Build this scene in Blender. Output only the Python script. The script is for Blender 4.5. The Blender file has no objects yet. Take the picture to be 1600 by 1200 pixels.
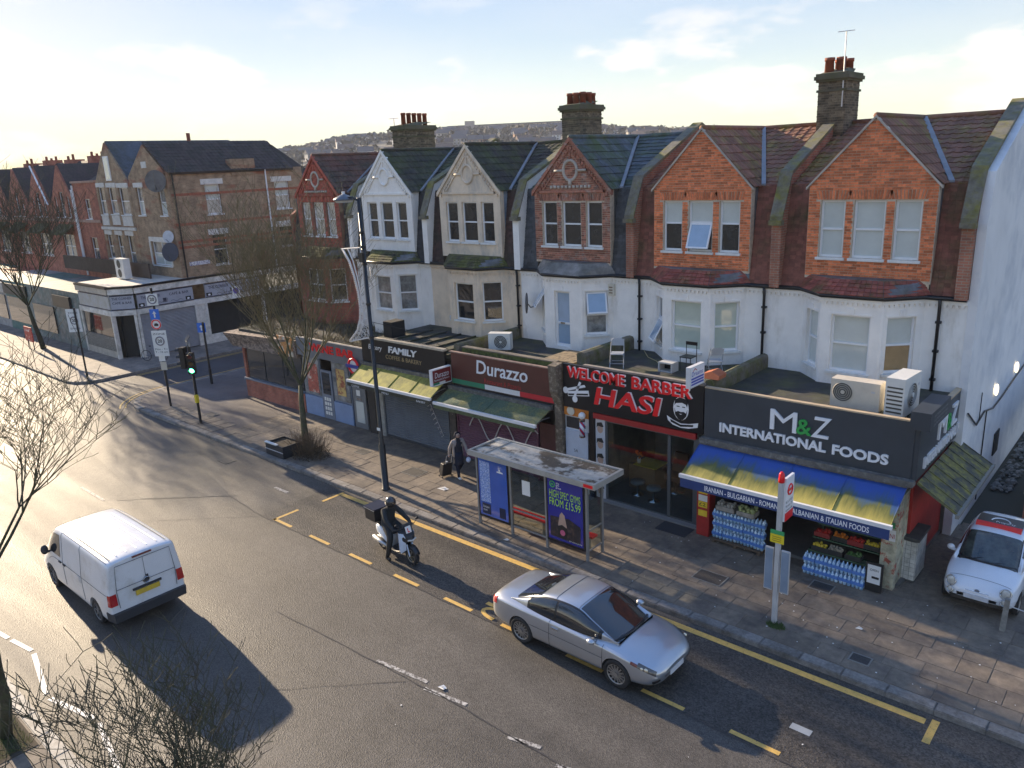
import bpy, bmesh, math, random
from mathutils import Vector, Matrix, noise as mnoise
random.seed(7)
SC = bpy.context.scene
COL = SC.collection
# ---------------------------------------------------------------- camera, sky, sun, exposure
def camera():
    f, pitch, yaw, roll, H = 1219.48, .2745, .7321, -.0456, 10.81
    cy, sy, cp, sp, cr, sr = math.cos(yaw), math.sin(yaw), math.cos(pitch), math.sin(pitch), math.cos(roll), math.sin(roll)
    fw = Vector((-sy*cp, cy*cp, -sp)); rt = Vector((cy, sy, 0)); up = rt.cross(fw)
    r2 = cr*rt+sr*up; u2 = -sr*rt+cr*up
    c = bpy.data.cameras.new('camera'); o = bpy.data.objects.new('camera', c); COL.objects.link(o)
    c.sensor_width = 36; c.lens = f/1600*36; c.clip_start = .1; c.clip_end = 6000
    o.matrix_world = Matrix(((r2.x, u2.x, -fw.x, 0), (r2.y, u2.y, -fw.y, 0), (r2.z, u2.z, -fw.z, H), (0, 0, 0, 1)))
    SC.camera = o
camera()
SUN_EL, SUN_OFF = 17.5, 5.0      # sun stands over the far (-X) end of the street, 5 degrees behind the shop row
SKY_STRENGTH, SUN_STRENGTH, EXPOSURE = .15, 2.0, 2.40
SKY_GAMMA, SKY_SAT = .16, 4.4
def world():
    w = bpy.data.worlds.new('World'); SC.world = w; w.use_nodes = True
    t = w.node_tree; N = t.nodes; L = t.links
    bg = N['Background']
    sky = N.new('ShaderNodeTexSky'); sky.sky_type = 'NISHITA'; sky.sun_disc = False
    sky.sun_elevation = math.radians(SUN_EL); sky.sun_rotation = math.radians(-(90-SUN_OFF))
    sky.air_density = 1.0; sky.dust_density = .15; sky.ozone_density = 2.5; sky.altitude = 50
    tc = N.new('ShaderNodeTexCoord')
    sep = N.new('ShaderNodeSeparateXYZ'); L.new(tc.outputs['Generated'], sep.inputs[0])
    mp = N.new('ShaderNodeMapping'); mp.inputs['Scale'].default_value = (5.2, 5.2, 15); mp.inputs['Location'].default_value = (3.1, 1.2, .35)
    L.new(tc.outputs['Generated'], mp.inputs[0])
    n1 = N.new('ShaderNodeTexNoise'); n1.inputs['Scale'].default_value = 1; n1.inputs['Detail'].default_value = 7; n1.inputs['Roughness'].default_value = .56
    L.new(mp.outputs[0], n1.inputs['Vector'])
    r1 = N.new('ShaderNodeValToRGB'); r1.color_ramp.elements[0].position = .50; r1.color_ramp.elements[1].position = .60
    L.new(n1.outputs[0], r1.inputs[0])
    band = N.new('ShaderNodeValToRGB')       # cumulus stand low over the horizon all round
    e = band.color_ramp.elements; e[0].position = 0; e[0].color = (.9,)*3+(1,); e[1].position = .2; e[1].color = (0, 0, 0, 1)
    x = e.new(.10); x.color = (1, 1, 1, 1)
    L.new(sep.outputs['Z'], band.inputs[0])
    m1 = N.new('ShaderNodeMath'); m1.operation = 'MULTIPLY'; L.new(r1.outputs[0], m1.inputs[0]); L.new(band.outputs[0], m1.inputs[1])
    mp2 = N.new('ShaderNodeMapping'); mp2.inputs['Scale'].default_value = (1.6, 2.6, 9); mp2.inputs['Rotation'].default_value = (.2, .1, .6)
    L.new(tc.outputs['Generated'], mp2.inputs[0])
    n2 = N.new('ShaderNodeTexNoise'); n2.inputs['Scale'].default_value = 1.3; n2.inputs['Detail'].default_value = 5
    L.new(mp2.outputs[0], n2.inputs['Vector'])
    r2 = N.new('ShaderNodeValToRGB'); r2.color_ramp.elements[0].position = .45; r2.color_ramp.elements[1].position = .8
    L.new(n2.outputs[0], r2.inputs[0])
    m2 = N.new('ShaderNodeMath'); m2.operation = 'MULTIPLY'; m2.inputs[1].default_value = .18; L.new(r2.outputs[0], m2.inputs[0])
    mx = N.new('ShaderNodeMath'); mx.operation = 'MAXIMUM'; L.new(m1.outputs[0], mx.inputs[0]); L.new(m2.outputs[0], mx.inputs[1])
    mul = N.new('ShaderNodeMath'); mul.operation = 'MULTIPLY'; mul.inputs[1].default_value = .85; L.new(mx.outputs[0], mul.inputs[0])
    mix = N.new('ShaderNodeMixRGB'); mix.inputs['Color2'].default_value = CLOUD
    gm = N.new('ShaderNodeGamma'); gm.inputs[1].default_value = SKY_GAMMA; L.new(sky.outputs[0], gm.inputs[0])     # soft highlight roll-off round the sun
    hs = N.new('ShaderNodeHueSaturation'); hs.inputs['Hue'].default_value = .53; hs.inputs['Value'].default_value = 1.06; hs.inputs['Saturation'].default_value = SKY_SAT; L.new(gm.outputs[0], hs.inputs['Color'])
    L.new(mul.outputs[0], mix.inputs['Fac']); L.new(hs.outputs[0], mix.inputs['Color1'])
    L.new(mix.outputs[0], bg.inputs['Color']); bg.inputs['Strength'].default_value = SKY_STRENGTH
CLOUD = (1.62, 1.58, 1.64, 1)
world()
def sun():
    l = bpy.data.lights.new('sun', 'SUN'); l.energy = SUN_STRENGTH; l.angle = math.radians(.6); l.color = (1, .87, .70)
    o = bpy.data.objects.new('sun', l); COL.objects.link(o)
    el, a = math.radians(SUN_EL), math.radians(SUN_OFF)
    d = Vector((math.cos(el)*math.cos(a), -math.cos(el)*math.sin(a), -math.sin(el)))
    o.rotation_euler = d.to_track_quat('-Z', 'Y').to_euler(); o.location = (-60, 10, 40)
sun()
vs = SC.view_settings; vs.view_transform = 'Standard'; vs.look = 'None'; vs.exposure = EXPOSURE; vs.gamma = 1; vs.use_curve_mapping = False
vs.use_white_balance = True; vs.white_balance_temperature = 7600; vs.white_balance_tint = 10      # camera balanced for the shade
SC.render.engine = 'CYCLES'; SC.cycles.use_denoising = True; SC.cycles.max_bounces = 6; SC.cycles.transparent_max_bounces = 12
SC.cycles.sample_clamp_indirect = 8
# ---------------------------------------------------------------- mesh helpers
class MB:
    def __init__(s): s.v = []; s.f = []
    def add(s, vs, fs):
        n = len(s.v); s.v += [tuple(p) for p in vs]; s.f += [tuple(i+n for i in f) for f in fs]; return s
    def hexa(s, p):   # p: 4 bottom (ccw from above) + 4 top
        return s.add(p, [(3, 2, 1, 0), (4, 5, 6, 7), (0, 1, 5, 4), (1, 2, 6, 5), (2, 3, 7, 6), (3, 0, 4, 7)])
    def box(s, x0, x1, y0, y1, z0, z1):
        return s.hexa([(x0, y0, z0), (x1, y0, z0), (x1, y1, z0), (x0, y1, z0), (x0, y0, z1), (x1, y0, z1), (x1, y1, z1), (x0, y1, z1)])
    def quad(s, *p): return s.add(p, [tuple(range(len(p)))])
    def prism(s, poly, vec):
        n = len(poly); vec = Vector(vec); a = [Vector(p) for p in poly]; b = [p+vec for p in a]
        return s.add(a+b, [tuple(range(n-1, -1, -1)), tuple(range(n, 2*n))]+[(i, (i+1) % n, (i+1) % n+n, i+n) for i in range(n)])
    def tube(s, pts, rs, n=8, cap=True):
        pts = [Vector(p) for p in pts]
        if not hasattr(rs, '__len__'): rs = [rs]*len(pts)
        base = len(s.v); prev = None
        for i, p in enumerate(pts):
            t = (pts[min(i+1, len(pts)-1)]-pts[max(i-1, 0)]).normalized()
            if prev is None:
                a = Vector((0, 0, 1)) if abs(t.z) < .9 else Vector((1, 0, 0)); u = t.cross(a).normalized()
            else: u = (prev-t*prev.dot(t)).normalized()
            prev = u; w = t.cross(u)
            for k in range(n):
                an = 2*math.pi*k/n; q = p+(u*math.cos(an)+w*math.sin(an))*rs[i]; s.v.append(tuple(q))
        for i in range(len(pts)-1):
            for k in range(n):
                a = base+i*n+k; b = base+i*n+(k+1) % n; s.f.append((a, b, b+n, a+n))
        if cap:
            s.f.append(tuple(base+k for k in range(n-1, -1, -1))); e = base+(len(pts)-1)*n; s.f.append(tuple(e+k for k in range(n)))
        return s
    def cyl(s, p0, p1, r0, r1=None, n=12): return s.tube([p0, p1], [r0, r0 if r1 is None else r1], n)
    def ball(s, c, r, nu=10, nv=7, sc=(1, 1, 1)):
        b = len(s.v); c = Vector(c)
        for j in range(nv+1):
            th = math.pi*j/nv
            for i in range(nu):
                ph = 2*math.pi*i/nu
                s.v.append((c.x+r*sc[0]*math.sin(th)*math.cos(ph), c.y+r*sc[1]*math.sin(th)*math.sin(ph), c.z+r*sc[2]*math.cos(th)))
        for j in range(nv):
            for i in range(nu):
                a = b+j*nu+i; d = b+j*nu+(i+1) % nu; s.f.append((a, a+nu, d+nu, d))
        return s
    def ring(s, c, u, v, R, r, n=24, m=6, a0=0, a1=2*math.pi, sy=1):
        c, u, v = Vector(c), Vector(u), Vector(v)
        pts = [c+u*R*math.cos(a0+(a1-a0)*k/n)+v*R*sy*math.sin(a0+(a1-a0)*k/n) for k in range(n+1)]
        return s.tube(pts, r, m)
    def disc(s, c, u, v, r, n=20, t=0, sy=1):
        c, u, v = Vector(c), Vector(u).normalized(), Vector(v).normalized()
        poly = [c+u*r*math.cos(2*math.pi*k/n)+v*r*sy*math.sin(2*math.pi*k/n) for k in range(n)]
        return s.prism(poly, u.cross(v)*t) if t else s.quad(*poly)
ORG = {}
def part(m, name, mat, parent=None, smooth=False, label=None, kind=None, cat=None, group=None, org=None):
    if parent is not None: o0 = ORG[parent]
    elif org is not None: o0 = Vector(org)
    else:
        xs, ys, zs = zip(*m.v); o0 = Vector(((min(xs)+max(xs))/2, (min(ys)+max(ys))/2, min(zs)))
    me = bpy.data.meshes.new(name)
    me.from_pydata([(p[0]-o0.x, p[1]-o0.y, p[2]-o0.z) for p in m.v], [], m.f)
    bm = bmesh.new(); bm.from_mesh(me); bmesh.ops.recalc_face_normals(bm, faces=bm.faces); bm.to_mesh(me); bm.free()
    if smooth: me.polygons.foreach_set('use_smooth', [True]*len(me.polygons))
    me.materials.append(mat)
    o = bpy.data.objects.new(name, me); COL.objects.link(o)
    if parent is not None: o.parent = parent
    else: o.location = o0
    ORG[o] = o0
    if label: o['label'] = label
    if kind: o['kind'] = kind
    if cat: o['category'] = cat
    if group: o['group'] = group
    return o
def thing(name, label, cat, loc=(0, 0, 0), group=None):
    o = bpy.data.objects.new(name, None); COL.objects.link(o); o.location = loc; o.empty_display_size = .3
    o['label'] = label; o['category'] = cat
    if group: o['group'] = group
    ORG[o] = Vector(loc); return o
def struct(m, name, mat, smooth=False): return part(m, name, mat, None, smooth, kind='structure', org=(0, 0, 0))
def piece(mesh, name, loc, parent, rot=None):
    o = bpy.data.objects.new(name, mesh); COL.objects.link(o); o.parent = parent; o.location = Vector(loc)-ORG[parent]
    if rot: o.rotation_euler = rot
    ORG[o] = ORG[parent]; return o
def mesh_of(m, name, mat, smooth=False):
    me = bpy.data.meshes.new(name); me.from_pydata(m.v, [], m.f)
    bm = bmesh.new(); bm.from_mesh(me); bmesh.ops.recalc_face_normals(bm, faces=bm.faces); bm.to_mesh(me); bm.free()
    if smooth: me.polygons.foreach_set('use_smooth', [True]*len(me.polygons))
    me.materials.append(mat); return me
def clone(root, loc=None, rz=None, label=None):
    r = root.copy(); COL.objects.link(r)
    if loc is not None: r.location = loc
    if rz is not None: r.rotation_euler = (0, 0, rz)
    if label: r['label'] = label
    ORG[r] = Vector(r.location)
    def kids(a, b):
        for c in list(a.children):
            d = c.copy(); COL.objects.link(d); d.parent = b; kids(c, d)
    kids(root, r); return r
# ---------------------------------------------------------------- materials
MATS = {}
def srgb(h):
    c = [int(h[i:i+2], 16)/255 for i in (0, 2, 4)]
    return tuple(x/12.92 if x <= .04045 else ((x+.055)/1.055)**2.4 for x in c)
def M(name, c, rough=.8, var=.2, scale=3, c2=None, f2=.5, w2=.12, s2=1.5, bump=0, bscale=60, metal=0, rand=0, coat=0, spec=.5, streak=0, emit=0, stretch=(1, 1, 1)):
    """one weathered surface: base colour with noise, optional second colour in blotches (stains), per-piece variation, fine bump"""
    if name in MATS: return MATS[name]
    mt = bpy.data.materials.new(name); mt.use_nodes = True; t = mt.node_tree; N = t.nodes; L = t.links
    p = N['Principled BSDF']; p.inputs['Roughness'].default_value = rough; p.inputs['Metallic'].default_value = metal
    p.inputs['Specular IOR Level'].default_value = spec
    if coat: p.inputs['Coat Weight'].default_value = coat; p.inputs['Coat Roughness'].default_value = .04
    g = N.new('ShaderNodeNewGeometry')
    mp = N.new('ShaderNodeMapping'); mp.inputs['Scale'].default_value = stretch; L.new(g.outputs['Position'], mp.inputs[0])
    n = N.new('ShaderNodeTexNoise'); n.inputs['Scale'].default_value = scale; n.inputs['Detail'].default_value = 5; n.inputs['Roughness'].default_value = .65
    L.new(mp.outputs[0], n.inputs['Vector'])
    r = N.new('ShaderNodeMapRange'); r.inputs[1].default_value = .3; r.inputs[2].default_value = .7; r.inputs[3].default_value = 1-var; r.inputs[4].default_value = 1+var
    L.new(n.outputs[0], r.inputs[0])
    fac = r.outputs[0]
    if rand:
        oi = N.new('ShaderNodeObjectInfo'); ad = N.new('ShaderNodeMath'); ad.operation = 'ADD'
        L.new(oi.outputs['Random'], ad.inputs[0]); L.new(g.outputs['Random Per Island'], ad.inputs[1])
        fr = N.new('ShaderNodeMath'); fr.operation = 'FRACT'; L.new(ad.outputs[0], fr.inputs[0])
        rr = N.new('ShaderNodeMapRange'); rr.inputs[3].default_value = 1-rand; rr.inputs[4].default_value = 1+rand; L.new(fr.outputs[0], rr.inputs[0])
        mm = N.new('ShaderNodeMath'); mm.operation = 'MULTIPLY'; L.new(fac, mm.inputs[0]); L.new(rr.outputs[0], mm.inputs[1]); fac = mm.outputs[0]
    col = N.new('ShaderNodeRGB'); col.outputs[0].default_value = (*c, 1); cur = col.outputs[0]
    if c2 is not None:
        n2 = N.new('ShaderNodeTexNoise'); n2.inputs['Scale'].default_value = s2; n2.inputs['Detail'].default_value = 6; n2.inputs['Roughness'].default_value = .7
        if streak:
            mp2 = N.new('ShaderNodeMapping'); mp2.inputs['Scale'].default_value = (1, 1, streak); L.new(g.outputs['Position'], mp2.inputs[0]); L.new(mp2.outputs[0], n2.inputs['Vector'])
        else: L.new(g.outputs['Position'], n2.inputs['Vector'])
        r2 = N.new('ShaderNodeMapRange'); r2.inputs[1].default_value = f2-w2; r2.inputs[2].default_value = f2+w2; L.new(n2.outputs[0], r2.inputs[0])
        mx = N.new('ShaderNodeMixRGB'); mx.inputs['Color2'].default_value = (*c2, 1); L.new(r2.outputs[0], mx.inputs['Fac']); L.new(cur, mx.inputs['Color1']); cur = mx.outputs[0]
    sc = N.new('ShaderNodeVectorMath'); sc.operation = 'SCALE'; L.new(cur, sc.inputs[0]); L.new(fac, sc.inputs['Scale'])
    L.new(sc.outputs[0], p.inputs['Base Color'])
    if bump:
        nb = N.new('ShaderNodeTexNoise'); nb.inputs['Scale'].default_value = bscale; nb.inputs['Detail'].default_value = 3; L.new(g.outputs['Position'], nb.inputs['Vector'])
        b = N.new('ShaderNodeBump'); b.inputs['Strength'].default_value = bump; b.inputs['Distance'].default_value = .02; L.new(nb.outputs[0], b.inputs['Height']); L.new(b.outputs[0], p.inputs['Normal'])
    if emit:
        p.inputs['Emission Color'].default_value = (*c, 1); p.inputs['Emission Strength'].default_value = emit
    MATS[name] = mt; return mt
def brickmat(name, c1, c2, mortar, bw=.225, bh=.075, var=.3, blot=None):
    if name in MATS: return MATS[name]
    mt = bpy.data.materials.new(name); mt.use_nodes = True; t = mt.node_tree; N = t.nodes; L = t.links; p = N['Principled BSDF']; p.inputs['Roughness'].default_value = .9
    g = N.new('ShaderNodeNewGeometry'); s = N.new('ShaderNodeSeparateXYZ'); L.new(g.outputs['Position'], s.inputs[0])
    a = N.new('ShaderNodeMath'); a.operation = 'ADD'; L.new(s.outputs[0], a.inputs[0]); L.new(s.outputs[1], a.inputs[1])
    c = N.new('ShaderNodeCombineXYZ'); L.new(a.outputs[0], c.inputs[0]); L.new(s.outputs[2], c.inputs[1])
    b = N.new('ShaderNodeTexBrick'); L.new(c.outputs[0], b.inputs['Vector']); b.inputs['Color1'].default_value = (*c1, 1); b.inputs['Color2'].default_value = (*c2, 1); b.inputs['Mortar'].default_value = (*mortar, 1)
    b.inputs['Scale'].default_value = 1; b.inputs['Brick Width'].default_value = bw; b.inputs['Row Height'].default_value = bh; b.inputs['Mortar Size'].default_value = .009; b.inputs['Mortar Smooth'].default_value = .3
    n = N.new('ShaderNodeTexNoise'); n.inputs['Scale'].default_value = 2.2; n.inputs['Detail'].default_value = 6; L.new(g.outputs['Position'], n.inputs['Vector'])
    r = N.new('ShaderNodeMapRange'); r.inputs[1].default_value = .3; r.inputs[2].default_value = .7; r.inputs[3].default_value = 1-var; r.inputs[4].default_value = 1+var; L.new(n.outputs[0], r.inputs[0])
    cur = b.outputs[0]
    if blot:
        n2 = N.new('ShaderNodeTexNoise'); n2.inputs['Scale'].default_value = .9; n2.inputs['Detail'].default_value = 6; mp = N.new('ShaderNodeMapping'); mp.inputs['Scale'].default_value = (.5, .5, 1.8); L.new(g.outputs['Position'], mp.inputs[0]); L.new(mp.outputs[0], n2.inputs['Vector'])
        r2 = N.new('ShaderNodeMapRange'); r2.inputs[1].default_value = .55; r2.inputs[2].default_value = .68; L.new(n2.outputs[0], r2.inputs[0])
        mx = N.new('ShaderNodeMixRGB'); mx.inputs['Color2'].default_value = (*blot, 1); L.new(r2.outputs[0], mx.inputs['Fac']); L.new(cur, mx.inputs['Color1']); cur = mx.outputs[0]
    sc = N.new('ShaderNodeVectorMath'); sc.operation = 'SCALE'; L.new(cur, sc.inputs[0]); L.new(r.outputs[0], sc.inputs['Scale']); L.new(sc.outputs[0], p.inputs['Base Color'])
    bp = N.new('ShaderNodeBump'); bp.inputs['Strength'].default_value = .5; bp.inputs['Distance'].default_value = .008; iv = N.new('ShaderNodeMath'); iv.operation = 'SUBTRACT'; iv.inputs[0].default_value = 1; L.new(b.outputs['Fac'], iv.inputs[1]); L.new(iv.outputs[0], bp.inputs['Height']); L.new(bp.outputs[0], p.inputs['Normal'])
    MATS[name] = mt; return mt
def glassmat(name, tint=(.9, .95, .95), refl=.25):
    if name in MATS: return MATS[name]
    mt = bpy.data.materials.new(name); mt.use_nodes = True; t = mt.node_tree; N = t.nodes; L = t.links; N.remove(N['Principled BSDF'])
    tr = N.new('ShaderNodeBsdfTransparent'); tr.inputs[0].default_value = (*tint, 1); gl = N.new('ShaderNodeBsdfGlossy'); gl.inputs['Roughness'].default_value = .02
    fr = N.new('ShaderNodeLayerWeight'); fr.inputs[0].default_value = .5; mx = N.new('ShaderNodeMixShader')
    pw = N.new('ShaderNodeMath'); pw.operation = 'POWER'; pw.inputs[1].default_value = 4; L.new(fr.outputs['Facing'], pw.inputs[0])
    ad = N.new('ShaderNodeMath'); ad.operation = 'MULTIPLY_ADD'; ad.inputs[1].default_value = .7; ad.inputs[2].default_value = refl*.15; L.new(pw.outputs[0], ad.inputs[0])
    L.new(ad.outputs[0], mx.inputs[0]); L.new(tr.outputs[0], mx.inputs[1]); L.new(gl.outputs[0], mx.inputs[2]); L.new(mx.outputs[0], N['Material Output'].inputs[0])
    MATS[name] = mt; return mt
white = lambda: M('white_upvc', (.78, .79, .80), .35, .05)
# ---------------------------------------------------------------- text
_fc = {}
def text(parent, s, O, u, v, w, h, depth, mat, name='lettering', shear=0, bold=0, label=None):
    """one line of lettering: lower-left corner O, along u, up v, fitted into w by h, standing depth proud"""
    key = (s, shear, bold)
    if key not in _fc:
        cu = bpy.data.curves.new('t', 'FONT'); cu.body = s; cu.shear = shear; cu.offset = bold; cu.resolution_u = 3; cu.fill_mode = 'FRONT'
        o = bpy.data.objects.new('t', cu); COL.objects.link(o)
        bpy.context.view_layer.update(); dg = bpy.context.evaluated_depsgraph_get()
        me = bpy.data.meshes.new_from_object(o.evaluated_get(dg)); V = [tuple(x.co) for x in me.vertices]; F = [tuple(p.vertices) for p in me.polygons]
        bpy.data.objects.remove(o); bpy.data.curves.remove(cu); bpy.data.meshes.remove(me)
        x0 = min(p[0] for p in V); x1 = max(p[0] for p in V); y0 = min(p[1] for p in V); y1 = max(p[1] for p in V)
        _fc[key] = ([((p[0]-x0)/(x1-x0), (p[1]-y0)/(y1-y0)) for p in V], F)
    V, F = _fc[key]; O, u, v = Vector(O), Vector(u).normalized(), Vector(v).normalized(); n = u.cross(v)
    m = MB(); A = [O+u*p[0]*w+v*p[1]*h+n*depth for p in V]
    if depth > .008:
        bm = bmesh.new(); vs_ = [bm.verts.new(p) for p in A]
        for f in F:
            try: bm.faces.new([vs_[i] for i in f])
            except ValueError: pass
        bmesh.ops.remove_doubles(bm, verts=bm.verts, dist=1e-5)
        r = bmesh.ops.extrude_face_region(bm, geom=list(bm.faces))
        for x in r['geom']:
            if isinstance(x, bmesh.types.BMVert): x.co -= n*(depth-.002)
        bm.verts.index_update(); m.add([tuple(x.co) for x in bm.verts], [tuple(q.index for q in f.verts) for f in bm.faces]); bm.free()
    else: m.add(A, F)
    return part(m, name, mat, parent, label=label)
# ---------------------------------------------------------------- wall and window helpers
class Face:
    """a vertical wall face from p0 to p1 (plan), outward = right-hand side of the run"""
    def __init__(s, p0, p1):
        s.p = Vector((*p0, 0)); d = Vector((*p1, 0))-s.p; s.L = d.length; s.d = d.normalized(); s.o = Vector((s.d.y, -s.d.x, 0))
    def at(s, a, dep, z): q = s.p+s.d*a-s.o*dep; return (q.x, q.y, z)
    def box(s, m, a0, a1, d0, d1, z0, z1):
        m.hexa([s.at(a0, d0, z0), s.at(a1, d0, z0), s.at(a1, d1, z0), s.at(a0, d1, z0), s.at(a0, d0, z1), s.at(a1, d0, z1), s.at(a1, d1, z1), s.at(a0, d1, z1)])
    def wall(s, m, z0, z1, ops=(), t=.25, a0=0, a1=None):
        a1 = s.L if a1 is None else a1
        xs = sorted({a0, a1, *[o[0] for o in ops], *[o[1] for o in ops]}); zs = sorted({z0, z1, *[o[2] for o in ops], *[o[3] for o in ops]})
        xs = [x for x in xs if a0 <= x <= a1]; zs = [z for z in zs if z0 <= z <= z1]
        for i in range(len(xs)-1):
            run = None
            for j in range(len(zs)-1):
                cx, cz = (xs[i]+xs[i+1])/2, (zs[j]+zs[j+1])/2
                if any(o[0] < cx < o[1] and o[2] < cz < o[3] for o in ops):
                    if run is not None: s.box(m, xs[i], xs[i+1], 0, t, run, zs[j]); run = None
                elif run is None: run = zs[j]
            if run is not None: s.box(m, xs[i], xs[i+1], 0, t, run, zs[-1])
PANES = dict(dark=((.03, .035, .04), .15), blind=((.56, .60, .57), .07), green=((.46, .53, .46), .08), net=((.28, .29, .29), .5), cream=((.55, .50, .42), .3), sky=((.30, .42, .55), .1), tan=((.36, .24, .12), .2))
def pane_mat(k):
    c, v = PANES[k]; return M('pane_'+k, c, .06, v, 2.0, coat=1, c2=tuple(x*.45 for x in c) if k in ('dark', 'net') else None, s2=2.5)
def window(root, F, a0, a1, z0, z1, rec=.1, panes=('dark', 'dark'), split=.5, sill=True, fw=.055, sillmat=None, fmat=None, mull=0, open_=None):
    fm = fmat or white(); m = MB(); d0, d1 = rec, rec+.07
    F.box(m, a0, a0+fw, d0, d1, z0, z1); F.box(m, a1-fw, a1, d0, d1, z0, z1); F.box(m, a0+fw, a1-fw, d0, d1, z0, z0+fw*1.2); F.box(m, a0+fw, a1-fw, d0, d1, z1-fw, z1)
    zs = z0+(z1-z0)*split
    if len(panes) > 1: F.box(m, a0+fw, a1-fw, d0-.012, d1, zs-fw*.5, zs+fw*.5)
    if mull: F.box(m, (a0+a1)/2-fw*.5, (a0+a1)/2+fw*.5, d0-.01, d1, z0, z1)
    w = part(m, 'window', fm, root)
    cells = [(z0+fw*1.2, zs-fw*.5), (zs+fw*.5, z1-fw)] if len(panes) > 1 else [(z0+fw*1.2, z1-fw)]
    for k, (c, (za, zb)) in enumerate(zip(panes, cells)):
        if c == 'none': continue
        for (b0, b1) in ([(a0+fw, (a0+a1)/2-fw*.5), ((a0+a1)/2+fw*.5, a1-fw)] if mull else [(a0+fw, a1-fw)]):
            q = MB(); F.box(q, b0, b1, d0+.035, d0+.05, za, zb); part(q, 'pane', pane_mat(c), w)
    if open_ is not None:       # one light hinged at the top and pushed outwards
        k, ang = open_; za, zb = cells[k]; q = MB(); co, si = math.cos(ang), math.sin(ang); h = zb-za
        def pt(a, t, l): return F.at(a, d0-.02-si*l-co*t, zb-co*l+si*t*0)
        def bar(x0, x1, l0, l1): q.hexa([pt(x0, 0, l1), pt(x1, 0, l1), pt(x1, -.045, l1), pt(x0, -.045, l1), pt(x0, 0, l0), pt(x1, 0, l0), pt(x1, -.045, l0), pt(x0, -.045, l0)])
        b0, b1 = a0+fw*.6, a1-fw*.6
        bar(b0, b0+fw, 0, h); bar(b1-fw, b1, 0, h); bar(b0+fw, b1-fw, 0, fw); bar(b0+fw, b1-fw, h-fw, h)
        oc = part(q, 'casement', fm, w)
        q = MB(); q.hexa([pt(b0+fw, -.015, h-fw), pt(b1-fw, -.015, h-fw), pt(b1-fw, -.03, h-fw), pt(b0+fw, -.03, h-fw), pt(b0+fw, -.015, fw), pt(b1-fw, -.015, fw), pt(b1-fw, -.03, fw), pt(b0+fw, -.03, fw)])
        part(q, 'pane', pane_mat('sky'), w)
        q = MB(); F.box(q, a0+fw, a1-fw, d0+.3, d0+.32, za, zb); part(q, 'curtain', pane_mat('net'), w)
    if sill:
        q = MB(); F.box(q, a0-.07, a1+.07, -.07, rec+.02, z0-.075, z0-.002); part(q, 'sill', sillmat or M('sill_white', (.72, .72, .70), .6, .12, 5), w)
    return w
# ================================================================ the ground
def asphalt(name, c, agg=.35, rough=.5, sc=42, warm=None, bump=.55):
    if name in MATS: return MATS[name]
    mt = bpy.data.materials.new(name); mt.use_nodes = True; t = mt.node_tree; N = t.nodes; L = t.links; p = N['Principled BSDF']
    g = N.new('ShaderNodeNewGeometry')
    def nz(s, d=3, ro=.6):
        n = N.new('ShaderNodeTexNoise'); n.inputs['Scale'].default_value = s; n.inputs['Detail'].default_value = d; n.inputs['Roughness'].default_value = ro; L.new(g.outputs['Position'], n.inputs['Vector']); return n.outputs[0]
    def mr(x, a, b, lo, hi):
        r = N.new('ShaderNodeMapRange'); r.inputs[1].default_value = a; r.inputs[2].default_value = b; r.inputs[3].default_value = lo; r.inputs[4].default_value = hi; L.new(x, r.inputs[0]); return r.outputs[0]
    def mul(a, b):
        m = N.new('ShaderNodeMath'); m.operation = 'MULTIPLY'; L.new(a, m.inputs[0]); L.new(b, m.inputs[1]); return m.outputs[0]
    vo = N.new('ShaderNodeTexVoronoi'); vo.inputs['Scale'].default_value = sc; L.new(g.outputs['Position'], vo.inputs['Vector'])
    sp = N.new('ShaderNodeSeparateColor'); L.new(vo.outputs['Color'], sp.inputs[0])
    fac = mul(mul(mr(sp.outputs[0], 0, 1, 1-agg, 1+agg*1.6), mr(nz(.35, 5), .3, .7, .8, 1.2)), mr(nz(2.5, 6, .7), .3, .7, .86, 1.14))
    mp = N.new('ShaderNodeMapping'); mp.inputs['Scale'].default_value = (.08, .9, 1); L.new(g.outputs['Position'], mp.inputs[0])
    nt = N.new('ShaderNodeTexNoise'); nt.inputs['Scale'].default_value = 1; nt.inputs['Detail'].default_value = 4; L.new(mp.outputs[0], nt.inputs['Vector'])
    fac = mul(fac, mr(nt.outputs[0], .35, .65, .85, 1.12))
    col = N.new('ShaderNodeVectorMath'); col.operation = 'SCALE'; col.inputs[0].default_value = c; L.new(fac, col.inputs['Scale']); L.new(col.outputs[0], p.inputs['Base Color'])
    L.new(mr(nt.outputs[0], .3, .7, rough-.06, rough+.08), p.inputs['Roughness']); p.inputs['Specular IOR Level'].default_value = .32
    b = N.new('ShaderNodeBump'); b.inputs['Strength'].default_value = bump; b.inputs['Distance'].default_value = .012; L.new(vo.outputs['Distance'], b.inputs['Height']); L.new(b.outputs[0], p.inputs['Normal'])
    MATS[name] = mt; return mt
KY = 14.97          # far kerb line
NY = 3.60           # near kerb line
def poly_sheet(pts, z): return MB().quad(*[(x, y, z) for x, y in pts])
def arc(cx, cy, r, a0, a1, n=8): return [(cx+r*math.cos(math.radians(a0+(a1-a0)*k/n)), cy+r*math.sin(math.radians(a0+(a1-a0)*k/n))) for k in range(n+1)]
A_MAIN = asphalt('road_asphalt', (.080, .072, .064), .30, .58, 46)
A_SIDE = asphalt('side_asphalt', (.062, .060, .064), .18, .55, 60, bump=.35)
A_BUS = asphalt('bus_bay_asphalt', (.060, .053, .046), .45, .5, 30, bump=.7)
A_PAVE = asphalt('pavement_asphalt', (.105, .092, .090), .2, .6, 70, bump=.3)
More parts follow.
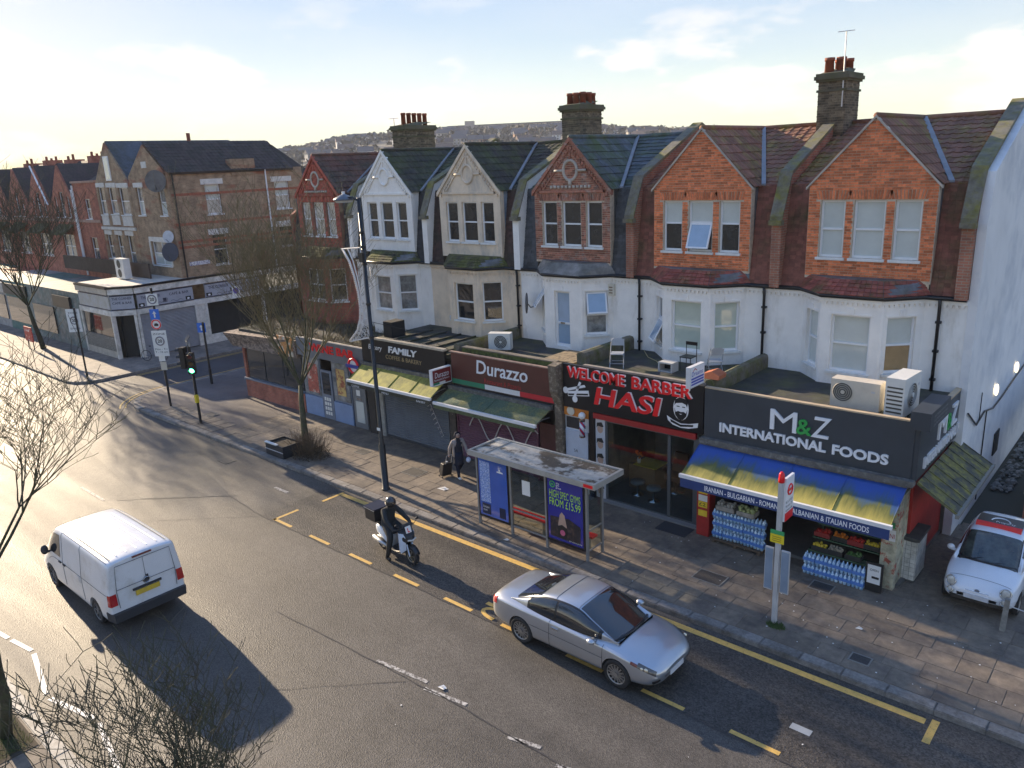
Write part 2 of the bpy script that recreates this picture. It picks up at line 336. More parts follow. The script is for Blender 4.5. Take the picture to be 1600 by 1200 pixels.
def ground():
    struct(MB().quad((-2500, -900, -.06), (1200, -900, -.06), (1200, 2500, -.06), (-2500, 2500, -.06)), 'ground', M('earth', (.075, .075, .06), .95, .3, .05))
    # carriageway
    road = struct(MB().quad((-420, NY, 0), (90, NY, 0), (90, KY+.02, 0), (-420, KY+.02, 0)), 'road', A_MAIN)
    lane = poly_sheet([(-45.9, KY+.02), (-41, KY+.02), (-41, 140), (-45.9, 140)], 0)
    f1 = [(-41.0, KY+.02)]+arc(-38.0, 17.97, 3.0, 270, 180, 8); f2 = [(-45.9, KY+.02)]+arc(-47.4, 16.49, 1.5, 270, 360, 8)
    lane.add([(x, y, 0) for x, y in [(-38, KY+.02)]+f1[1:]+[(-41, KY+.02)]], [tuple(range(11))])
    lane.add([(x, y, 0) for x, y in [(-47.4, KY+.02)]+f2[1:]+[(-45.9, KY+.02)]], [tuple(range(11))])
    side = struct(lane, 'side_road', A_SIDE)
    part(poly_sheet([(-22.2, 12.02), (-1.2, 12.02), (-1.2, KY-.13), (-22.2, KY-.13)], .004), 'bus_bay_surface', A_BUS, road)
    part(poly_sheet([(-45, 14.9), (-38, 14.9), (-27.5, 13.4), (-24.6, 12.2), (-27, 10.2), (-36, 11.4), (-46, 13)], .004), 'resurfaced_patch', asphalt('patch_asphalt', (.085, .076, .068), .25, .5, 60, bump=.4), road)
    seam = M('bitumen_seam', (.05, .044, .04), .45, .3, 9)
    def crack(pts, w, z=.009):
        m = MB(); P = []
        for (a, b) in zip(pts, pts[1:]):
            n = max(2, int(math.dist(a, b)/.35))
            P += [(a[0]+(b[0]-a[0])*k/n+random.uniform(-.025, .025), a[1]+(b[1]-a[1])*k/n+random.uniform(-.025, .025)) for k in range(n)]
        P.append(pts[-1])
        for a, b in zip(P, P[1:]):
            d = Vector((b[0]-a[0], b[1]-a[1])).normalized(); n = Vector((-d.y, d.x))*w*random.uniform(.6, 1.3)/2
            m.quad((a[0]-n.x, a[1]-n.y, z), (b[0]-n.x, b[1]-n.y, z), (b[0]+n.x, b[1]+n.y, z), (a[0]+n.x, a[1]+n.y, z))
        part(m, 'crack', seam, road)
    crack([(-22.2, 12.0), (-12, 12.02), (-1, 11.95)], .03); crack([(-29, 13.2), (-24.5, 12.2), (-22.2, 12.0)], .03); crack([(-16.6, 9.05), (-13, 9.25), (-10.5, 9.35), (-7, 9.35), (-2, 9.3)], .03)
    crack([(-27.6, 9.6), (-24.4, 12.4)], .025); crack([(-25.5, 9.0), (-22.2, 11.9)], .02); crack([(-15.2, 6.0), (-11.8, 9.2)], .015); crack([(-30.2, 12.5), (-29.2, 14.6)], .02)
    # painted markings
    yel = M('worn_yellow_paint', (.62, .38, .10), .6, .18, 9, c2=(.10, .085, .07), f2=.64, w2=.05, s2=22)
    wht = M('worn_white_paint', (.66, .64, .60), .6, .15, 9, c2=(.10, .09, .085), f2=.60, w2=.06, s2=20)
    wh2 = M('faded_white_paint', (.45, .43, .40), .6, .2, 9, c2=(.09, .08, .075), f2=.50, w2=.06, s2=14)
    def mark(pts, name, mat, z=.009): part(poly_sheet(pts, z), name, mat, road)
    def rect(x0, x1, y0, y1, name, mat, z=.009): mark([(x0, y0), (x1, y0), (x1, y1), (x0, y1)], name, mat, z)
    rect(-21.35, -2.77, 14.58, 14.76, 'yellow_line', yel)
    rect(-2.68, -2.54, 14.05, 14.82, 'yellow_dash', yel); rect(-21.6, -21.48, 12.05, 13.0, 'yellow_dash', yel); rect(-21.5, -21.38, 13.9, 14.8, 'yellow_dash', yel)
    x = -21.6
    while x < -3.4:
        rect(x, x+1.0, 12.06, 12.17, 'yellow_dash', yel); x += 2.0
    # lettering of the bus stop box under the silver car, read from the kerb
    def stroke(pts, w, name='road_letter'):
        m = MB(); n = len(pts); L_, R_ = [], []
        for i, p in enumerate(pts):
            a, b = pts[max(i-1, 0)], pts[min(i+1, n-1)]
            if pts[0] == pts[-1] or math.dist(pts[0], pts[-1]) < .02: a, b = pts[(i-1) % (n-1)], pts[(i+1) % (n-1)]
            d = Vector((b[0]-a[0], b[1]-a[1])).normalized(); q = Vector((-d.y, d.x))*w/2; L_.append((p[0]+q.x, p[1]+q.y, .009)); R_.append((p[0]-q.x, p[1]-q.y, .009))
        m.add(L_+R_, [(i, i+1, n+i+1, n+i) for i in range(n-1)])
        part(m, name, yel, road)
    def ell(cx, cy, rx, ry, a0=0, a1=360, n=18): return [(cx+rx*math.cos(math.radians(a0+(a1-a0)*k/n)), cy+ry*math.sin(math.radians(a0+(a1-a0)*k/n))) for k in range(n+1)]
    stroke(ell(-11.6, 13.05, .75, .32, 60, 420), .13); stroke([(-12.55, 12.62), (-11.2, 12.62)], .13); stroke(ell(-11.9, 12.35, .5, .2, 90, 270, 10), .11); stroke(ell(-11.2, 13.95, .7, .3), .13); stroke([(-11.9, 13.5), (-10.4, 13.5)], .12)
    # white zig-zag on the near side, centre line
    def band(a, b, w, mat, name):
        d = Vector((b[0]-a[0], b[1]-a[1])).normalized(); n = Vector((-d.y, d.x))*w/2
        mark([(a[0]-n.x, a[1]-n.y), (b[0]-n.x, b[1]-n.y), (b[0]+n.x, b[1]+n.y), (a[0]+n.x, a[1]+n.y)], name, mat)
    zz = [(-22.6, 3.95), (-20.9, 4.2), (-19.86, 4.38), (-17.68, 3.95), (-16.0, 4.35), (-13.8, 3.95), (-11.7, 4.4), (-9.6, 3.95)]
    for a, b in zip(zz[:-1], zz[1:]):
        k = .06; band((a[0]+(b[0]-a[0])*k, a[1]+(b[1]-a[1])*k), (b[0]-(b[0]-a[0])*k, b[1]-(b[1]-a[1])*k), .11, wht, 'zigzag_line')
    for x0, x1 in ((-12.9, -11.4), (-11.3, -10.2), (-8.9, -8.2), (-7.7, -7.0)): band((x0, 9.3), (x1, 9.48), .10, wh2, 'centre_dash')
    for k in range(10): rect(-30-k*6, -28-k*6, 9.25, 9.35, 'centre_dash', wh2)
    rect(-23.9, -23.1, 13.55, 13.68, 'give_way_dash', wh2)
    # double yellow lines along the side road
    for x in (-41.35, -41.6, -45.3, -45.55):
        a = [(x, 19.2), (x, 60)]; m = MB(); m.quad((x-.04, 18.2, .005), (x+.04, 18.2, .005), (x+.04, 70, .005), (x-.04, 70, .005)); part(m, 'double_yellow_line', yel, side)
    for r in (3.35, 3.6):
        P = arc(-38.0, 17.97, r, 250, 182, 12); m = MB()
        for a, b in zip(P, P[1:]):
            d = Vector((b[0]-a[0], b[1]-a[1])).normalized(); n = Vector((-d.y, d.x))*.04; m.quad((a[0]-n.x, a[1]-n.y, .012), (b[0]-n.x, b[1]-n.y, .012), (b[0]+n.x, b[1]+n.y, .012), (a[0]+n.x, a[1]+n.y, .012))
        part(m, 'double_yellow_line', yel, side)
    # gully and covers in the road
    iron = M('cast_iron', (.05, .045, .042), .6, .35, 25, bump=.6, bscale=70)
    part(MB().box(-28.25, -27.6, 13.75, 14.25, -.02, .012), 'gully_grate', iron, road)
    rect(-4.75, -4.35, 12.9, 13.08, 'cover_plate', M('pale_cover', (.4, .4, .38), .6))
    return road
ROAD = ground()
def kerbs_and_paving():
    granite = M('granite_kerb', (.235, .215, .195), .75, .25, 14, c2=(.12, .105, .09), f2=.55, s2=2.2, rand=.16, bump=.35, bscale=90)
    k = struct(MB().box(-36.0, 60, KY+.05, KY+.28, -.05, .08), 'kerb', granite)
    st = mesh_of(MB().box(-.445, .445, -.15, .15, -.14, 0), 'kerb_stone', granite)
    bm = bmesh.new(); bm.from_mesh(st); bmesh.ops.bevel(bm, geom=[e for e in bm.edges if abs(e.verts[0].co.z) < .01 and abs(e.verts[1].co.z) < .01], offset=.018, segments=2, affect='EDGES'); bm.to_mesh(st); bm.free()
    def line(x0, x1, y, axis='x', parent=k):
        n = int(abs(x1-x0)/.9)
        for i in range(n):
            c = x0+(i+.5)*.9; z = .125+random.uniform(-.006, .006)
            if axis == 'x': piece(st, 'kerb_stone', (c, y+random.uniform(-.008, .008), z), parent)
            else: piece(st, 'kerb_stone', (y+random.uniform(-.008, .008), c, z), parent, (0, 0, math.pi/2))
    line(-37.8, 5, KY+.15)
    line(17.97, 44, -40.85, 'y'); line(-62, -47.5, KY+.15); line(16.5, 44, -46.05, 'y')
    for cx, cy, r, a0, a1 in ((-38, 17.97, 2.85, 270, 180), (-47.4, 16.49, 1.36, 270, 360)):
        P = arc(cx, cy, r, a0, a1, 5 if r > 2 else 3)
        for a, b in zip(P, P[1:]): piece(st, 'kerb_stone', ((a[0]+b[0])/2, (a[1]+b[1])/2, .125), k, (0, 0, math.atan2(b[1]-a[1], b[0]-a[0])))
    pal = M('pale_kerb', (.46, .43, .38), .7, .2, 14, c2=(.3, .27, .23), s2=3, rand=.1, bump=.3, bscale=90)
    st2 = st.copy(); st2.materials.clear(); st2.materials.append(pal)
    nk = struct(MB().box(-60, 40, NY-.27, NY-.05, -.05, .08), 'kerb', pal)
    for i in range(26): piece(st2, 'kerb_stone', (-32+i*.9, NY-.15, .125), nk)
    # ---- pavement in front of the shops: flagstones
    mort = M('joint_sand', (.19, .155, .12), .9, .25, 9, bump=.4, bscale=80)
    pv = struct(MB().box(-31.0, 60, KY+.29, 24, -.05, .108), 'pavement', mort)
    flag = M('flagstone', (.20, .158, .118), .78, .22, 5, c2=(.115, .092, .075), f2=.53, w2=.1, s2=1.3, rand=.09, bump=.3, bscale=70)
    fm = {}
    def flagmesh(w, d):
        if (w, d) not in fm:
            me = mesh_of(MB().box(-w/2, w/2, -d/2, d/2, -.03, 0), 'paving_slab', flag); bm = bmesh.new(); bm.from_mesh(me)
            bmesh.ops.bevel(bm, geom=[e for e in bm.edges if e.verts[0].co.z > -.001 and e.verts[1].co.z > -.001], offset=.006, segments=1, affect='EDGES'); bm.to_mesh(me); bm.free(); fm[(w, d)] = me
        return fm[(w, d)]
    rows = [.60, .60, .60, .60, .60, .60, .50]; y = KY+.315; n = 0; rest = MB()
    for r, dd in enumerate(rows):
        x = -31.0+random.uniform(-.3, 0)
        while x < 6:
            w = random.choice((.6, .75, .9, .9))
            if n < 320 and x < -.9:
                piece(flagmesh(w-.014, dd-.014), 'paving_slab', (x+w/2, y+dd/2, .12+random.uniform(-.005, .005)), pv, (random.uniform(-.006, .006), random.uniform(-.006, .006), random.uniform(-.006, .006))); n += 1
            else: rest.box(x+.007, x+w-.007, y+.007, y+dd-.007, .09, .12+random.uniform(-.004, .004))
            x += w
        y += dd
    while y < 24:
        x = -4.2
        while x < 6:
            w = random.choice((.6, .9)); rest.box(x+.011, x+w-.011, y+.011, y+.589, .09, .115+random.uniform(-.006, .006)); x += w
        y += .6
    part(rest, 'paving_slab', flag, pv, kind='stuff')
    iron = MATS['cast_iron']
    def cover(x, y, w, d, parent=pv, z=.125):
        m = MB(); m.box(x-w/2, x+w/2, y-d/2, y+d/2, .1, z+.004); c = part(m, 'inspection_cover', iron, parent)
        q = MB()
        for a in ((x-w/2-.03, x-w/2, y-d/2-.03, y+d/2+.03), (x+w/2, x+w/2+.03, y-d/2-.03, y+d/2+.03), (x-w/2, x+w/2, y-d/2-.03, y-d/2), (x-w/2, x+w/2, y+d/2, y+d/2+.03)): q.box(*a, .1, z+.009)
        part(q, 'cover_frame', M('cover_frame', (.2, .19, .17), .6, .2), c)
    cover(-8.55, 16.95, .75, .5); cover(-4.35, 15.75, .38, .28); cover(-20.6, 17.35, .75, .55); cover(-23.9, 17.6, .5, .4); cover(-6.1, 18.2, .5, .4)
    # ---- tarmac corner
    tm = poly_sheet([(-31.0, KY+.29), (-31.0, 19.45), (-35.4, 19.45), (-35.4, 60), (-40.7, 60), (-40.7, 17.97)]+arc(-38, 17.97, 2.7, 180, 270, 8)[1:], .122)
    tp = struct(tm, 'corner_pavement', A_PAVE)
    for i in range(9):
        for j in range(2):
            w = .62; piece(flagmesh(.6, .58), 'paving_slab', (-36.9+i*.64, KY+.62+j*.6, .138), tp)
    cover(-35.3, 15.95, .7, .45, tp, .142); cover(-33.9, 16.55, .6, .45, tp, .142)
    # ---- pavement round the corner cafe
    cp = struct(poly_sheet([(-420, KY+.29), (-47.4, KY+.29)]+arc(-47.4, 16.49, 1.2, 270, 360, 6)[1:]+[(-46.2, 60), (-49.6, 60), (-49.6, 20.2), (-420, 20.2)], .122), 'cafe_pavement', M('cafe_pavement', (.24, .20, .17), .75, .25, 3, c2=(.15, .13, .115), s2=.8, bump=.3, bscale=60))
    # ---- near pavement
    np_ = struct(MB().box(-60, 40, -6, NY-.29, -.05, .105), 'near_pavement', mort)
    for i in range(14):
        for j in range(6):
            piece(flagmesh(.878, .578), 'paving_slab', (-24+i*.9+(j % 2)*.45, NY-.6-j*.6, .12+random.uniform(-.003, .003)), np_)
kerbs_and_paving()
# ================================================================ the terrace over the shops
HCX = [-32.9, -27.75, -22.6, -17.45, -12.3, -7.15]; HW = 5.15
YW, YB, ZG, ZE, ZA = 23.1, 22.3, 6.85, 9.87, 11.62
YR, ZR = 27.5, 11.62
WHITE_P = lambda: M('white_masonry_paint', (.86, .83, .785), .7, .06, 2.5, c2=(.66, .62, .56), f2=.64, w2=.1, s2=1.6, streak=.35, bump=.25, bscale=30)
CREAM_P = lambda: M('cream_masonry_paint', (.76, .62, .47), .75, .1, 2.5, c2=(.50, .44, .37), f2=.6, w2=.1, s2=1.8, streak=.35, bump=.3, bscale=30)
LEAD = lambda: M('lead_sheet', (.16, .165, .18), .55, .3, 3, c2=(.10, .10, .09), s2=2)
BRICK_O = lambda: M('orange_brick', (.68, .20, .085), .85, .25, 12, rand=.34, c2=(.36, .16, .11), f2=.66, w2=.06, s2=5, bump=.4, bscale=120)
BRICK_W = lambda: M('weathered_brick', (.36, .145, .095), .85, .3, 12, rand=.4, c2=(.30, .26, .23), f2=.60, w2=.08, s2=3.5, bump=.4, bscale=120)
BRICK_R = lambda: M('red_brick', (.42, .10, .065), .85, .25, 12, rand=.3, c2=(.26, .09, .07), f2=.6, s2=3, bump=.4, bscale=120)
MORTAR = lambda: M('lime_mortar', (.56, .46, .35), .95, .2, 8)
def gable_bricks(root, F, xs, halfw, z0, ze, za, ops, mat, indiv):
    """stretcher courses on the gable wall; xs = centre along the face. Whole bricks become parts, cut ones are joined"""
    joined = MB(); bl, bh, jt = .215, .065, .011; n = 0
    full = mesh_of(MB().hexa([F.at(0, -.012, 0), F.at(bl, -.012, 0), F.at(bl, .03, 0), F.at(0, .03, 0), F.at(0, -.012, bh), F.at(bl, -.012, bh), F.at(bl, .03, bh), F.at(0, .03, bh)]), 'brick', mat)
    P0 = Vector(F.at(0, 0, 0)); row = 0; z = z0
    for v in full.vertices: v.co = v.co-P0
    while z+bh < za-.1:
        zt = z+bh; lim = halfw if zt < ze else halfw*(za-zt)/(za-ze)
        a = xs-lim; b = xs+lim
        cuts = sorted([(o[0], o[1]) for o in ops if o[2] < zt and o[3] > z]); segs = []; c = a
        for (p, q) in cuts:
            if p > c: segs.append((c, min(p, b)))
            c = max(c, q)
        if c < b: segs.append((c, b))
        off = (bl+jt)/2 if row % 2 else 0
        for (s, e) in segs:
            k = math.floor((s-off)/(bl+jt))
            while True:
                p = k*(bl+jt)+off; q = p+bl; k += 1
                if p > e: break
                P, Q = max(p, s), min(q, e)
                if Q-P < .03: continue
                dp = random.uniform(-.004, .004)
                if indiv and Q-P > bl-.002 and n < 300:
                    piece(full, 'brick', Vector(F.at(P, dp, z)), root); n += 1
                else: F.box(joined, P, Q, -.012+dp, .03, z, zt)
        z += bh+.0105; row += 1
    part(joined, 'brick', mat, root, kind='stuff')
def tiles(root, P0, u, v, n, nu, nv, du, dv, mat, clip=None, indiv=False, wave=True, name='roof_tile', th=.03, stag=0):
    """lapped roof tiles on a plane from corner P0 along u and up v, normal n"""
    P0, u, v, n = Vector(P0), Vector(u).normalized(), Vector(v).normalized(), Vector(n).normalized()
    prof = [(0, 0), (.30, 0), (.42, .022), (.62, .022), (.74, 0), (1, 0)] if wave else [(0, 0), (1, 0)]
    k = len(prof); V = []
    for (lv, lift) in ((0, th), (1.12, .004)):
        V += [u*(a*du*.985)+v*(lv*dv)+n*(h+lift) for a, h in prof]+[u*(a*du*.985)+v*(lv*dv)+n*(lift-.022) for a, h in (prof[-1], prof[0])]
    t = k+2; Fc = [(i, i+1, t+i+1, t+i) for i in range(k-1)]+[tuple(range(t-1, -1, -1)), (k-1, k, t+k, t+k-1), (k+1, 0, t, t+k+1)]
    shared = mesh_of(MB().add(V, Fc), name, mat); J = MB(); c = 0
    for j in range(nv):
        for i in range(nu+(1 if stag else 0)):
            o = u*((i-(stag*.5 if j % 2 else 0))*du)+v*(j*dv)
            ctr = P0+o+u*du*.5+v*dv*.5
            if clip and not clip(ctr): continue
            jit = n*random.uniform(-.004, .006)
            if indiv and c < 300: piece(shared, name, P0+o+jit, root); c += 1
            else: J.add([P0+o+jit+p for p in V], Fc)
    if J.v: part(J, name, mat, root, kind='stuff')
def moss(name, c, cm, f=.5, rand=.22): return M(name, c, .85, .25, 6, c2=cm, f2=f, w2=.12, s2=1.1, rand=rand, bump=.4, bscale=60)
STY = [
 dict(n='red', gab='red', first='redbrick', roof=('tile_red', (.16, .07, .05), (.09, .07, .05), .55), man=('slate_dark', (.045, .045, .05), (.03, .03, .03), .6), orn=1),
 dict(n='white', gab='white', first='white', roof=('tile_moss', (.06, .052, .045), (.075, .085, .03), .5), man=('slate_dark', (.045, .045, .05), (.03, .03, .03), .6), orn=2),
 dict(n='cream', gab='cream', first='cream', roof=('tile_moss2', (.055, .045, .04), (.07, .08, .03), .52), man=('tile_darkred', (.085, .045, .038), (.045, .04, .03), .5), orn=2),
 dict(n='weathered', gab='weathered', first='white', roof=('slate_moss', (.10, .115, .13), (.07, .095, .035), .53), man=('slate_grey', (.085, .092, .10), (.05, .05, .05), .55), orn=1),
 dict(n='orange', gab='orange', first='white', roof=('tile_brown', (.25, .115, .075), (.22, .19, .045), .60), man=('tile_hung_red', (.23, .085, .06), (.10, .075, .035), .58), orn=0),
 dict(n='orange', gab='orange', first='white', roof=('tile_brown', (.25, .115, .075), (.22, .19, .045), .60), man=('tile_hung_red', (.23, .085, .06), (.10, .075, .035), .58), orn=0)]
LBL = ['red brick terraced house with ornate gable at the far end of the row of gables',
 'bright white painted terraced house with ornate gable, between the red and cream houses',
 'cream painted terraced house with ornate gable, next to the weathered brown brick gable',
 'terraced house with weathered brown brick gable, stone ring ornament and grey slate roof',
 'orange brick gabled terraced house with one top window tilted open, above the barber shop',
 'end terraced house with orange brick gable and tall white side wall, above the food shop']
HOUSE = []
def house(i):
    cx, st = HCX[i], STY[i]; x0, x1 = cx-HW/2, cx+HW/2
    if i == 5: x1 = -4.5
    h = thing('terraced_house', LBL[i], 'house', (cx, YW, 0), 'terraced houses over the shops'); HOUSE.append(h)
    fm = {'white': WHITE_P, 'cream': CREAM_P}.get(st['first'], lambda: brickmat('red_brick_wall', (.40, .11, .07), (.30, .085, .06), (.22, .15, .12)))()
    gm = {'white': WHITE_P, 'cream': CREAM_P, 'red': BRICK_R, 'weathered': BRICK_W, 'orange': BRICK_O}[st['gab']]()
    # ---- first floor wall with canted bay
    zf = 3.6; sh = (.3, .25, .2, .12, 0, 0)[i]
    bl, br = cx-1.7+sh, cx+1.6+sh; fl, fr = cx-.86+sh, cx+.74+sh
    for a_, b_ in ((x0, bl), (br, x1)): m = MB(); Face((a_, YW), (b_, YW)).wall(m, zf, ZG); part(m, 'wall', fm, h)
    FL, FF, FR = Face((bl, YW), (fl, YB)), Face((fl, YB), (fr, YB)), Face((fr, YB), (br, YW))
    zb, zt = 4.68, 6.32
    if i == 3: of = [(.42, 1.12, 4.22, 6.28)]
    elif i == 0: of = [(.12, FF.L-.12, 4.75, 6.3)]
    else: of = [(.28, FF.L-.26, zb if i > 3 else 4.72, zt if i > 3 else 6.25)]
    orr = [(.2, FR.L-.18, zb+.05, zt)]; ol = [(.25, FL.L-.2, zb, zt)]
    m = MB()
    for F_, o_ in ((FL, ol), (FF, of), (FR, orr)): F_.wall(m, zf, ZG+.05, o_, .22)
    for q in ((bl, YW), (fl, YB), (fr, YB), (br, YW)): m.cyl((q[0], q[1]+.1, zf), (q[0], q[1]+.1, ZG+.04), .1, n=10)
    part(m, 'bay', fm, h)
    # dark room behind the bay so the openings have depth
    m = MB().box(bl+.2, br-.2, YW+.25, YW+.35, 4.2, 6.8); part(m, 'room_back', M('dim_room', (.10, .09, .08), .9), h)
    bp = [('dark', 'dark'), ('net', 'net'), ('dark', 'dark'), ('blind', 'net'), ('green', 'green'), ('blind', 'blind')][i]
    if i == 3:
        dr = window(h, FF, .42, 1.12, 4.22, 6.28, .1, ('sky', 'sky'), .42, False, .075); dr.name = 'balcony_door'
        part(MB().box(FF.at(.7, 0, 0)[0]-.06, FF.at(.7, 0, 0)[0]+.14, YB+.06, YB+.1, 5.06, 5.12), 'letter_plate', M('chrome', (.6, .6, .6), .2, .05, metal=1), dr)
        window(h, FR, *orr[0], .1, ('net', 'none'), .45, True, open_=(1, .42)); window(h, FL, *ol[0], .1, ('net', 'none'), .45, True, open_=(1, .6))
    else:
        window(h, FF, *of[0], .1, bp, .5, True, mull=(i == 0))
        window(h, FR, *orr[0], .1, ('tan', 'blind') if i == 5 else bp, .5, True)
        if i == 4: window(h, FL, *ol[0], .1, ('none', 'net'), .55, True, open_=(0, .5))
        else: window(h, FL, *ol[0], .1, bp, .5, True)
    m = MB()      # keystones and shallow arched heads
    for F_, o_ in ((FF, of), (FR, orr), (FL, ol)):
        c = (o_[0][0]+o_[0][1])/2
        if i not in (0,): F_.box(m, c-.09, c+.09, -.035, .05, o_[0][3]+.02, o_[0][3]+.2); F_.box(m, o_[0][0]-.05, o_[0][1]+.05, -.02, .05, o_[0][3]+.004, o_[0][3]+.06)
    if m.v: part(m, 'window_head', fm, h, kind='stuff')
    # cornice with dentils under the gutter
    m = MB(); run = [Face((x0+.02, YW), (bl, YW)), FL, FF, FR, Face((br, YW), (x1-.02, YW))]
    for F_ in run:
        F_.box(m, -.02, F_.L+.02, -.06, .05, ZG-.16, ZG-.04)
        k = .06
        while k < F_.L-.05: F_.box(m, k, k+.07, -.05, .02, ZG-.24, ZG-.161); k += .14
    part(m, 'cornice', fm, h, kind='stuff')
    m = MB(); gp = [F_.at(0, -.13, ZG+.01) for F_ in run]+[run[-1].at(run[-1].L, -.13, ZG+.01)]
    m.tube(gp, .065, 8); part(m, 'gutter', M('black_plastic', (.012, .012, .013), .4, .1), h, True)
    # ---- skirt roof round the bay and its lead flat
    zt2 = ZG+.42; ins = .30
    oL = [(bl-.16, YW-.02), (fl-.07, YB-.16), (fr+.07, YB-.16), (br+.16, YW-.02)]; iL = [(bl+.10, YW-.02), (fl+.09, YB+ins), (fr-.09, YB+ins), (br-.10, YW-.02)]
    skm = {4: 'red', 5: 'red', 3: 'con'}.get(i, 'moss')
    sm = {'red': M('skirt_red', (.30, .08, .058), .8, .25, 6, c2=(.10, .09, .03), f2=.6, s2=2, rand=.25, bump=.3, bscale=60), 'con': M('bare_concrete', (.27, .25, .23), .85, .25, 3, c2=(.15, .14, .12), s2=1.4, bump=.4, bscale=30), 'moss': M('skirt_moss', (.07, .06, .045), .9, .3, 6, c2=(.11, .115, .03), f2=.48, s2=2.2, rand=.25, bump=.5, bscale=40)}[skm]
    m = MB()
    for k in range(3): m.add([(*oL[k], ZG+.05), (*oL[k+1], ZG+.05), (*iL[k+1], zt2), (*iL[k], zt2), (oL[k][0], oL[k][1]+.05, ZG-.02), (oL[k+1][0], oL[k+1][1]+.05, ZG-.02)], [(0, 1, 2, 3), (0, 4, 5, 1)])
    sk = part(m, 'skirt_roof', sm if skm == 'con' else LEAD(), h)
    if skm != 'con':
        for k in range(3):
            a, b, c, d = Vector((*oL[k], ZG+.05)), Vector((*oL[k+1], ZG+.05)), Vector((*iL[k+1], zt2)), Vector((*iL[k], zt2))
            L_ = (b-a).length; rows = 4; mm = MB()
            for r in range(rows):
                p, q = a.lerp(d, r/rows), b.lerp(c, r/rows); p2, q2 = a.lerp(d, (r+1.15)/rows), b.lerp(c, (r+1.15)/rows); nn = (q-p).cross(p2-p).normalized()
                cols = max(2, int(L_/.17))
                for s in range(cols):
                    f0, f1 = s/cols+.004, (s+1)/cols-.004
                    g = [p.lerp(q, f0), p.lerp(q, f1), p2.lerp(q2, f1), p2.lerp(q2, f0)]; jt = random.uniform(0, .006)
                    mm.hexa([g[0]+nn*.0, g[1]+nn*.0, g[2]-nn*.012, g[3]-nn*.012, g[0]+nn*(.03+jt), g[1]+nn*(.03+jt), g[2]+nn*.008, g[3]+nn*.008])
            part(mm, 'skirt_tile', sm, sk, kind='stuff')
    m = MB(); m.prism([(*q, zt2-.03) for q in iL], (0, 0, .06)); part(m, 'bay_flat', LEAD() if skm != 'moss' else sm, h)
    # ---- gable wall
    gx0, gx1 = cx-1.70, cx+1.70; FG = Face((gx0, YW-.06), (gx1, YW-.06)); gc = 1.70
    sets = [(gc-1.34, gc-.66), (gc-.42, gc+.42), (gc+.66, gc+1.34)]
    ops = [(a, b, 7.82, 9.42) for a, b in sets]
    m = MB(); FG.wall(m, 7.2, ZE, ops, .24)
    m.prism([FG.at(0, .0, ZE), FG.at(3.4, .0, ZE), FG.at(1.7, .0, ZA)], FG.o*-.24)
    brick = st['gab'] in ('red', 'weathered', 'orange')
    part(m, 'gable_wall', (MORTAR() if st['gab'] != 'red' else M('red_mortar', (.26, .13, .10), .95)) if brick else gm, h)
    if brick: gable_bricks(h, FG, gc, 1.69, 7.28, ZE, ZA, [(a-.02, b+.02, 7.76, 9.43) for a, b in sets]+[(gc-1.45, gc+1.45, 9.44, 9.655)], gm, i == 5)
    if brick:     # flat arches of bricks on edge
        m = MB()
        for a, b in sets:
            nb = int((b-a+.24)/.077); c = (a+b)/2
            for k in range(nb):
                t = (k+.5)/nb-.5; xx = c+t*(b-a+.22); sl = t*.14
                m.hexa([FG.at(xx-.032, -.018, 9.445), FG.at(xx+.032, -.018, 9.445), FG.at(xx+.032, .03, 9.445), FG.at(xx-.032, .03, 9.445), FG.at(xx-.034+sl, -.018, 9.69), FG.at(xx+.034+sl, -.018, 9.69), FG.at(xx+.034+sl, .03, 9.69), FG.at(xx-.034+sl, .03, 9.69)])
        part(m, 'window_arch', gm, h, kind='stuff')
    gp = [('cream', 'cream'), ('dark', 'dark'), ('dark', 'dark'), ('dark', 'dark'), ('dark', 'blind'), ('blind', 'blind')][i]
    for k, (a, b, z0, z1) in enumerate(ops):
        if i == 4 and k == 1: window(h, FG, a, b, z0, z1, .09, ('none', 'blind'), .58, True, open_=(0, .38))
        else: window(h, FG, a, b, z0, z1, .09, gp, .56 if i == 4 else .5, True)
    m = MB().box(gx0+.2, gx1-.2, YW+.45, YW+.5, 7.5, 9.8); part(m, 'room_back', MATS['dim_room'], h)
    # verge and ornament
    stone = M('pale_stone', (.56, .50, .43), .8, .2, 6, c2=(.36, .31, .26), s2=3) if st['orn'] == 0 or brick else gm
    m = MB(); up = Vector((1.7, 0, ZA-ZE)).normalized(); nr = Vector((-up.z, 0, up.x))
    for sgn in (-1, 1):
        a = Vector((cx+sgn*1.78, YW-.13, ZE-.08)); b = Vector((cx, YW-.13, ZA+.03)); d = (b-a).normalized(); w = Vector((0, 0, -1))*.0+Vector((sgn*-d.z if False else 0, 0, 0))
        q = Vector((-d.z*sgn*-1, 0, d.x*sgn*-1)) if False else Vector((d.z*-sgn, 0, abs(d.x)))*-1
        th = .05 if st['orn'] == 0 else .11
        m = MB(); m.prism([a, b, b-Vector((0, 0, th*1.45)), a-Vector((0, 0, th*1.45))], (0, .14, 0)); part(m, 'verge', stone if st['orn'] != 1 else gm, h)
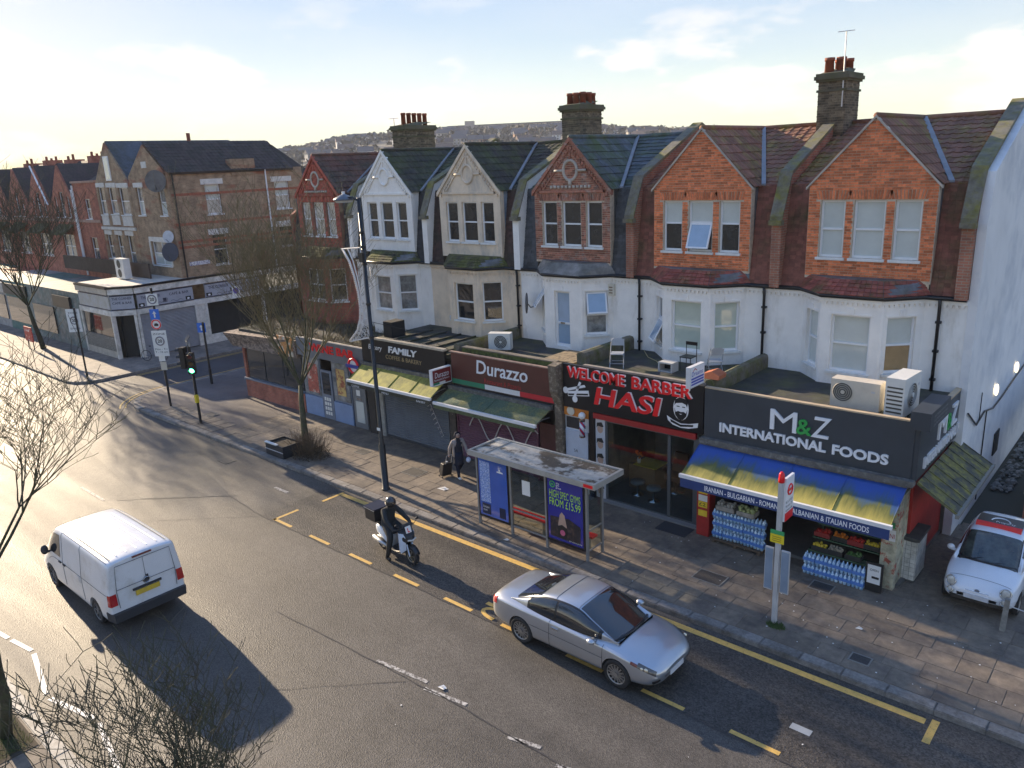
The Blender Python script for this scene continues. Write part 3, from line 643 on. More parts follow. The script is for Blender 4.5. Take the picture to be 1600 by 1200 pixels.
    if st['orn']:
        m = MB()
        for sgn in (-1, 1):       # dentil course and an inner moulding down each rake
            for k in range(16):
                t = (k+.5)/16; x = cx+sgn*1.62*(1-t); z = ZE-.06+(ZA-ZE-.05)*t-.2
                m.box(x-.035, x+.035, YW-.12, YW-.055, z-.05, z+.05)
            m.prism([(cx+sgn*1.28, YW-.11, ZE-.02), (cx+sgn*.03, YW-.11, ZA-.36), (cx+sgn*.03, YW-.11, ZA-.44), (cx+sgn*1.20, YW-.11, ZE-.02)], (0, .05, 0))
        m.box(cx-1.5, cx+1.5, YW-.12, YW-.055, ZE-.14, ZE-.06); m.box(cx-.03, cx+.03, YW-.11, YW-.055, 10.86, 11.2)
        part(m, 'gable_moulding', gm, h, kind='stuff')
        m = MB(); m.ring((cx, YW-.07, 10.5), (1, 0, 0), (0, 0, 1), .30, .06, 28, 6, sy=1.15); m.box(cx-.78, cx-.33, YW-.12, YW-.05, 10.46, 10.54); m.box(cx+.33, cx+.78, YW-.12, YW-.05, 10.46, 10.54)
        if st['orn'] == 1:
            m.box(cx-.06, cx+.06, YW-.13, YW-.05, 10.0, 10.16)
            for k in range(11): m.box(cx-.86+k*.17-.05, cx-.86+k*.17+.05, YW-.12, YW-.05, 9.88, 9.98)
        part(m, 'gable_ring', stone, h, True, kind='stuff')
    # ---- cheeks of the gable, roof planes
    mm_ = moss('roof_'+st['roof'][0], *st['roof'][1:]); mn = moss('hung_'+st['man'][0], *st['man'][1:])
    for sgn in (-1, 1):
        m = MB(); m.box(min(cx+sgn*1.70, cx+sgn*1.62), max(cx+sgn*1.70, cx+sgn*1.62), YW+.17, YW+.9, 7.0, ZE-.02)
        part(m, 'dormer_cheek', {1: WHITE_P(), 2: M('blue_grey_board', (.23, .29, .36), .6, .2, 4)}.get(i, LEAD()), h)
    m = MB()     # closed roof body under the tiles: front slope, rear slope, dormer roof
    m.prism([(x0, YW+.45, ZE-.1), (x0, YR, ZR-.06), (x0, YR+4.6, ZE-.3), (x0, YR+4.6, ZE-.6), (x0, YW+.45, ZE-.5)], (x1-x0, 0, 0))
    m.prism([(cx-1.74, YW-.05, ZE-.03), (cx+1.74, YW-.05, ZE-.03), (cx, YW-.05, ZA-.05)], (0, YR-YW, 0))
    rf = part(m, 'roof', LEAD(), h)
    sl = Vector((0, YR-YW-.45, ZR-ZE+.04)); nrm = Vector((0, -sl.z, sl.y))
    dslope = (ZA-ZE)/1.70
    outside = lambda p: not (abs(p.x-cx) < 1.9 and p.z < ZA-abs(p.x-cx)*dslope-.02)
    nv = int(sl.length/.33)+1; nu = int((x1-x0-.3)/.30)
    wv = 'slate' not in st['roof'][0]
    tiles(rf, (x0+.17, YW+.42, ZE-.08), (1, 0, 0), sl, nrm, nu, nv, (x1-x0-.32)/nu, sl.length/nv, mm_, outside, i >= 4, wv)
    front = lambda p: p.z > ZE-.1+(p.y-YW-.45)*(sl.z/sl.y)-.05
    for sgn in (-1, 1):
        dv_ = Vector((-sgn*1.74, 0, ZA-ZE)); nn = Vector((sgn*dv_.z, 0, abs(dv_.x)))
        tiles(rf, (cx+sgn*1.80, YW-.1 if sgn > 0 else YW-.1+15*.297, ZE-.06), (0, sgn, 0), dv_, nn, 15, 7, .297, dv_.length/7*1.02, mm_, front, i >= 4 and sgn > 0, wv)
    m = MB(); m.tube([(cx, YW-.1, ZA+.01), (cx, YR, ZR+.01)], .085, 8); part(m, 'ridge_tiles', mm_, rf, True)
    m = MB(); m.tube([(x0+.1, YR, ZR), (x1-.1, YR, ZR)], .09, 8); part(m, 'ridge_tiles', mm_, rf, True)
    for sgn in (-1, 1):    # lead valleys
        m = MB(); m.hexa([(cx+sgn*1.86-.07, YW+.40, ZE-.03), (cx+sgn*1.86+.07, YW+.40, ZE-.03), (cx+sgn*.05+.07, YR-.1, ZR-.02), (cx+sgn*.05-.07, YR-.1, ZR-.02), (cx+sgn*1.86-.07, YW+.40, ZE+.03), (cx+sgn*1.86+.07, YW+.40, ZE+.03), (cx+sgn*.05+.07, YR-.1, ZR+.05), (cx+sgn*.05-.07, YR-.1, ZR+.05)])
        part(m, 'valley', M('pale_lead', (.24, .25, .27), .5, .2), rf)
    # steep tile-hung front between gable and party walls
    msl = Vector((0, .45, ZE-ZG-.1)); mnr = Vector((0, -msl.z, msl.y))
    for (a, b) in ((x0+.15, cx-1.70), (cx+1.70, x1-.15)):
        m = MB(); m.hexa([(a, YW, ZG), (b, YW, ZG), (b, YW+.6, ZG), (a, YW+.6, ZG), (a, YW+.44, ZE), (b, YW+.44, ZE), (b, YW+.7, ZE), (a, YW+.7, ZE)])
        pb = part(m, 'tile_hanging', mn, h); tiles(pb, (a, YW-.02, ZG+.06), (1, 0, 0), msl, mnr, max(1, round((b-a)/.165)), 26, (b-a)/max(1, round((b-a)/.165)), msl.length/26, mn, None, False, False, 'hung_tile', .02)
    # ---- party wall parapet on the right-hand side (end house: the gable end)
    px = x1 if i < 5 else x1-.16
    if True:
        cop = M('mossy_coping', (.17, .155, .12), .9, .3, 5, c2=(.19, .17, .035), f2=.56, w2=.1, s2=1.7, bump=.5, bscale=30); pm = brickmat('party_brick', (.40, .15, .09), (.30, .12, .08), (.30, .24, .18)) if i >= 3 else WHITE_P()
        m = MB(); m.prism([(px-.15, YW-.2, ZG), (px-.15, YW-.2, 8.85), (px-.15, YW+.38, 10.12), (px-.15, YR, 11.85), (px-.15, YR+4.6, 10.0), (px-.15, YR+4.6, 9), (px-.15, YW+.3, 9), (px-.15, YW+.2, ZG)], (.30, 0, 0)); pw = part(m, 'party_wall', pm, h)
        m = MB(); ty = [(YW-.24, 8.86), (YW+.36, 10.14), (YR, 11.88), (YR+4.6, 10.02)]
        for a, b in zip(ty, ty[1:]): m.prism([(px-.19, a[0], a[1]), (px-.19, b[0], b[1]), (px-.19, b[0], b[1]+.11), (px-.19, a[0], a[1]+.11)], (.38, 0, 0))
        m.box(px-.19, px+.19, YW-.34, YW-.1, 8.72, 8.86); part(m, 'coping', cop, pw)
    # downpipe
    if i in (2, 3, 4, 5):
        px_, = {2: (-20.15,), 3: (-14.55,), 4: (-10.05,), 5: (-5.15,)}[i]
        m = MB(); m.tube([(px_, YW-.14, ZG), (px_, YW-.1, ZG-.25), (px_, YW-.1, 4.2)], .045, 8)
        for z in (4.6, 5.4, 6.2): m.box(px_-.07, px_+.07, YW-.13, YW, z-.03, z+.03)
        part(m, 'downpipe', MATS['black_plastic'], h, True)
    return h
for i in range(6): house(i)
# ---- chimneys: part of the house they rise from
def chimney(h, x, y, pots, label, top=13.0, wx=.85, wy=1.25):
    soot = M('stock_brick_stack', (.17, .135, .09), .9, .3, 9, rand=.4, c2=(.06, .055, .045), f2=.56, s2=3, bump=.4, bscale=90); m = MB(); m.box(x-wx/2, x+wx/2, y-wy/2, y+wy/2, 10.6, top)
    c = part(m, 'chimney_stack', M('stack_mortar', (.27, .22, .15), .95, .3, 4), h); b = MB(); z = 11.2; row = 0
    while z < top-.05:      # real courses on the two sides that show
        for (F_, L_) in ((Face((x-wx/2, y-wy/2), (x+wx/2, y-wy/2)), wx), (Face((x+wx/2, y-wy/2), (x+wx/2, y+wy/2)), wy), (Face((x-wx/2, y+wy/2), (x-wx/2, y-wy/2)), wy)):
            k = -.11 if row % 2 else 0
            while k < L_:
                a, e = max(k, 0), min(k+.213, L_)
                if e-a > .04: F_.box(b, a, e, -.014, .02, z, z+.064)
                k += .226
        z += .077; row += 1
    part(b, 'brick', soot, c, kind='stuff')
    m = MB()
    for k, (o, z0, z1) in enumerate(((.05, top-.42, top-.35), (.07, top-.12, top-.05), (.12, top-.05, top+.06), (.08, top+.06, top+.14))): m.box(x-wx/2-o, x+wx/2+o, y-wy/2-o, y+wy/2+o, z0, z1)
    part(m, 'stack_cap', M('stack_cement', (.14, .125, .09), .95, .3, 4, c2=(.09, .09, .045), s2=2), c)
    m = MB(); m.prism([(x-wx/2, y-wy/2, top+.14), (x+wx/2, y-wy/2, top+.14), (x+wx/2-.15, y, top+.3), (x-wx/2+.15, y, top+.3)], (0, wy*.5, 0)); part(m, 'flaunching', MATS['stack_cement'], c)
    tc = M('terracotta_pot', (.36, .095, .05), .8, .2, 8, rand=.2, c2=(.18, .07, .05), s2=4)
    for (dx, dy, hh, r) in pots:
        p = MB(); p.tube([(x+dx, y+dy, top+.15), (x+dx, y+dy, top+hh-.1), (x+dx, y+dy, top+hh-.1), (x+dx, y+dy, top+hh), (x+dx, y+dy, top+hh), (x+dx, y+dy, top+.4)], [r, r*.9, r*1.06, r*1.06, r*.75, r*.7], 12); part(p, 'chimney_pot', tc, c, True)
    return c
chimney(HOUSE[4], -9.7, 27.25, [(-.22, -.35, .62, .15), (.1, -.2, .62, .15), (.18, .3, .6, .13), (-.15, .3, .6, .13)], '')
chimney(HOUSE[2], -20.02, 27.3, [(-.25, -.45, .6, .13), (.05, -.45, .6, .13), (.28, -.3, .62, .13), (-.25, 0, .6, .13), (.05, 0, .64, .13), (.28, .1, .62, .13), (-.2, .42, .6, .13), (.22, .45, .6, .13)], '', 12.85, .9, 1.5)
c3 = chimney(HOUSE[0], -30.3, 27.3, [(.1, -.7, .72, .12), (.1, -.35, .72, .12), (.1, 0, .72, .12), (.1, .35, .72, .12), (.1, .7, .72, .12)], '', 12.7, .9, 1.95)
def aerial(x, y, z0, z1, label):
    t = thing('tv_aerial', label, 'aerial', (x, y, z0)); m = MB(); m.cyl((x, y, z0), (x, y, z1), .022, .018, 6); part(m, 'mast', M('galvanised', (.55, .55, .55), .45, .15, metal=.6), t)
    m = MB(); m.cyl((x-.22, y-.1, z1), (x+.22, y+.1, z1+.02), .01, n=4)
    for k in range(6): a = -.2+k*.08; m.cyl((x+a+.04, y+a*.4-.1, z1+.01), (x+a-.04, y+a*.4+.1, z1+.01), .006, n=4)
    part(m, 'yagi', MATS['galvanised'], t)
aerial(-9.35, 26.6, 12.1, 14.3, 'thin white television aerial strapped to the right hand chimney stack')
aerial(-30.9, 26.6, 11.8, 13.2, 'small television aerial beside the left hand chimney stack')
# ---- the tall rendered end wall of the row
def end_wall():
    X = -4.5; m = MB(); r = M('end_wall_render', (.76, .755, .75), .75, .06, .8, c2=(.55, .57, .60), f2=.6, s2=.6, bump=.25, bscale=25)
    m.prism([(X, YW-.02, 0), (X, YW-.02, 7.0), (X, YW+.02, 8.8), (X, YW+.36, 10.1), (X, YR, 11.84), (X, YR+4.6, 9.9), (X, 40, 7.2), (X, 40, 0)], (.22, 0, 0))
    w = part(m, 'end_wall', r, HOUSE[5])
    for y, z in ((26.95, 3.48), (30.15, 3.48)):
        m = MB(); m.ball((X+.28, y, z), .15, 14, 8, (.4, .75, 1.3)); o = part(m, 'bulkhead_lamp', M('lit_lamp', (1, .9, .68), .4, .02, emit=.35), w, True)
    m = MB(); m.tube([(X+.26, 23.3, 3.7), (X+.26, 24.6, 3.0), (X+.26, 25.6, 3.15), (X+.26, 26.9, 2.9), (X+.26, 28.2, 2.95), (X+.26, 30.0, 3.1), (X+.26, 33.5, 3.3)], .025, 6); m.tube([(X+.26, 25.9, 3.1), (X+.26, 25.9, .2)], .02, 6); m.tube([(X+.26, 24.9, 3.0), (X+.26, 24.9, 3.9)], .015, 5)
    part(m, 'cable', MATS['black_plastic'], w)
    m = MB(); m.box(X+.2, X+.26, 27.9, 28.6, 1.0, 1.75); part(m, 'vent_opening', M('dark_opening', (.02, .02, .02), .7), w)
end_wall()
# ================================================================ the shops: ground floors of the terrace
YF = 19.25; YS = 19.40
def flat(name, c, rough=.5, var=.06): return M(name, c, rough, var, 3)
def boxpart(root, name, mat, *b, **k): return part(MB().box(*b), name, mat, root, **k)
FELT = M('roofing_felt', (.045, .045, .045), .9, .35, 2.5, c2=(.07, .075, .03), f2=.55, s2=1.2, bump=.5, bscale=25)
MOSSY = M('mossy_render', (.15, .135, .11), .9, .3, 4, c2=(.10, .105, .03), f2=.52, s2=2.5, bump=.5, bscale=30)
GREY_S = M('grey_shutter', (.115, .13, .145), .55, .15, 2, metal=.3); PURP_S = M('purple_shutter', (.13, .045, .075), .55, .2, 2)
BLACKP = M('black_gloss', (.012, .012, .014), .3, .1); CHARC = M('charcoal_panel', (.040, .050, .062), .45, .12, 1.5)
DIRTY = M('dirty_ledge', (.12, .115, .105), .85, .3, 6, c2=(.28, .27, .25), f2=.62, s2=5, bump=.3, bscale=40)
SHOPGLASS = glassmat('shop_glass', (.82, .86, .86), .35)
def shop_shell(h, x0, x1, zr, floor=None):
    boxpart(h, 'flat_roof', FELT, x0, x1, YF+.12, YW+.1, zr-.2, zr)
    boxpart(h, 'shop_back_wall', M('shop_inner_wall', (.30, .28, .25), .85, .15), x0, x1, YW+.12, YW+.3, .1, zr-.2)
def roof_wall(h, x, y0, y1, z0, z1, w=.3):
    m = MB(); P = [(-w/2, 0), (w/2, 0), (w/2, z1-z0-.12), (w*.38, z1-z0-.03), (0, z1-z0), (-w*.38, z1-z0-.03), (-w/2, z1-z0-.12)]
    m.prism([(x+a, y0, z0+b) for a, b in P], (0, y1-y0, 0)); part(m, 'roof_party_wall', MOSSY, h)
def awning(h, x0, x1, y0, z0, y1, z1, mat, bar, valance=.0, vmat=None, panels=4):
    a = thing_part = None
    m = MB(); m.hexa([(x0, y1, z1-.02), (x1, y1, z1-.02), (x1, y0, z0-.02), (x0, y0, z0-.02), (x0, y1, z1), (x1, y1, z1), (x1, y0, z0), (x0, y0, z0)]); aw = part(m, 'awning', mat, h)
    m = MB()
    for k in range(panels+1):
        x = x0+(x1-x0)*k/panels; m.tube([(x, y0, z0+.012), (x, y1, z1+.012)], .012, 5)
    part(m, 'awning_seam', mat, aw, kind='stuff')
    m = MB().box(x0-.04, x1+.04, y1-.07, y1+.02, z1-.07, z1+.03); part(m, 'front_rail', bar, aw)
    m = MB().box(x0-.04, x1+.04, y0-.05, y0+.1, z0-.02, z0+.12); part(m, 'roller_box', bar if valance == 0 else DIRTY, aw)
    for x in (x0+.06, x1-.06):
        m = MB(); m.tube([(x, y0, z0-.3), (x, (y0+y1)/2, (z0+z1)/2-.1), (x, y1, z1-.04)], .018, 6); part(m, 'folding_arm', M('arm_metal', (.4, .4, .4), .4, .1, metal=.5), aw)
    if valance:
        m = MB().box(x0, x1, y1-.06, y1-.045, z1-.07-valance, z1-.06); part(m, 'valance', vmat, aw)
    return aw
def shutter(h, x0, x1, z0, z1, mat, y=YS):
    m = MB(); n = int((z1-z0)/.085)
    for k in range(n):
        a = z0+(z1-z0)*k/n; b = z0+(z1-z0)*(k+1)/n
        m.add([(x0, y, a), (x1, y, a), (x1, y-.028, (a+b)/2), (x0, y-.028, (a+b)/2), (x1, y, b), (x0, y, b)], [(0, 1, 2, 3), (3, 2, 4, 5)])
    s = part(m, 'roller_shutter', mat, h)
    for x in (x0-.05, x1-.01): boxpart(s, 'guide_rail', mat, x, x+.06, y-.05, y+.03, z0, z1)
    boxpart(s, 'bottom_bar', flat('bar_dark', (.06, .06, .06)), x0, x1, y-.04, y+.01, z0, z0+.08)
    return s
# ------------------------------------------------ food shop under the end house
def food_shop():
    h = HOUSE[5]; x0, x1 = -10.02, -4.55; shop_shell(h, x0, x1, 4.28)
    boxpart(h, 'shop_floor', flat('shop_floor', (.13, .125, .115), .5, .2), x0, x1, YS-.15, YW, .1, .2)
    fa = boxpart(h, 'fascia', CHARC, x0, x1, YF, YF+.12, 3.08, 4.52)
    boxpart(fa, 'fascia_cap', M('bare_timber_cap', (.50, .38, .25), .8, .15, 5), x0, x1+.02, YF-.01, YF+.13, 4.522, 4.56)
    boxpart(fa, 'ledge', DIRTY, x0-.06, x1+.1, YF-.16, YF+.1, 2.93, 3.078)
    wl = M('white_letter', (.80, .81, .83), .35, .04); gl = M('green_letter', (.02, .36, .08), .35, .05)
    U, V = (1, 0, 0), (0, 0, 1)
    text(fa, 'M', (-8.08, YF, 3.70), U, V, .72, .56, .05, wl); text(fa, '&', (-7.37, YF, 3.70), U, V, .40, .42, .05, gl, bold=.012); text(fa, 'Z', (-6.98, YF, 3.70), U, V, .50, .55, .05, wl, bold=.004, shear=.12)
    text(fa, 'INTERNATIONAL', (-9.53, YF, 3.33), U, V, 2.95, .27, .05, wl, bold=.03); text(fa, 'FOODS', (-6.42, YF, 3.33), U, V, 1.35, .27, .05, wl, bold=.03)
    # side return of the sign
    sf = boxpart(h, 'side_fascia', CHARC, -4.55, -4.43, YF+.02, 24.45, 3.05, 4.40)
    boxpart(sf, 'fascia_cap', MATS['bare_timber_cap'], -4.56, -4.42, YF+1.5, 24.4, 4.402, 4.45)
    U2 = (0, 1, 0); X2 = -4.43
    text(sf, 'M', (X2, 20.9, 3.62), U2, V, .75, .60, .05, wl); text(sf, '&', (X2, 21.7, 3.62), U2, V, .45, .45, .05, gl); text(sf, 'Z', (X2, 22.2, 3.62), U2, V, .55, .58, .05, wl)
    text(sf, 'INTERNATIONAL FOODS', (X2, 19.75, 3.22), U2, V, 4.5, .28, .05, wl, bold=.02)
    hb = boxpart(h, 'sign_light_hood', CHARC, -4.62, -4.18, 19.0, 20.75, 4.42, 4.86); 
    for k in range(3): text(hb, 'ELECTRONIC FOOD & WINE', (-4.18, 19.3, 4.70-k*.11), U2, V, 1.2, .06, .004, M('dim_print', (.3, .3, .3), .6))
    # blue awning with algae along the lower edge
    name = 'blue_awning_algae'; mt = bpy.data.materials.new(name); mt.use_nodes = True; t = mt.node_tree; N = t.nodes; L = t.links; p = N['Principled BSDF']; p.inputs['Roughness'].default_value = .6
    g = N.new('ShaderNodeNewGeometry'); sp = N.new('ShaderNodeSeparateXYZ'); L.new(g.outputs['Position'], sp.inputs[0])
    mp = N.new('ShaderNodeMapping'); mp.inputs['Scale'].default_value = (1.3, .35, .35); L.new(g.outputs['Position'], mp.inputs[0]); n1 = N.new('ShaderNodeTexNoise'); n1.inputs['Scale'].default_value = 1.1; n1.inputs['Detail'].default_value = 3; L.new(mp.outputs[0], n1.inputs[0])
    mp2 = N.new('ShaderNodeMapping'); mp2.inputs['Scale'].default_value = (14, 2, 2); L.new(g.outputs['Position'], mp2.inputs[0]); n2 = N.new('ShaderNodeTexNoise'); n2.inputs['Scale'].default_value = 1.4; n2.inputs['Detail'].default_value = 5; L.new(mp2.outputs[0], n2.inputs[0])
    def rng(x, a, b, c, d):
        r = N.new('ShaderNodeMapRange'); r.inputs[1].default_value = a; r.inputs[2].default_value = b; r.inputs[3].default_value = c; r.inputs[4].default_value = d; L.new(x, r.inputs[0]); return r.outputs[0]
    def op(o, a, b):
        m = N.new('ShaderNodeMath'); m.operation = o
        for i_, v_ in enumerate((a, b)):
            if isinstance(v_, (int, float)): m.inputs[i_].default_value = v_
            else: L.new(v_, m.inputs[i_])
        return m.outputs[0]
    grad = rng(sp.outputs[1], 19.15, 18.12, 0, 1); gg = op('ADD', grad, op('MULTIPLY', op('SUBTRACT', n1.outputs[0], .5), 1.1)); gg = op('ADD', gg, op('MULTIPLY', op('SUBTRACT', n2.outputs[0], .5), .35))
    cr = N.new('ShaderNodeValToRGB'); e = cr.color_ramp.elements; e[0].position = .22; e[0].color = (.018, .085, .36, 1); e[1].position = .98; e[1].color = (.47, .38, .09, 1)
    for ps, cc in ((.48, (.045, .10, .16, 1)), (.62, (.115, .125, .03, 1)), (.82, (.30, .26, .06, 1))): q = e.new(ps); q.color = cc
    L.new(gg, cr.inputs[0]); L.new(cr.outputs[0], p.inputs['Base Color'])
    navy = flat('navy_valance', (.02, .05, .17), .6, .1)
    aw = awning(h, -10.1, -4.6, YF-.02, 2.88, 18.13, 2.27, mt, flat('white_rail', (.75, .75, .75), .4), .27, navy, 4)
    text(aw, 'IRANIAN - BULGARIAN - ROMANIAN - ALBANIAN & ITALIAN FOODS', (-9.35, 18.13-.06, 1.985), U, V, 4.3, .15, .006, wl, bold=.015)
    # side awning, green with algae
    sm = M('algae_awning', (.075, .075, .06), .8, .2, 2, c2=(.26, .23, .05), f2=.55, w2=.1, s2=3.2, stretch=(.6, 5, .6)); m = MB(); m.hexa([(-4.45, 19.45, 2.9), (-3.52, 19.45, 2.32), (-3.52, 23.4, 2.32), (-4.45, 23.4, 2.9), (-4.45, 19.45, 2.93), (-3.52, 19.45, 2.35), (-3.52, 23.4, 2.35), (-4.45, 23.4, 2.93)]); sa = part(m, 'side_awning', sm, h)
    boxpart(sa, 'front_rail', flat('dull_rail', (.2, .2, .18)), -3.55, -3.47, 19.42, 23.43, 2.26, 2.36)
    for k in range(9): m = MB(); y = 19.5+k*.48; m.tube([(-4.44, y, 2.945), (-3.52, y, 2.365)], .012, 5); part(m, 'awning_seam', sm, sa)
    # shop front: posters, pillars, dark interior
    red = flat('red_panel', (.42, .03, .025), .5, .15); ply = M('poster_wall', (.45, .42, .30), .6, .5, 4, c2=(.38, .08, .05), f2=.58, w2=.03, s2=3)
    boxpart(h, 'shop_side_wall', red, -4.72, -4.6, YS+.5, YW, .12, 2.9); boxpart(h, 'shop_side_wall', flat('dark_inner', (.05, .05, .05)), -10.0, -9.9, YS+.02, YW, .12, 2.9)
    pl = boxpart(h, 'red_pillar', red, -10.05, -9.66, YS-.42, YS-.05, .12, 2.2)
    yel = flat('yellow_sticker', (.80, .55, .04), .5, .15); wst = flat('white_sticker', (.75, .75, .72), .5)
    for k, (z, mtx) in enumerate(((1.55, yel), (1.32, wst), (1.12, yel), (.85, yel))):
        boxpart(pl, 'sticker', mtx, -10.0, -9.72, YS-.428, YS-.422, z-.11, z+.08)
    text(pl, '£2', (-9.97, YS-.43, 1.50), U, V, .2, .1, .004, flat('black_print', (.02, .02, .02))); text(pl, '£2', (-9.97, YS-.43, 1.06), U, V, .2, .1, .004, MATS['black_print'])
    pw = boxpart(h, 'poster_panel', ply, -5.02, -4.66, YS-.35, YS+.45, .12, 2.6)
    boxpart(pw, 'poster', wst, -5.0, -4.70, YS-.358, YS-.352, 1.45, 1.75); text(pw, 'ZENI', (-4.98, YS-.36, 1.53), U, V, .26, .12, .004, red)
    boxpart(pw, 'poster', flat('green_poster', (.05, .28, .10), .5), -4.97, -4.73, YS-.358, YS-.352, 1.80, 1.95); boxpart(pw, 'poster', yel, -4.97, -4.73, YS-.358, YS-.352, 2.1, 2.4)
    # tiled pillar: each glazed tile its own piece
    tp = boxpart(h, 'tiled_pillar', flat('grout', (.10, .10, .09), .9), -4.74, -4.36, 19.74, 20.62, .12, 1.28)
    tm = M('white_glazed_tile', (.60, .58, .52), .3, .15, 5, rand=.15, c2=(.30, .28, .22), f2=.62, s2=3)
    ta = mesh_of(MB().box(-.058, .058, -.012, 0, -.055, .055), 'glazed_tile', tm); tb = mesh_of(MB().box(0, .012, -.058, .058, -.055, .055), 'glazed_tile', tm)
    for j in range(9):
        for i_ in range(3): piece(ta, 'glazed_tile', (-4.676+i_*.126, 19.74, .24+j*.118), tp)
        for i_ in range(7): piece(tb, 'glazed_tile', (-4.36, 19.80+i_*.126, .24+j*.118), tp)
    boxpart(tp, 'slab_cap', M('dark_cap', (.06, .06, .055), .8, .2), -4.80, -4.30, 19.68, 20.7, 1.282, 1.36)
    boxpart(h, 'shop_back_shelf', M('shop_stock', (.22, .18, .13), .8, .5, 6, c2=(.35, .08, .04), f2=.6, w2=.03, s2=7), -9.6, -5.1, 21.9, 22.9, .2, 2.2)
food_shop()
# ---- goods standing outside the food shop
def water_pack_mesh():
    blue = M('water_bottle_blue', (.28, .50, .72), .18, .25, 9, c2=(.60, .75, .85), f2=.56, w2=.06, s2=9, coat=.6); m = MB()
    for i in range(3):
        for j in range(2):
            x, y = -.1+i*.1, -.05+j*.1; m.tube([(x, y, 0), (x, y, .09), (x, y, .10), (x, y, .12), (x, y, .13), (x, y, .20), (x, y, .25), (x, y, .285)], [.047, .049, .043, .043, .049, .048, .018, .017], 8)
    return m, blue
def goods():
    m, blue = water_pack_mesh(); proto = None; lab = flat('pack_label', (.08, .22, .55), .4); k = 0
    def pack(x, y, z, label, grp):
        nonlocal proto
        if proto is None:
            t = thing('water_pack', label, 'water pack', (0, 0, 0), grp); part(m, 'bottles', blue, t, True, kind='stuff'); q = MB(); q.box(-.152, .152, -.102, .102, .085, .17); part(q, 'wrap_label', lab, t); proto = t
            t.location = (x, y, z); t.rotation_euler = (0, 0, random.uniform(-.08, .08)); return t
        t = clone(proto, (x, y, z), random.uniform(-.08, .08), label); t['group'] = grp; return t
    t = thing('display_pallet', 'low dark pallet under the water packs left of the shop door', 'pallet', (-8.75, 19.0, .12))
    for a in range(5): part(MB().box(-9.5, -8.0, 18.78+a*.1, 18.86+a*.1, .20, .24), 'board', M('pallet_wood', (.13, .09, .06), .85, .3, 5), t)
    for a in (-9.45, -8.8, -8.1): part(MB().box(a, a+.08, 18.78, 19.26, .12, .199), 'bearer', MATS['pallet_wood'], t)
    N5 = ('nearest the red pillar', 'second from the red pillar', 'in the middle', 'second from the shop door', 'nearest the shop door')
    for r in range(3):
        for i in range(5):
            pack(-9.35+i*.31, 18.95+.05*random.random(), .245+r*.292, f"blue water pack in the {('bottom', 'middle', 'top')[r]} row of the left stack, {N5[i]}", 'water packs left of the door')
    N6 = ('at the door end', 'second from the door end', 'in the middle', 'second from the notice board', 'next to the notice board')
    for r in range(2):
        for i in range(5): pack(-6.62+i*.31, 18.72+.01*r, .125+.292*r, f"blue water pack in the {('lower', 'upper')[r]} row under the fruit stand, {N6[i]}", 'water packs under the fruit stand')
    # crates on top of the left stack
    cr = M('crate_grey', (.33, .31, .28), .6, .3, 6)
    def crate(x, y, z, w, d, hh, mat, label, fill=None, fc=None, r=.04, tilt=0):
        t = thing('produce_crate', label, 'crate', (x, y, z)); m = MB(); m.box(x-w/2, x+w/2, y-d/2, y+d/2, z, z+.015); part(m, 'crate_base', mat, t)
        for b in ((x-w/2, x-w/2+.015, y-d/2, y+d/2), (x+w/2-.015, x+w/2, y-d/2, y+d/2), (x-w/2+.016, x+w/2-.016, y-d/2, y-d/2+.015), (x-w/2+.016, x+w/2-.016, y+d/2-.015, y+d/2)): part(MB().box(*b, z+.001, z+hh), 'crate_side', mat, t)
        if fill:
            m = MB()
            for a in range(int((w-.03)/(r*1.9))):
                for b in range(int((d-.03)/(r*1.9))):
                    for c_ in range(2):
                        if c_ and random.random() < .45: continue
                        m.ball((x-w/2+.02+r+a*r*1.95+random.uniform(-.01, .01), y-d/2+.02+r+b*r*1.95+random.uniform(-.01, .01), z+.02+r+hh*.45+c_*r*1.3), r, 8, 6)
            part(m, fill, fc, t, True, kind='stuff')
        if tilt: t.rotation_euler = (tilt, 0, 0)
        return t
    org = M('orange_skin', (.80, .22, .02), .45, .15, 20); tom = M('tomato_skin', (.55, .03, .02), .3, .15, 20); grn = M('green_veg', (.08, .16, .04), .5, .3, 15); lem = M('lemon_skin', (.70, .50, .05), .45, .15, 20)
    drk = flat('crate_black', (.03, .03, .03), .5); rdc = flat('crate_red', (.30, .03, .03), .5)
    crate(-9.1, 19.0, 1.14, .55, .38, .14, cr, 'grey crate on the water packs, nearest the red pillar', 'packets', flat('packets', (.4, .38, .33), .5, .4), .05); crate(-8.5, 19.0, 1.14, .5, .38, .14, cr, 'grey crate with pale greens on the water packs, nearest the shop door', 'cabbages', M('pale_green', (.35, .40, .18), .6, .3, 12), .06)
    # fruit stand: stepped frame
    st = thing('fruit_stand', 'stepped green grocer stand of fruit crates right of the shop door', 'stand', (-5.85, 19.1, .12)); fr = flat('stand_green', (.04, .09, .05), .7, .3)
    for k, (y0, y1, z) in enumerate(((18.82, 19.1, .74), (19.1, 19.42, 1.0), (19.42, 19.72, 1.26))): part(MB().box(-6.72, -5.05, y0, y1, z-.04, z), 'shelf', fr, st)
    for x in (-6.7, -5.1):
        for (y, z) in ((18.84, .7), (19.7, 1.22)): part(MB().box(x, x+.05, y, y+.05, .12, z), 'leg', fr, st)
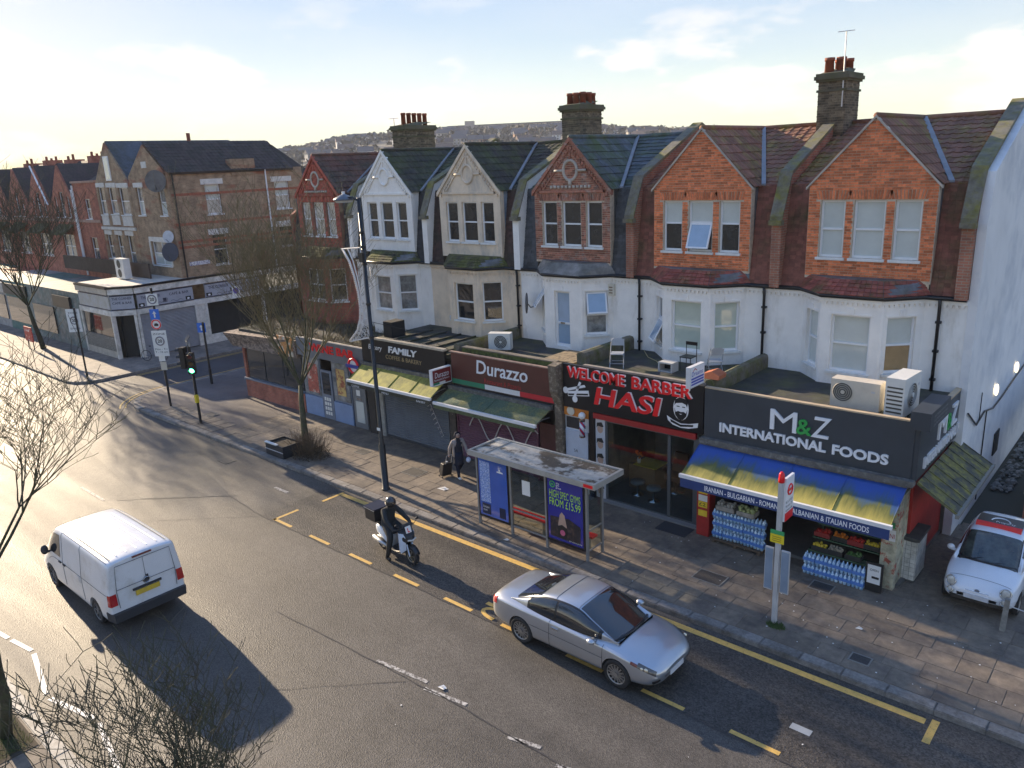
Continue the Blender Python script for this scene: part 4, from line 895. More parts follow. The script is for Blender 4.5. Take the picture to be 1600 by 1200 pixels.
    spec = [(-6.45, 0, drk, 'bread packs', lem, 'packets', 'black crate of wrapped yellow packets, lowest step, nearest the door'), (-6.05, 0, drk, '', flat('packets2', (.35, .30, .22), .5, .4), 'packets', 'black crate of pale packets, middle of the lowest step'), (-5.6, 0, drk, '', grn, 'greens', 'black crate of dark greens, lowest step, right end'),
            (-6.5, 1, rdc, '', tom, 'tomatoes', 'red crate of tomatoes, middle step, nearest the door'), (-6.05, 1, drk, '', org, 'oranges', 'black crate heaped with oranges, middle step'), (-5.65, 1, rdc, '', tom, 'peppers', 'red crate of red peppers, middle step, right of the oranges'), (-5.25, 1, drk, '', lem, 'lemons', 'black crate of lemons, middle step, right end'),
            (-6.45, 2, drk, '', org, 'oranges', 'crate of small oranges, top step, nearest the door'), (-5.95, 2, rdc, '', tom, 'tomatoes', 'red crate of tomatoes, top step, middle'), (-5.4, 2, drk, '', org, 'clementines', 'crate of clementines, top step, right end')]
    for (x, s, mt, _, fc, nm, lb) in spec: crate(x, (18.96, 19.26, 19.57)[s], (.742, 1.002, 1.262)[s], .4, .26, .13, mt, lb, nm, fc, .036)
    b = thing('poster_board', 'black board with a white notice at the foot of the fruit stand', 'notice board', (-5.0, 18.72, .12)); part(MB().box(-5.22, -4.82, 18.70, 18.74, .14, .92), 'board', flat('board_black', (.02, .02, .02)), b)
    part(MB().box(-5.18, -4.87, 18.692, 18.698, .36, .86), 'notice', flat('white_sticker', (.75, .75, .72)), b); part(MB().box(-5.07, -4.9, 18.686, 18.69, .5, .56), 'print', flat('black_print', (.02, .02, .02)), b); text(b, 'OPEN', (-5.12, 18.69, .70), (1, 0, 0), (0, 0, 1), .2, .06, .004, MATS['black_print'])
goods()
# ------------------------------------------------ barber shop
def barber():
    h = HOUSE[4]; x0, x1 = -15.06, -10.06; shop_shell(h, x0, x1, 4.28); U, V = (1, 0, 0), (0, 0, 1)
    boxpart(h, 'shop_floor', M('barber_floor', (.10, .115, .12), .25, .2, 2), x0, x1, YS+.06, YW, .1, .16)
    fa = boxpart(h, 'fascia', BLACKP, x0, x1, YF, YF+.12, 3.12, 4.56); boxpart(fa, 'fascia_cap', M('grey_timber_cap', (.24, .21, .18), .85, .25, 5), x0+.8, x1, YF-.005, YF+.14, 4.562, 4.62)
    rl = M('red_letter', (.85, .015, .02), .3, .04); ws = flat('letter_edge', (.82, .80, .80), .4)
    for (s_, ox, oz, w, hh, sh) in (('WELCOME', -14.86, 4.13, 2.18, .37, .0), ('BARBER', -12.42, 4.13, 2.0, .37, .0), ('HASI', -13.82, 3.40, 2.42, .58, .15)):
        text(fa, s_, (ox+.035, YF, oz+.02), U, V, w, hh, .03, ws, bold=.02, shear=sh); text(fa, s_, (ox, YF, oz), U, V, w, hh, .06, rl, bold=.02, shear=sh)
    # comb and scissors, bearded head with ribbon (flat cut-outs on the sign)
    wh = flat('cutout_white', (.82, .82, .82), .4); bk = BLACKP; Yp = YF-.02
    def poly(pts, mat, y, name): part(MB().prism([(a, y, b) for a, b in pts], (0, .012, 0)), name, mat, fa)
    def el(cx, cz, rx, rz, n=20): return [(cx+rx*math.cos(2*math.pi*k/n), cz+rz*math.sin(2*math.pi*k/n)) for k in range(n)]
    poly([(-14.86, 3.50), (-14.02, 3.62), (-14.05, 3.80), (-14.89, 3.66)], wh, Yp, 'comb'); poly([(-14.84, 3.53), (-14.06, 3.645), (-14.07, 3.70), (-14.85, 3.585)], bk, Yp-.008, 'comb_teeth')
    poly([(-14.66, 3.48), (-14.58, 3.47), (-14.32, 4.02), (-14.40, 4.05)], wh, Yp-.012, 'scissor_blade'); poly([(-14.95, 3.74), (-14.92, 3.66), (-14.15, 3.90), (-14.2, 3.97)], wh, Yp-.012, 'scissor_blade')
    poly(el(-14.95, 3.69, .10, .11), wh, Yp-.016, 'scissor_handle'); poly(el(-14.58, 3.44, .10, .11), wh, Yp-.016, 'scissor_handle'); 
    poly(el(-10.76, 3.79, .25, .36), wh, Yp, 'head'); poly([(-10.97, 3.86), (-10.95, 4.04), (-10.80, 4.12), (-10.60, 4.09), (-10.54, 3.98), (-10.56, 3.86), (-10.60, 3.93), (-10.72, 3.97), (-10.92, 3.93)], bk, Yp-.008, 'hair')
    poly([(-10.97, 3.78), (-10.93, 3.66), (-10.85, 3.70), (-10.76, 3.68), (-10.67, 3.70), (-10.59, 3.66), (-10.55, 3.78), (-10.58, 3.58), (-10.68, 3.46), (-10.76, 3.43), (-10.84, 3.46), (-10.94, 3.58)], bk, Yp-.008, 'beard')
    for s in (-.09, .09): poly([(-10.76+s-.05, 3.83), (-10.76+s+.05, 3.83), (-10.76+s+.04, 3.855), (-10.76+s-.04, 3.855)], bk, Yp-.008, 'eye')
    poly([(-10.71, 3.63), (-10.81, 3.63), (-10.76, 3.60)], wh, Yp-.012, 'mouth')
    poly([(-11.22, 3.50), (-11.02, 3.40), (-10.76, 3.33), (-10.5, 3.36), (-10.2, 3.44), (-10.22, 3.30), (-10.5, 3.22), (-10.76, 3.20), (-11.02, 3.25), (-11.18, 3.36)], wh, Yp, 'ribbon'); poly([(-11.10, 3.41), (-10.76, 3.30), (-10.35, 3.36), (-10.36, 3.30), (-10.76, 3.235), (-11.08, 3.33)], bk, Yp-.008, 'ribbon_fill')
    # pilaster with worn bracket on the left
    wb = M('worn_timber', (.16, .125, .09), .9, .4, 6, c2=(.30, .25, .19), f2=.57, w2=.05, s2=7, bump=.4, bscale=30)
    pi = boxpart(h, 'pilaster', wb, -15.46, -15.16, YS-.14, YS+.1, .12, 3.1); m = MB(); m.prism([(-15.46, YS-.14, 3.1), (-15.46, YF-.22, 3.6), (-15.46, YF-.3, 4.5), (-15.46, YF+.1, 4.55), (-15.46, YF+.1, 3.1)], (.32, 0, 0)); part(m, 'bracket', wb, pi)
    # door 5A
    d = boxpart(h, 'flat_door', M('pale_door', (.56, .62, .70), .5, .08), -15.12, -14.22, YS-.02, YS+.03, .14, 2.3); text(d, '5A', (-14.78, YS-.02, 1.55), U, V, .16, .1, .004, MATS['black_print']); boxpart(d, 'handle', flat('chrome_handle', (.5, .5, .5), .3), -14.34, -14.29, YS-.07, YS-.02, 1.1, 1.25)
    fl = boxpart(h, 'fanlight', pane_mat('dark'), -15.08, -14.4, YS-.01, YS+.02, 2.36, 2.74); boxpart(fl, 'fanlight_frame', white(), -15.14, -14.2, YS+.022, YS+.06, 2.30, 2.80)
    boxpart(h, 'orange_panel', flat('orange_panel', (.62, .20, .03), .5, .15), -15.12, -14.14, YS-.06, YS+.02, 2.80, 3.118)
    m = MB(); m.disc((-14.84, YS-.07, 2.97), (1, 0, 0), (0, 0, 1), .15, 18, .02); part(m, 'alarm_box', flat('alarm_cream', (.62, .58, .48), .5), h); m = MB(); m.ball((-14.3, YS-.2, 2.93), .12); part(m, 'globe_lamp', flat('globe_white', (.8, .8, .78), .3), h, True)
    bp = thing('barber_pole', 'red white and blue striped barber pole beside the pale 5A door', 'barber pole', (-14.30, YS-.2, 2.2)); m = MB(); m.cyl((-14.3, YS-.2, 2.26), (-14.3, YS-.2, 2.74), .085, n=14); pm = bpy.data.materials.new('barber_stripes'); pm.use_nodes = True; N = pm.node_tree.nodes; L = pm.node_tree.links
    g = N.new('ShaderNodeNewGeometry'); w = N.new('ShaderNodeTexWave'); w.bands_direction = 'DIAGONAL'; w.inputs['Scale'].default_value = 2.2; L.new(g.outputs['Position'], w.inputs[0]); r = N.new('ShaderNodeValToRGB'); r.color_ramp.interpolation = 'CONSTANT'; e = r.color_ramp.elements; e[0].color = (.75, .75, .75, 1); e[1].position = .5; e[1].color = (.03, .10, .45, 1); q = e.new(.78); q.color = (.55, .03, .03, 1); L.new(w.outputs[0], r.inputs[0]); L.new(r.outputs[0], N['Principled BSDF'].inputs['Base Color']); N['Principled BSDF'].inputs['Roughness'].default_value = .2
    part(m, 'striped_cylinder', pm, bp, True)
    for z in (2.74, 2.2): part(MB().cyl((-14.3, YS-.2, z), (-14.3, YS-.2, z+.06), .1, n=14), 'cap', M('chrome', (.6, .6, .6), .2, .05, metal=1), bp)
    part(MB().box(-14.33, -14.27, YS-.13, YS-.02, 2.45, 2.55), 'wall_bracket', MATS['chrome'], bp)
    boxpart(h, 'shop_pier', BLACKP, -14.14, -13.92, YS-.05, YS+.1, .12, 3.118)
    ps = boxpart(h, 'poster_strip', flat('strip_back', (.55, .56, .58), .5), -13.9, -13.54, YS-.02, YS+.02, .16, 2.86)
    for k in range(5):        # hair style pictures: head shapes with dark hair
        z = .42+k*.53; m = MB(); m.disc((-13.72, YS-.022, z), (1, 0, 0), (0, 0, 1), .11, 14, .004, 1.25); part(m, 'portrait', M('print_skin', (.48, .32, .24), .6, .1), ps)
        m = MB(); m.prism([(-13.86, YS-.03, z+.03), (-13.84, YS-.03, z+.2), (-13.66, YS-.03, z+.24), (-13.58, YS-.03, z+.1), (-13.64, YS-.03, z+.08), (-13.8, YS-.03, z+.1)], (0, .004, 0)); part(m, 'portrait_hair', MATS['black_print'], ps)
    boxpart(h, 'red_header', flat('red_header', (.36, .02, .02), .5, .15), -13.92, -10.3, YS-.12, YS-.0, 2.90, 3.08)
    ff = M('shopfront_frame', (.09, .10, .105), .5, .1); sw = thing_ = None
    m = MB(); F = Face((-13.52, YS), (-10.1, YS)); sw = MB()
    for a, b in ((0, .06), (2.24, 2.34), (3.10, 3.42)): F.box(sw, a, b, 0, .07, .14, 2.9)
    F.box(sw, .06, 3.1, 0, .07, .12, .2); F.box(sw, .06, 3.1, 0, .07, 2.82, 2.9); s = part(sw, 'shop_window', ff, h)
    for a, b in ((.06, 2.24), (2.34, 3.1)): q = MB(); F.box(q, a, b, .03, .04, .2, 2.82); part(q, 'pane', SHOPGLASS, s)
    text(s, '5', (-10.22, YS, 2.45), U, V, .1, .16, .01, wh)
    boxpart(h, 'shop_step', flat('step_stone', (.22, .21, .20), .8), -13.6, -10.1, YS-.2, YS+.06, .1, .165)
    boxpart(h, 'door_mat', flat('door_mat', (.035, .035, .04), .95), -11.2, -10.2, YS-.85, YS-.25, .121, .14)
    boxpart(h, 'shop_side_wall', M('barber_wall', (.16, .17, .15), .8, .25), -14.1, -13.95, YS+.12, YW, .16, 4.0); boxpart(h, 'shop_side_wall', MATS['barber_wall'], -10.12, -10.03, YS+.12, YW, .16, 4.0)
    # furniture inside
    def stool(x, y, label):
        t = thing('stool', label, 'stool', (x, y, .16), 'stools inside the barber window'); c = flat('stool_grey', (.22, .24, .25), .5); part(MB().tube([(x, y, .56), (x, y, .60), (x, y, .66)], [.22, .24, .22], 18), 'seat', c, t, True); part(MB().tube([(x, y, .16), (x, y, .18), (x, y, .2), (x, y, .56)], [.2, .2, .04, .04], 14), 'pedestal', M('chrome', (.6, .6, .6), .2, .05, metal=1), t, True)
    stool(-12.2, 20.15, 'round grey stool just inside the barber window, nearer the door'); stool(-12.9, 20.3, 'round grey stool just inside the barber window, further from the door')
    def bchair(x, y, label, c):
        t = thing('barber_chair', label, 'chair', (x, y, .16)); part(MB().box(x-.28, x+.28, y-.28, y+.28, .62, .78), 'seat', c, t); part(MB().hexa([(x-.27, y+.2, .8), (x+.27, y+.2, .8), (x+.27, y+.34, .8), (x-.27, y+.34, .8), (x-.25, y+.34, 1.4), (x+.25, y+.34, 1.4), (x+.25, y+.46, 1.4), (x-.25, y+.46, 1.4)]), 'backrest', c, t)
        for s in (-1, 1): part(MB().box(x+s*.32-.04, x+s*.32+.04, y-.25, y+.25, .92, .99), 'armrest', c, t); part(MB().box(x+s*.32-.02, x+s*.32+.02, y-.1, y+.1, .7, .919), 'arm_post', MATS['chrome'], t)
        part(MB().tube([(x, y, .16), (x, y, .2), (x, y, .21), (x, y, .62)], [.3, .3, .06, .06], 16), 'base', MATS['chrome'], t, True)
    bchair(-12.0, 21.2, 'brown barber chair inside the window', flat('leather_brown', (.20, .09, .05), .5)); bchair(-10.85, 21.4, 'red barber chair behind the glass door', flat('leather_red', (.40, .04, .03), .5)); bchair(-11.35, 22.2, 'red barber chair at the back wall', MATS['leather_red'])
    t = thing('counter', 'wooden counter with yellow cloth inside the barber window', 'counter', (-13.0, 20.9, .16)); part(MB().box(-13.5, -12.5, 20.7, 21.4, .16, 1.0), 'cabinet', flat('counter_wood', (.20, .13, .07), .6, .2), t); part(MB().box(-13.3, -12.45, 20.66, 21.42, 1.0, 1.03), 'cloth', flat('yellow_cloth', (.70, .55, .05), .7), t)
    v = thing('flower_pot', 'vase of orange and yellow flowers on the barber counter', 'flowers', (-13.2, 20.85, 1.03)); part(MB().tube([(-13.2, 20.85, 1.03), (-13.2, 20.85, 1.15), (-13.2, 20.85, 1.22)], [.05, .07, .05], 10), 'vase', wh, v, True); m = MB(); [m.ball((-13.2+random.uniform(-.12, .12), 20.85+random.uniform(-.1, .1), 1.3+random.uniform(-.06, .12)), .045, 6, 4) for _ in range(12)]; part(m, 'blooms', M('orange_skin', (.80, .22, .02), .45), v, True, kind='stuff')
    roof_wall(h, -10.0, YF+.2, YW, 4.2, 4.72, .26); roof_wall(h, -15.0, YF+.9, YW, 4.2, 4.75, .34)
barber()
# ------------------------------------------------ restaurant
def restaurant():
    h = HOUSE[3]; x0, x1 = -20.35, -15.46; shop_shell(h, x0, x1, 4.1); U, V = (1, 0, 0), (0, 0, 1)
    fa = boxpart(h, 'fascia', M('brown_panel', (.105, .030, .022), .5, .1, 2), x0+.1, x1, YF, YF+.12, 3.12, 4.28); boxpart(fa, 'fascia_cap', M('pink_timber_cap', (.34, .22, .17), .85, .2, 5), x0, x1, YF-.005, YF+.13, 4.282, 4.32)
    wl = MATS['white_letter']
    text(fa, 'Durazzo', (-18.98, YF, 3.66), U, V, 2.4, .50, .012, wl, bold=.012, shear=.1); text(fa, 'Restaurant & Pizzeria', (-18.62, YF, 3.36), U, V, 1.72, .17, .006, M('dull_red_letter', (.42, .03, .03), .5), shear=.15)
    for a, b, c, nm in ((-20.25, -18.6, (.015, .20, .11), 'flag_green'), (-18.6, -16.95, (.68, .67, .66), 'flag_white'), (-16.95, -15.47, (.55, .02, .03), 'flag_red')): boxpart(fa, 'flag_band', flat(nm, c, .5), a, b, YF-.008, YF-.002, 3.13, 3.31)
    ga = M('green_mossy_awning', (.075, .115, .075), .8, .4, 18, c2=(.24, .21, .06), f2=.60, w2=.12, s2=1.2); awning(h, x0-.05, -15.62, YF-.02, 2.90, 18.42, 2.56, ga, flat('white_rail', (.75, .75, .75), .4), .14, M('green_valance', (.09, .11, .05), .8, .4, 8), 2)
    s = shutter(h, -20.2, -16.35, .14, 2.75, PURP_S)
    m = MB(); P = [(-19.6+.1*k, YS-.045, 1.55+.42*math.sin(k*.45)) for k in range(34)]; m.tube(P, .025, 5); part(m, 'graffiti_line', flat('spray_white', (.55, .52, .52), .7), s)
    boxpart(h, 'side_door', flat('maroon_door', (.085, .022, .022), .5, .2), -16.25, -15.5, YS, YS+.06, .14, 2.3); boxpart(h, 'transom_panel', flat('dark_panel', (.05, .04, .04), .6), -20.3, -15.46, YS-.01, YS+.1, 2.76, 3.12)
    boxpart(h, 'pilaster', M('sticker_pilaster', (.06, .05, .045), .7, .4, 6, c2=(.55, .5, .42), f2=.66, w2=.02, s2=9), -20.62, -20.3, YS-.08, YS+.1, .12, 3.1)
    # mossy upstand and kerb of the flat roof
    boxpart(h, 'roof_upstand', M('bright_moss', (.12, .15, .04), .95, .4, 9, c2=(.07, .08, .03), s2=5, bump=.6, bscale=30), -20.0, -15.7, YF+.35, YF+.55, 4.1, 4.42); boxpart(h, 'roof_upstand_cap', M('cap_timber', (.20, .17, .13), .9, .2, 5), -20.0, -15.65, YF+.33, YF+.57, 4.422, 4.46)
    roof_wall(h, -20.25, YF+.3, YW, 4.0, 4.55, .26)
    m = MB(); m.box(-16.6, -15.3, 20.1, 21.6, 4.1, 4.34); part(m, 'loose_boards', M('rotten_boards', (.27, .20, .12), .9, .4, 5, c2=(.05, .04, .035), f2=.58, w2=.04, s2=3), h)
    b = thing('projecting_sign', 'small brown box sign sticking out between the coffee shop and the restaurant', 'sign', (-20.4, 18.8, 3.15)); part(MB().box(-20.47, -20.33, 18.32, 19.3, 3.16, 3.78), 'sign_box', flat('white_rail', (.75, .75, .75)), b); 
    f = MB().box(-20.328, -20.322, 18.36, 19.26, 3.2, 3.74); part(f, 'sign_face', M('brown_red_face', (.20, .02, .02), .4), b); text(b, 'Durazzo', (-20.32, 18.45, 3.45), (0, 1, 0), V, .7, .2, .004, wl, shear=.15); text(b, 'Restaurant & Pizzeria', (-20.32, 18.42, 3.34), (0, 1, 0), V, .75, .07, .004, wl); part(MB().box(-20.321, -20.318, 18.36, 18.66, 3.2, 3.28), 'flag_band', MATS['flag_green'], b); part(MB().box(-20.321, -20.318, 18.66, 18.96, 3.2, 3.28), 'flag_band', MATS['flag_white'], b)
restaurant()
# ------------------------------------------------ coffee shop and bakery
def coffee():
    h = HOUSE[2]; x0, x1 = -25.5, -20.6; shop_shell(h, x0, x1, 4.1); U, V = (1, 0, 0), (0, 0, 1)
    fa = boxpart(h, 'fascia', BLACKP, x0, x1, YF, YF+.12, 3.3, 4.26); boxpart(fa, 'fascia_cap', M('pale_timber_cap', (.46, .40, .31), .85, .25, 6), x0+.9, x1, YF-.03, YF+.16, 4.262, 4.34)
    wl = MATS['white_letter']; gd = flat('gold_letter', (.36, .27, .14), .4)
    text(fa, 'FAMILY', (-23.8, YF, 3.83), U, V, 1.7, .26, .03, wl, bold=.03, shear=.12); text(fa, 'COFFEE & BAKERY', (-24.0, YF, 3.56), U, V, 2.12, .165, .012, gd); text(fa, 'Bakery', (-25.05, YF, 3.78), U, V, .85, .26, .012, wl, shear=.2)
    ya = M('yellow_algae_awning', (.36, .33, .07), .75, .25, 3, c2=(.13, .14, .04), f2=.52, w2=.12, s2=1.6, stretch=(3, .6, .6)); aw = awning(h, x0, x1, YF-.02, 3.14, 18.4, 2.66, ya, flat('white_rail', (.75, .75, .75), .4), .16, M('dark_valance', (.05, .05, .035), .8, .3), 4)
    text(aw, 'COFFEE', (-25.2, 18.33, 2.44), U, V, .5, .08, .006, wl); text(aw, 'MENU', (-23.3, 18.33, 2.44), U, V, .4, .08, .006, wl); text(aw, 'BAKERY', (-21.3, 18.33, 2.44), U, V, .5, .08, .006, wl)
    s = shutter(h, -24.5, -20.75, .14, 2.9, GREY_S); m = MB()
    for k in range(7): m.tube([(-21.8+random.uniform(-.1, .1)+k*.09, YS-.045, 1.9-k*.17), (-21.68+k*.09, YS-.045, 2.02-k*.17), (-21.6+k*.09, YS-.045, 1.86-k*.17), (-21.72+k*.09, YS-.045, 1.8-k*.17)], .012, 4)
    part(m, 'graffiti_line', flat('spray_white', (.55, .52, .52), .7), s, kind='stuff')
    boxpart(h, 'pilaster', M('pale_pilaster', (.30, .29, .26), .7, .3, 6), -24.95, -24.56, YS-.06, YS+.1, .12, 3.2); boxpart(h, 'pilaster', M('dark_pier', (.035, .03, .028), .7, .3), -25.5, -25.05, YS-.1, YS+.1, .12, 3.25)
    boxpart(h, 'transom_panel', MATS['dark_panel'], x0, x1, YS-.01, YS+.1, 2.9, 3.3)
    m = MB()
    for k in range(5): m.box(-24.4+k*.85, -24.34+k*.85, YF+.15, YW-.9, 4.1, 4.17)
    part(m, 'roof_batten', FELT, h, kind='stuff')
    # row of bird spikes along the parapet
    m = MB()
    for k in range(70): x = -24.4+k*.05; m.cyl((x, YF+.05, 4.34), (x+random.uniform(-.03, .03), YF+.05+random.uniform(-.04, .04), 4.43), .004, n=3)
    part(m, 'bird_spikes', M('pale_timber_cap', (.46, .40, .31)), h, kind='stuff')
    boxpart(h, 'roof_box', flat('roof_box_black', (.02, .02, .02), .8), -25.3, -24.75, 20.3, 21.0, 4.1, 4.75)
coffee()
# ------------------------------------------------ wine bar and corner shop
def winebar():
    h = HOUSE[1]; x0, x1 = -30.3, -25.52; U, V = (1, 0, 0), (0, 0, 1); boxpart(h, 'flat_roof', FELT, -35.42, x1, YF+.12, YW+.1, 3.45, 3.6)
    boxpart(h, 'shop_back_wall', MATS['shop_inner_wall'], -35.4, x1, YW+.12, YW+.3, .1, 3.5)
    fa = boxpart(h, 'fascia', M('grey_bar_fascia', (.16, .17, .19), .6, .15, 2), x0, x1, YF, YF+.12, 2.95, 3.76); text(fa, 'WINE BAR', (-29.25, YF, 3.25), U, V, 3.2, .36, .03, MATS['red_letter'], bold=.03)
    blue = M('blue_panel', (.20, .29, .46), .5, .1, 2); fr = M('blue_grey_frame', (.17, .20, .25), .5, .1)
    for a, b in ((-30.25, -28.9), (-28.05, -26.75)):
        boxpart(h, 'stall_riser', blue, a, b, YS-.02, YS+.05, .14, 1.05); w = boxpart(h, 'window_frame', fr, a, b, YS+.03, YS+.08, 1.06, 2.95); boxpart(w, 'pane', pane_mat('net'), a+.07, b-.07, YS-.0, YS+.026, 1.15, 2.85)
    boxpart(h, 'poster', M('red_shop_poster', (.42, .10, .07), .5, .4, 6, c2=(.6, .5, .42), f2=.58, w2=.02, s2=4), -29.9, -29.1, YS-.012, YS-.004, 1.25, 2.6); boxpart(h, 'poster', M('food_poster', (.60, .42, .16), .5, .2, 4, c2=(.32, .09, .05), f2=.52, w2=.04, s2=3.5), -27.7, -27.1, YS-.012, YS-.004, 1.4, 2.6)
    d = boxpart(h, 'shop_door', fr, -28.86, -28.08, YS-.02, YS+.06, .14, 2.4); boxpart(d, 'pane', pane_mat('dark'), -28.76, -28.2, YS-.035, YS-.022, 1.3, 2.3)
    m = MB(); [m.box(-28.7+.17*a, -28.58+.17*a, YS-.05, YS-.036, .35+.22*b, .5+.22*b) for a in range(3) for b in range(4)]; part(m, 'leaflet', flat('white_sticker', (.75, .75, .72)), d, kind='stuff')
    d = boxpart(h, 'flat_door', M('grey_flat_door', (.16, .17, .18), .5, .1), -26.62, -25.75, YS-.02, YS+.06, .14, 2.35); boxpart(d, 'pane', pane_mat('blind'), -26.45, -25.92, YS-.035, YS-.022, .4, 1.35); boxpart(d, 'notice', MATS['white_sticker'], -26.35, -26.1, YS-.035, YS-.022, 1.6, 1.85); boxpart(d, 'letter_plate', MATS['chrome'], -26.35, -26.05, YS-.035, YS-.022, 1.42, 1.5)
    s = thing('roundel_sign', 'round red ring sign with a blue bar on the wine bar front', 'sign', (-26.0, 19.05, 2.7)); m = MB(); m.ring((-26.0, 19.1, 3.0), (1, 0, 0), (0, 0, 1), .30, .055, 28, 6); part(m, 'ring', MATS['red_letter'], s, True); m = MB(); m.disc((-26.0, 19.14, 3.0), (1, 0, 0), (0, 0, 1), .28, 24, .03); part(m, 'disc', MATS['white_letter'], s); part(MB().box(-26.42, -25.58, 19.02, 19.06, 2.93, 3.07), 'bar', flat('roundel_blue', (.03, .05, .30)), s); part(MB().box(-26.05, -25.95, 19.15, 19.3, 2.95, 3.05), 'bracket', BLACKP, s)
    # corner shop under the red house
    h = HOUSE[0]; rb = brickmat('riser_brick', (.42, .13, .08), (.33, .09, .06), (.25, .17, .13))
    boxpart(h, 'stall_riser', rb, -35.4, -30.32, YS-.02, YS+.2, .1, 1.02); boxpart(h, 'stall_riser', rb, -35.4, -35.2, YS+.2, YW, .1, 1.02); boxpart(h, 'window_sill', fr, -35.45, -30.3, YS-.08, YS+.2, 1.021, 1.1)
    w = boxpart(h, 'shop_window', M('dark_frame', (.05, .055, .06), .6), -35.3, -30.32, YS+.1, YS+.16, 1.1, 2.8)
    for k in range(3): boxpart(w, 'pane', pane_mat('dark'), -35.1+k*1.6, -33.6+k*1.6, YS+.07, YS+.098, 1.15, 2.75)
    boxpart(w, 'corner_post', rb, -35.4, -35.2, YS-.0, YS+.2, 1.1, 2.8); boxpart(h, 'side_window', pane_mat('dark'), -35.36, -35.3, YS+.3, YW-.2, 1.1, 2.8)
    peel = M('peeling_fascia', (.33, .25, .20), .9, .4, 5, c2=(.13, .10, .08), f2=.5, w2=.06, s2=6, bump=.5, bscale=20, stretch=(1, 1, 4)); m = MB(); m.hexa([(-35.6, YF-.2, 2.75), (-30.32, YF-.05, 2.75), (-30.32, YF+.2, 2.75), (-35.6, YF+.2, 2.75), (-35.9, YF-.5, 3.45), (-30.32, YF-.1, 3.55), (-30.32, YF+.2, 3.55), (-35.6, YF+.2, 3.45)]); part(m, 'fascia', peel, h)
    m = MB(); m.hexa([(-35.6, YF+.2, 2.75), (-35.4, YF+.2, 2.75), (-35.4, YW, 2.75), (-35.6, YW, 2.75), (-36.0, YF-.3, 3.45), (-35.4, YF+.2, 3.45), (-35.4, YW, 3.45), (-36.0, YW, 3.45)]); part(m, 'side_fascia', peel, h)
    boxpart(h, 'sign_panel', M('orange_sign', (.55, .24, .08), .6, .4, 4, c2=(.6, .55, .45), f2=.55, w2=.03, s2=3), -31.7, -30.5, YF-.12, YF-.06, 2.8, 3.7)
    boxpart(h, 'roof_kerb', M('chalky_kerb', (.45, .40, .33), .9, .4, 6), -30.2, -25.6, YF+.2, YF+.32, 3.6, 3.72)
    # side wall of the red house, facing the side road
    m = MB(); m.prism([(-35.5, YW, 0), (-35.5, YW, 8.8), (-35.5, YR, 11.5), (-35.5, YR+4.6, 9.6), (-35.5, YR+4.6, 0)], (.2, 0, 0)); part(m, 'end_wall', brickmat('red_brick_wall', (.40, .11, .07), (.30, .085, .06), (.22, .15, .12)), h)
    m = MB(); random.seed(3)
    for k in range(5200):
        x, y = random.uniform(-35.7, -25.8), random.uniform(YF+.2, YW-.1); 
        if mnoise.noise(Vector((x*.7, y*.7, 0))) < -.25: continue
        a = random.uniform(0, 6.28); l = random.uniform(.12, .5); dx, dy = math.cos(a)*l*.6, math.sin(a)*l*.6; w = .012; px, py = -math.sin(a)*w, math.cos(a)*w
        m.add([(x-px, y-py, 3.58), (x+px, y+py, 3.58), (x+dx, y+dy, 3.58+l*.7)], [(0, 1, 2)])
    part(m, 'dry_scrub', M('dead_plants', (.24, .175, .095), .95, .4, 5, rand=.5, c2=(.12, .10, .05), s2=1.2), None, label='brown dead plants overgrowing the flat roof of the corner shop', kind='stuff', cat='dry plants')
winebar()
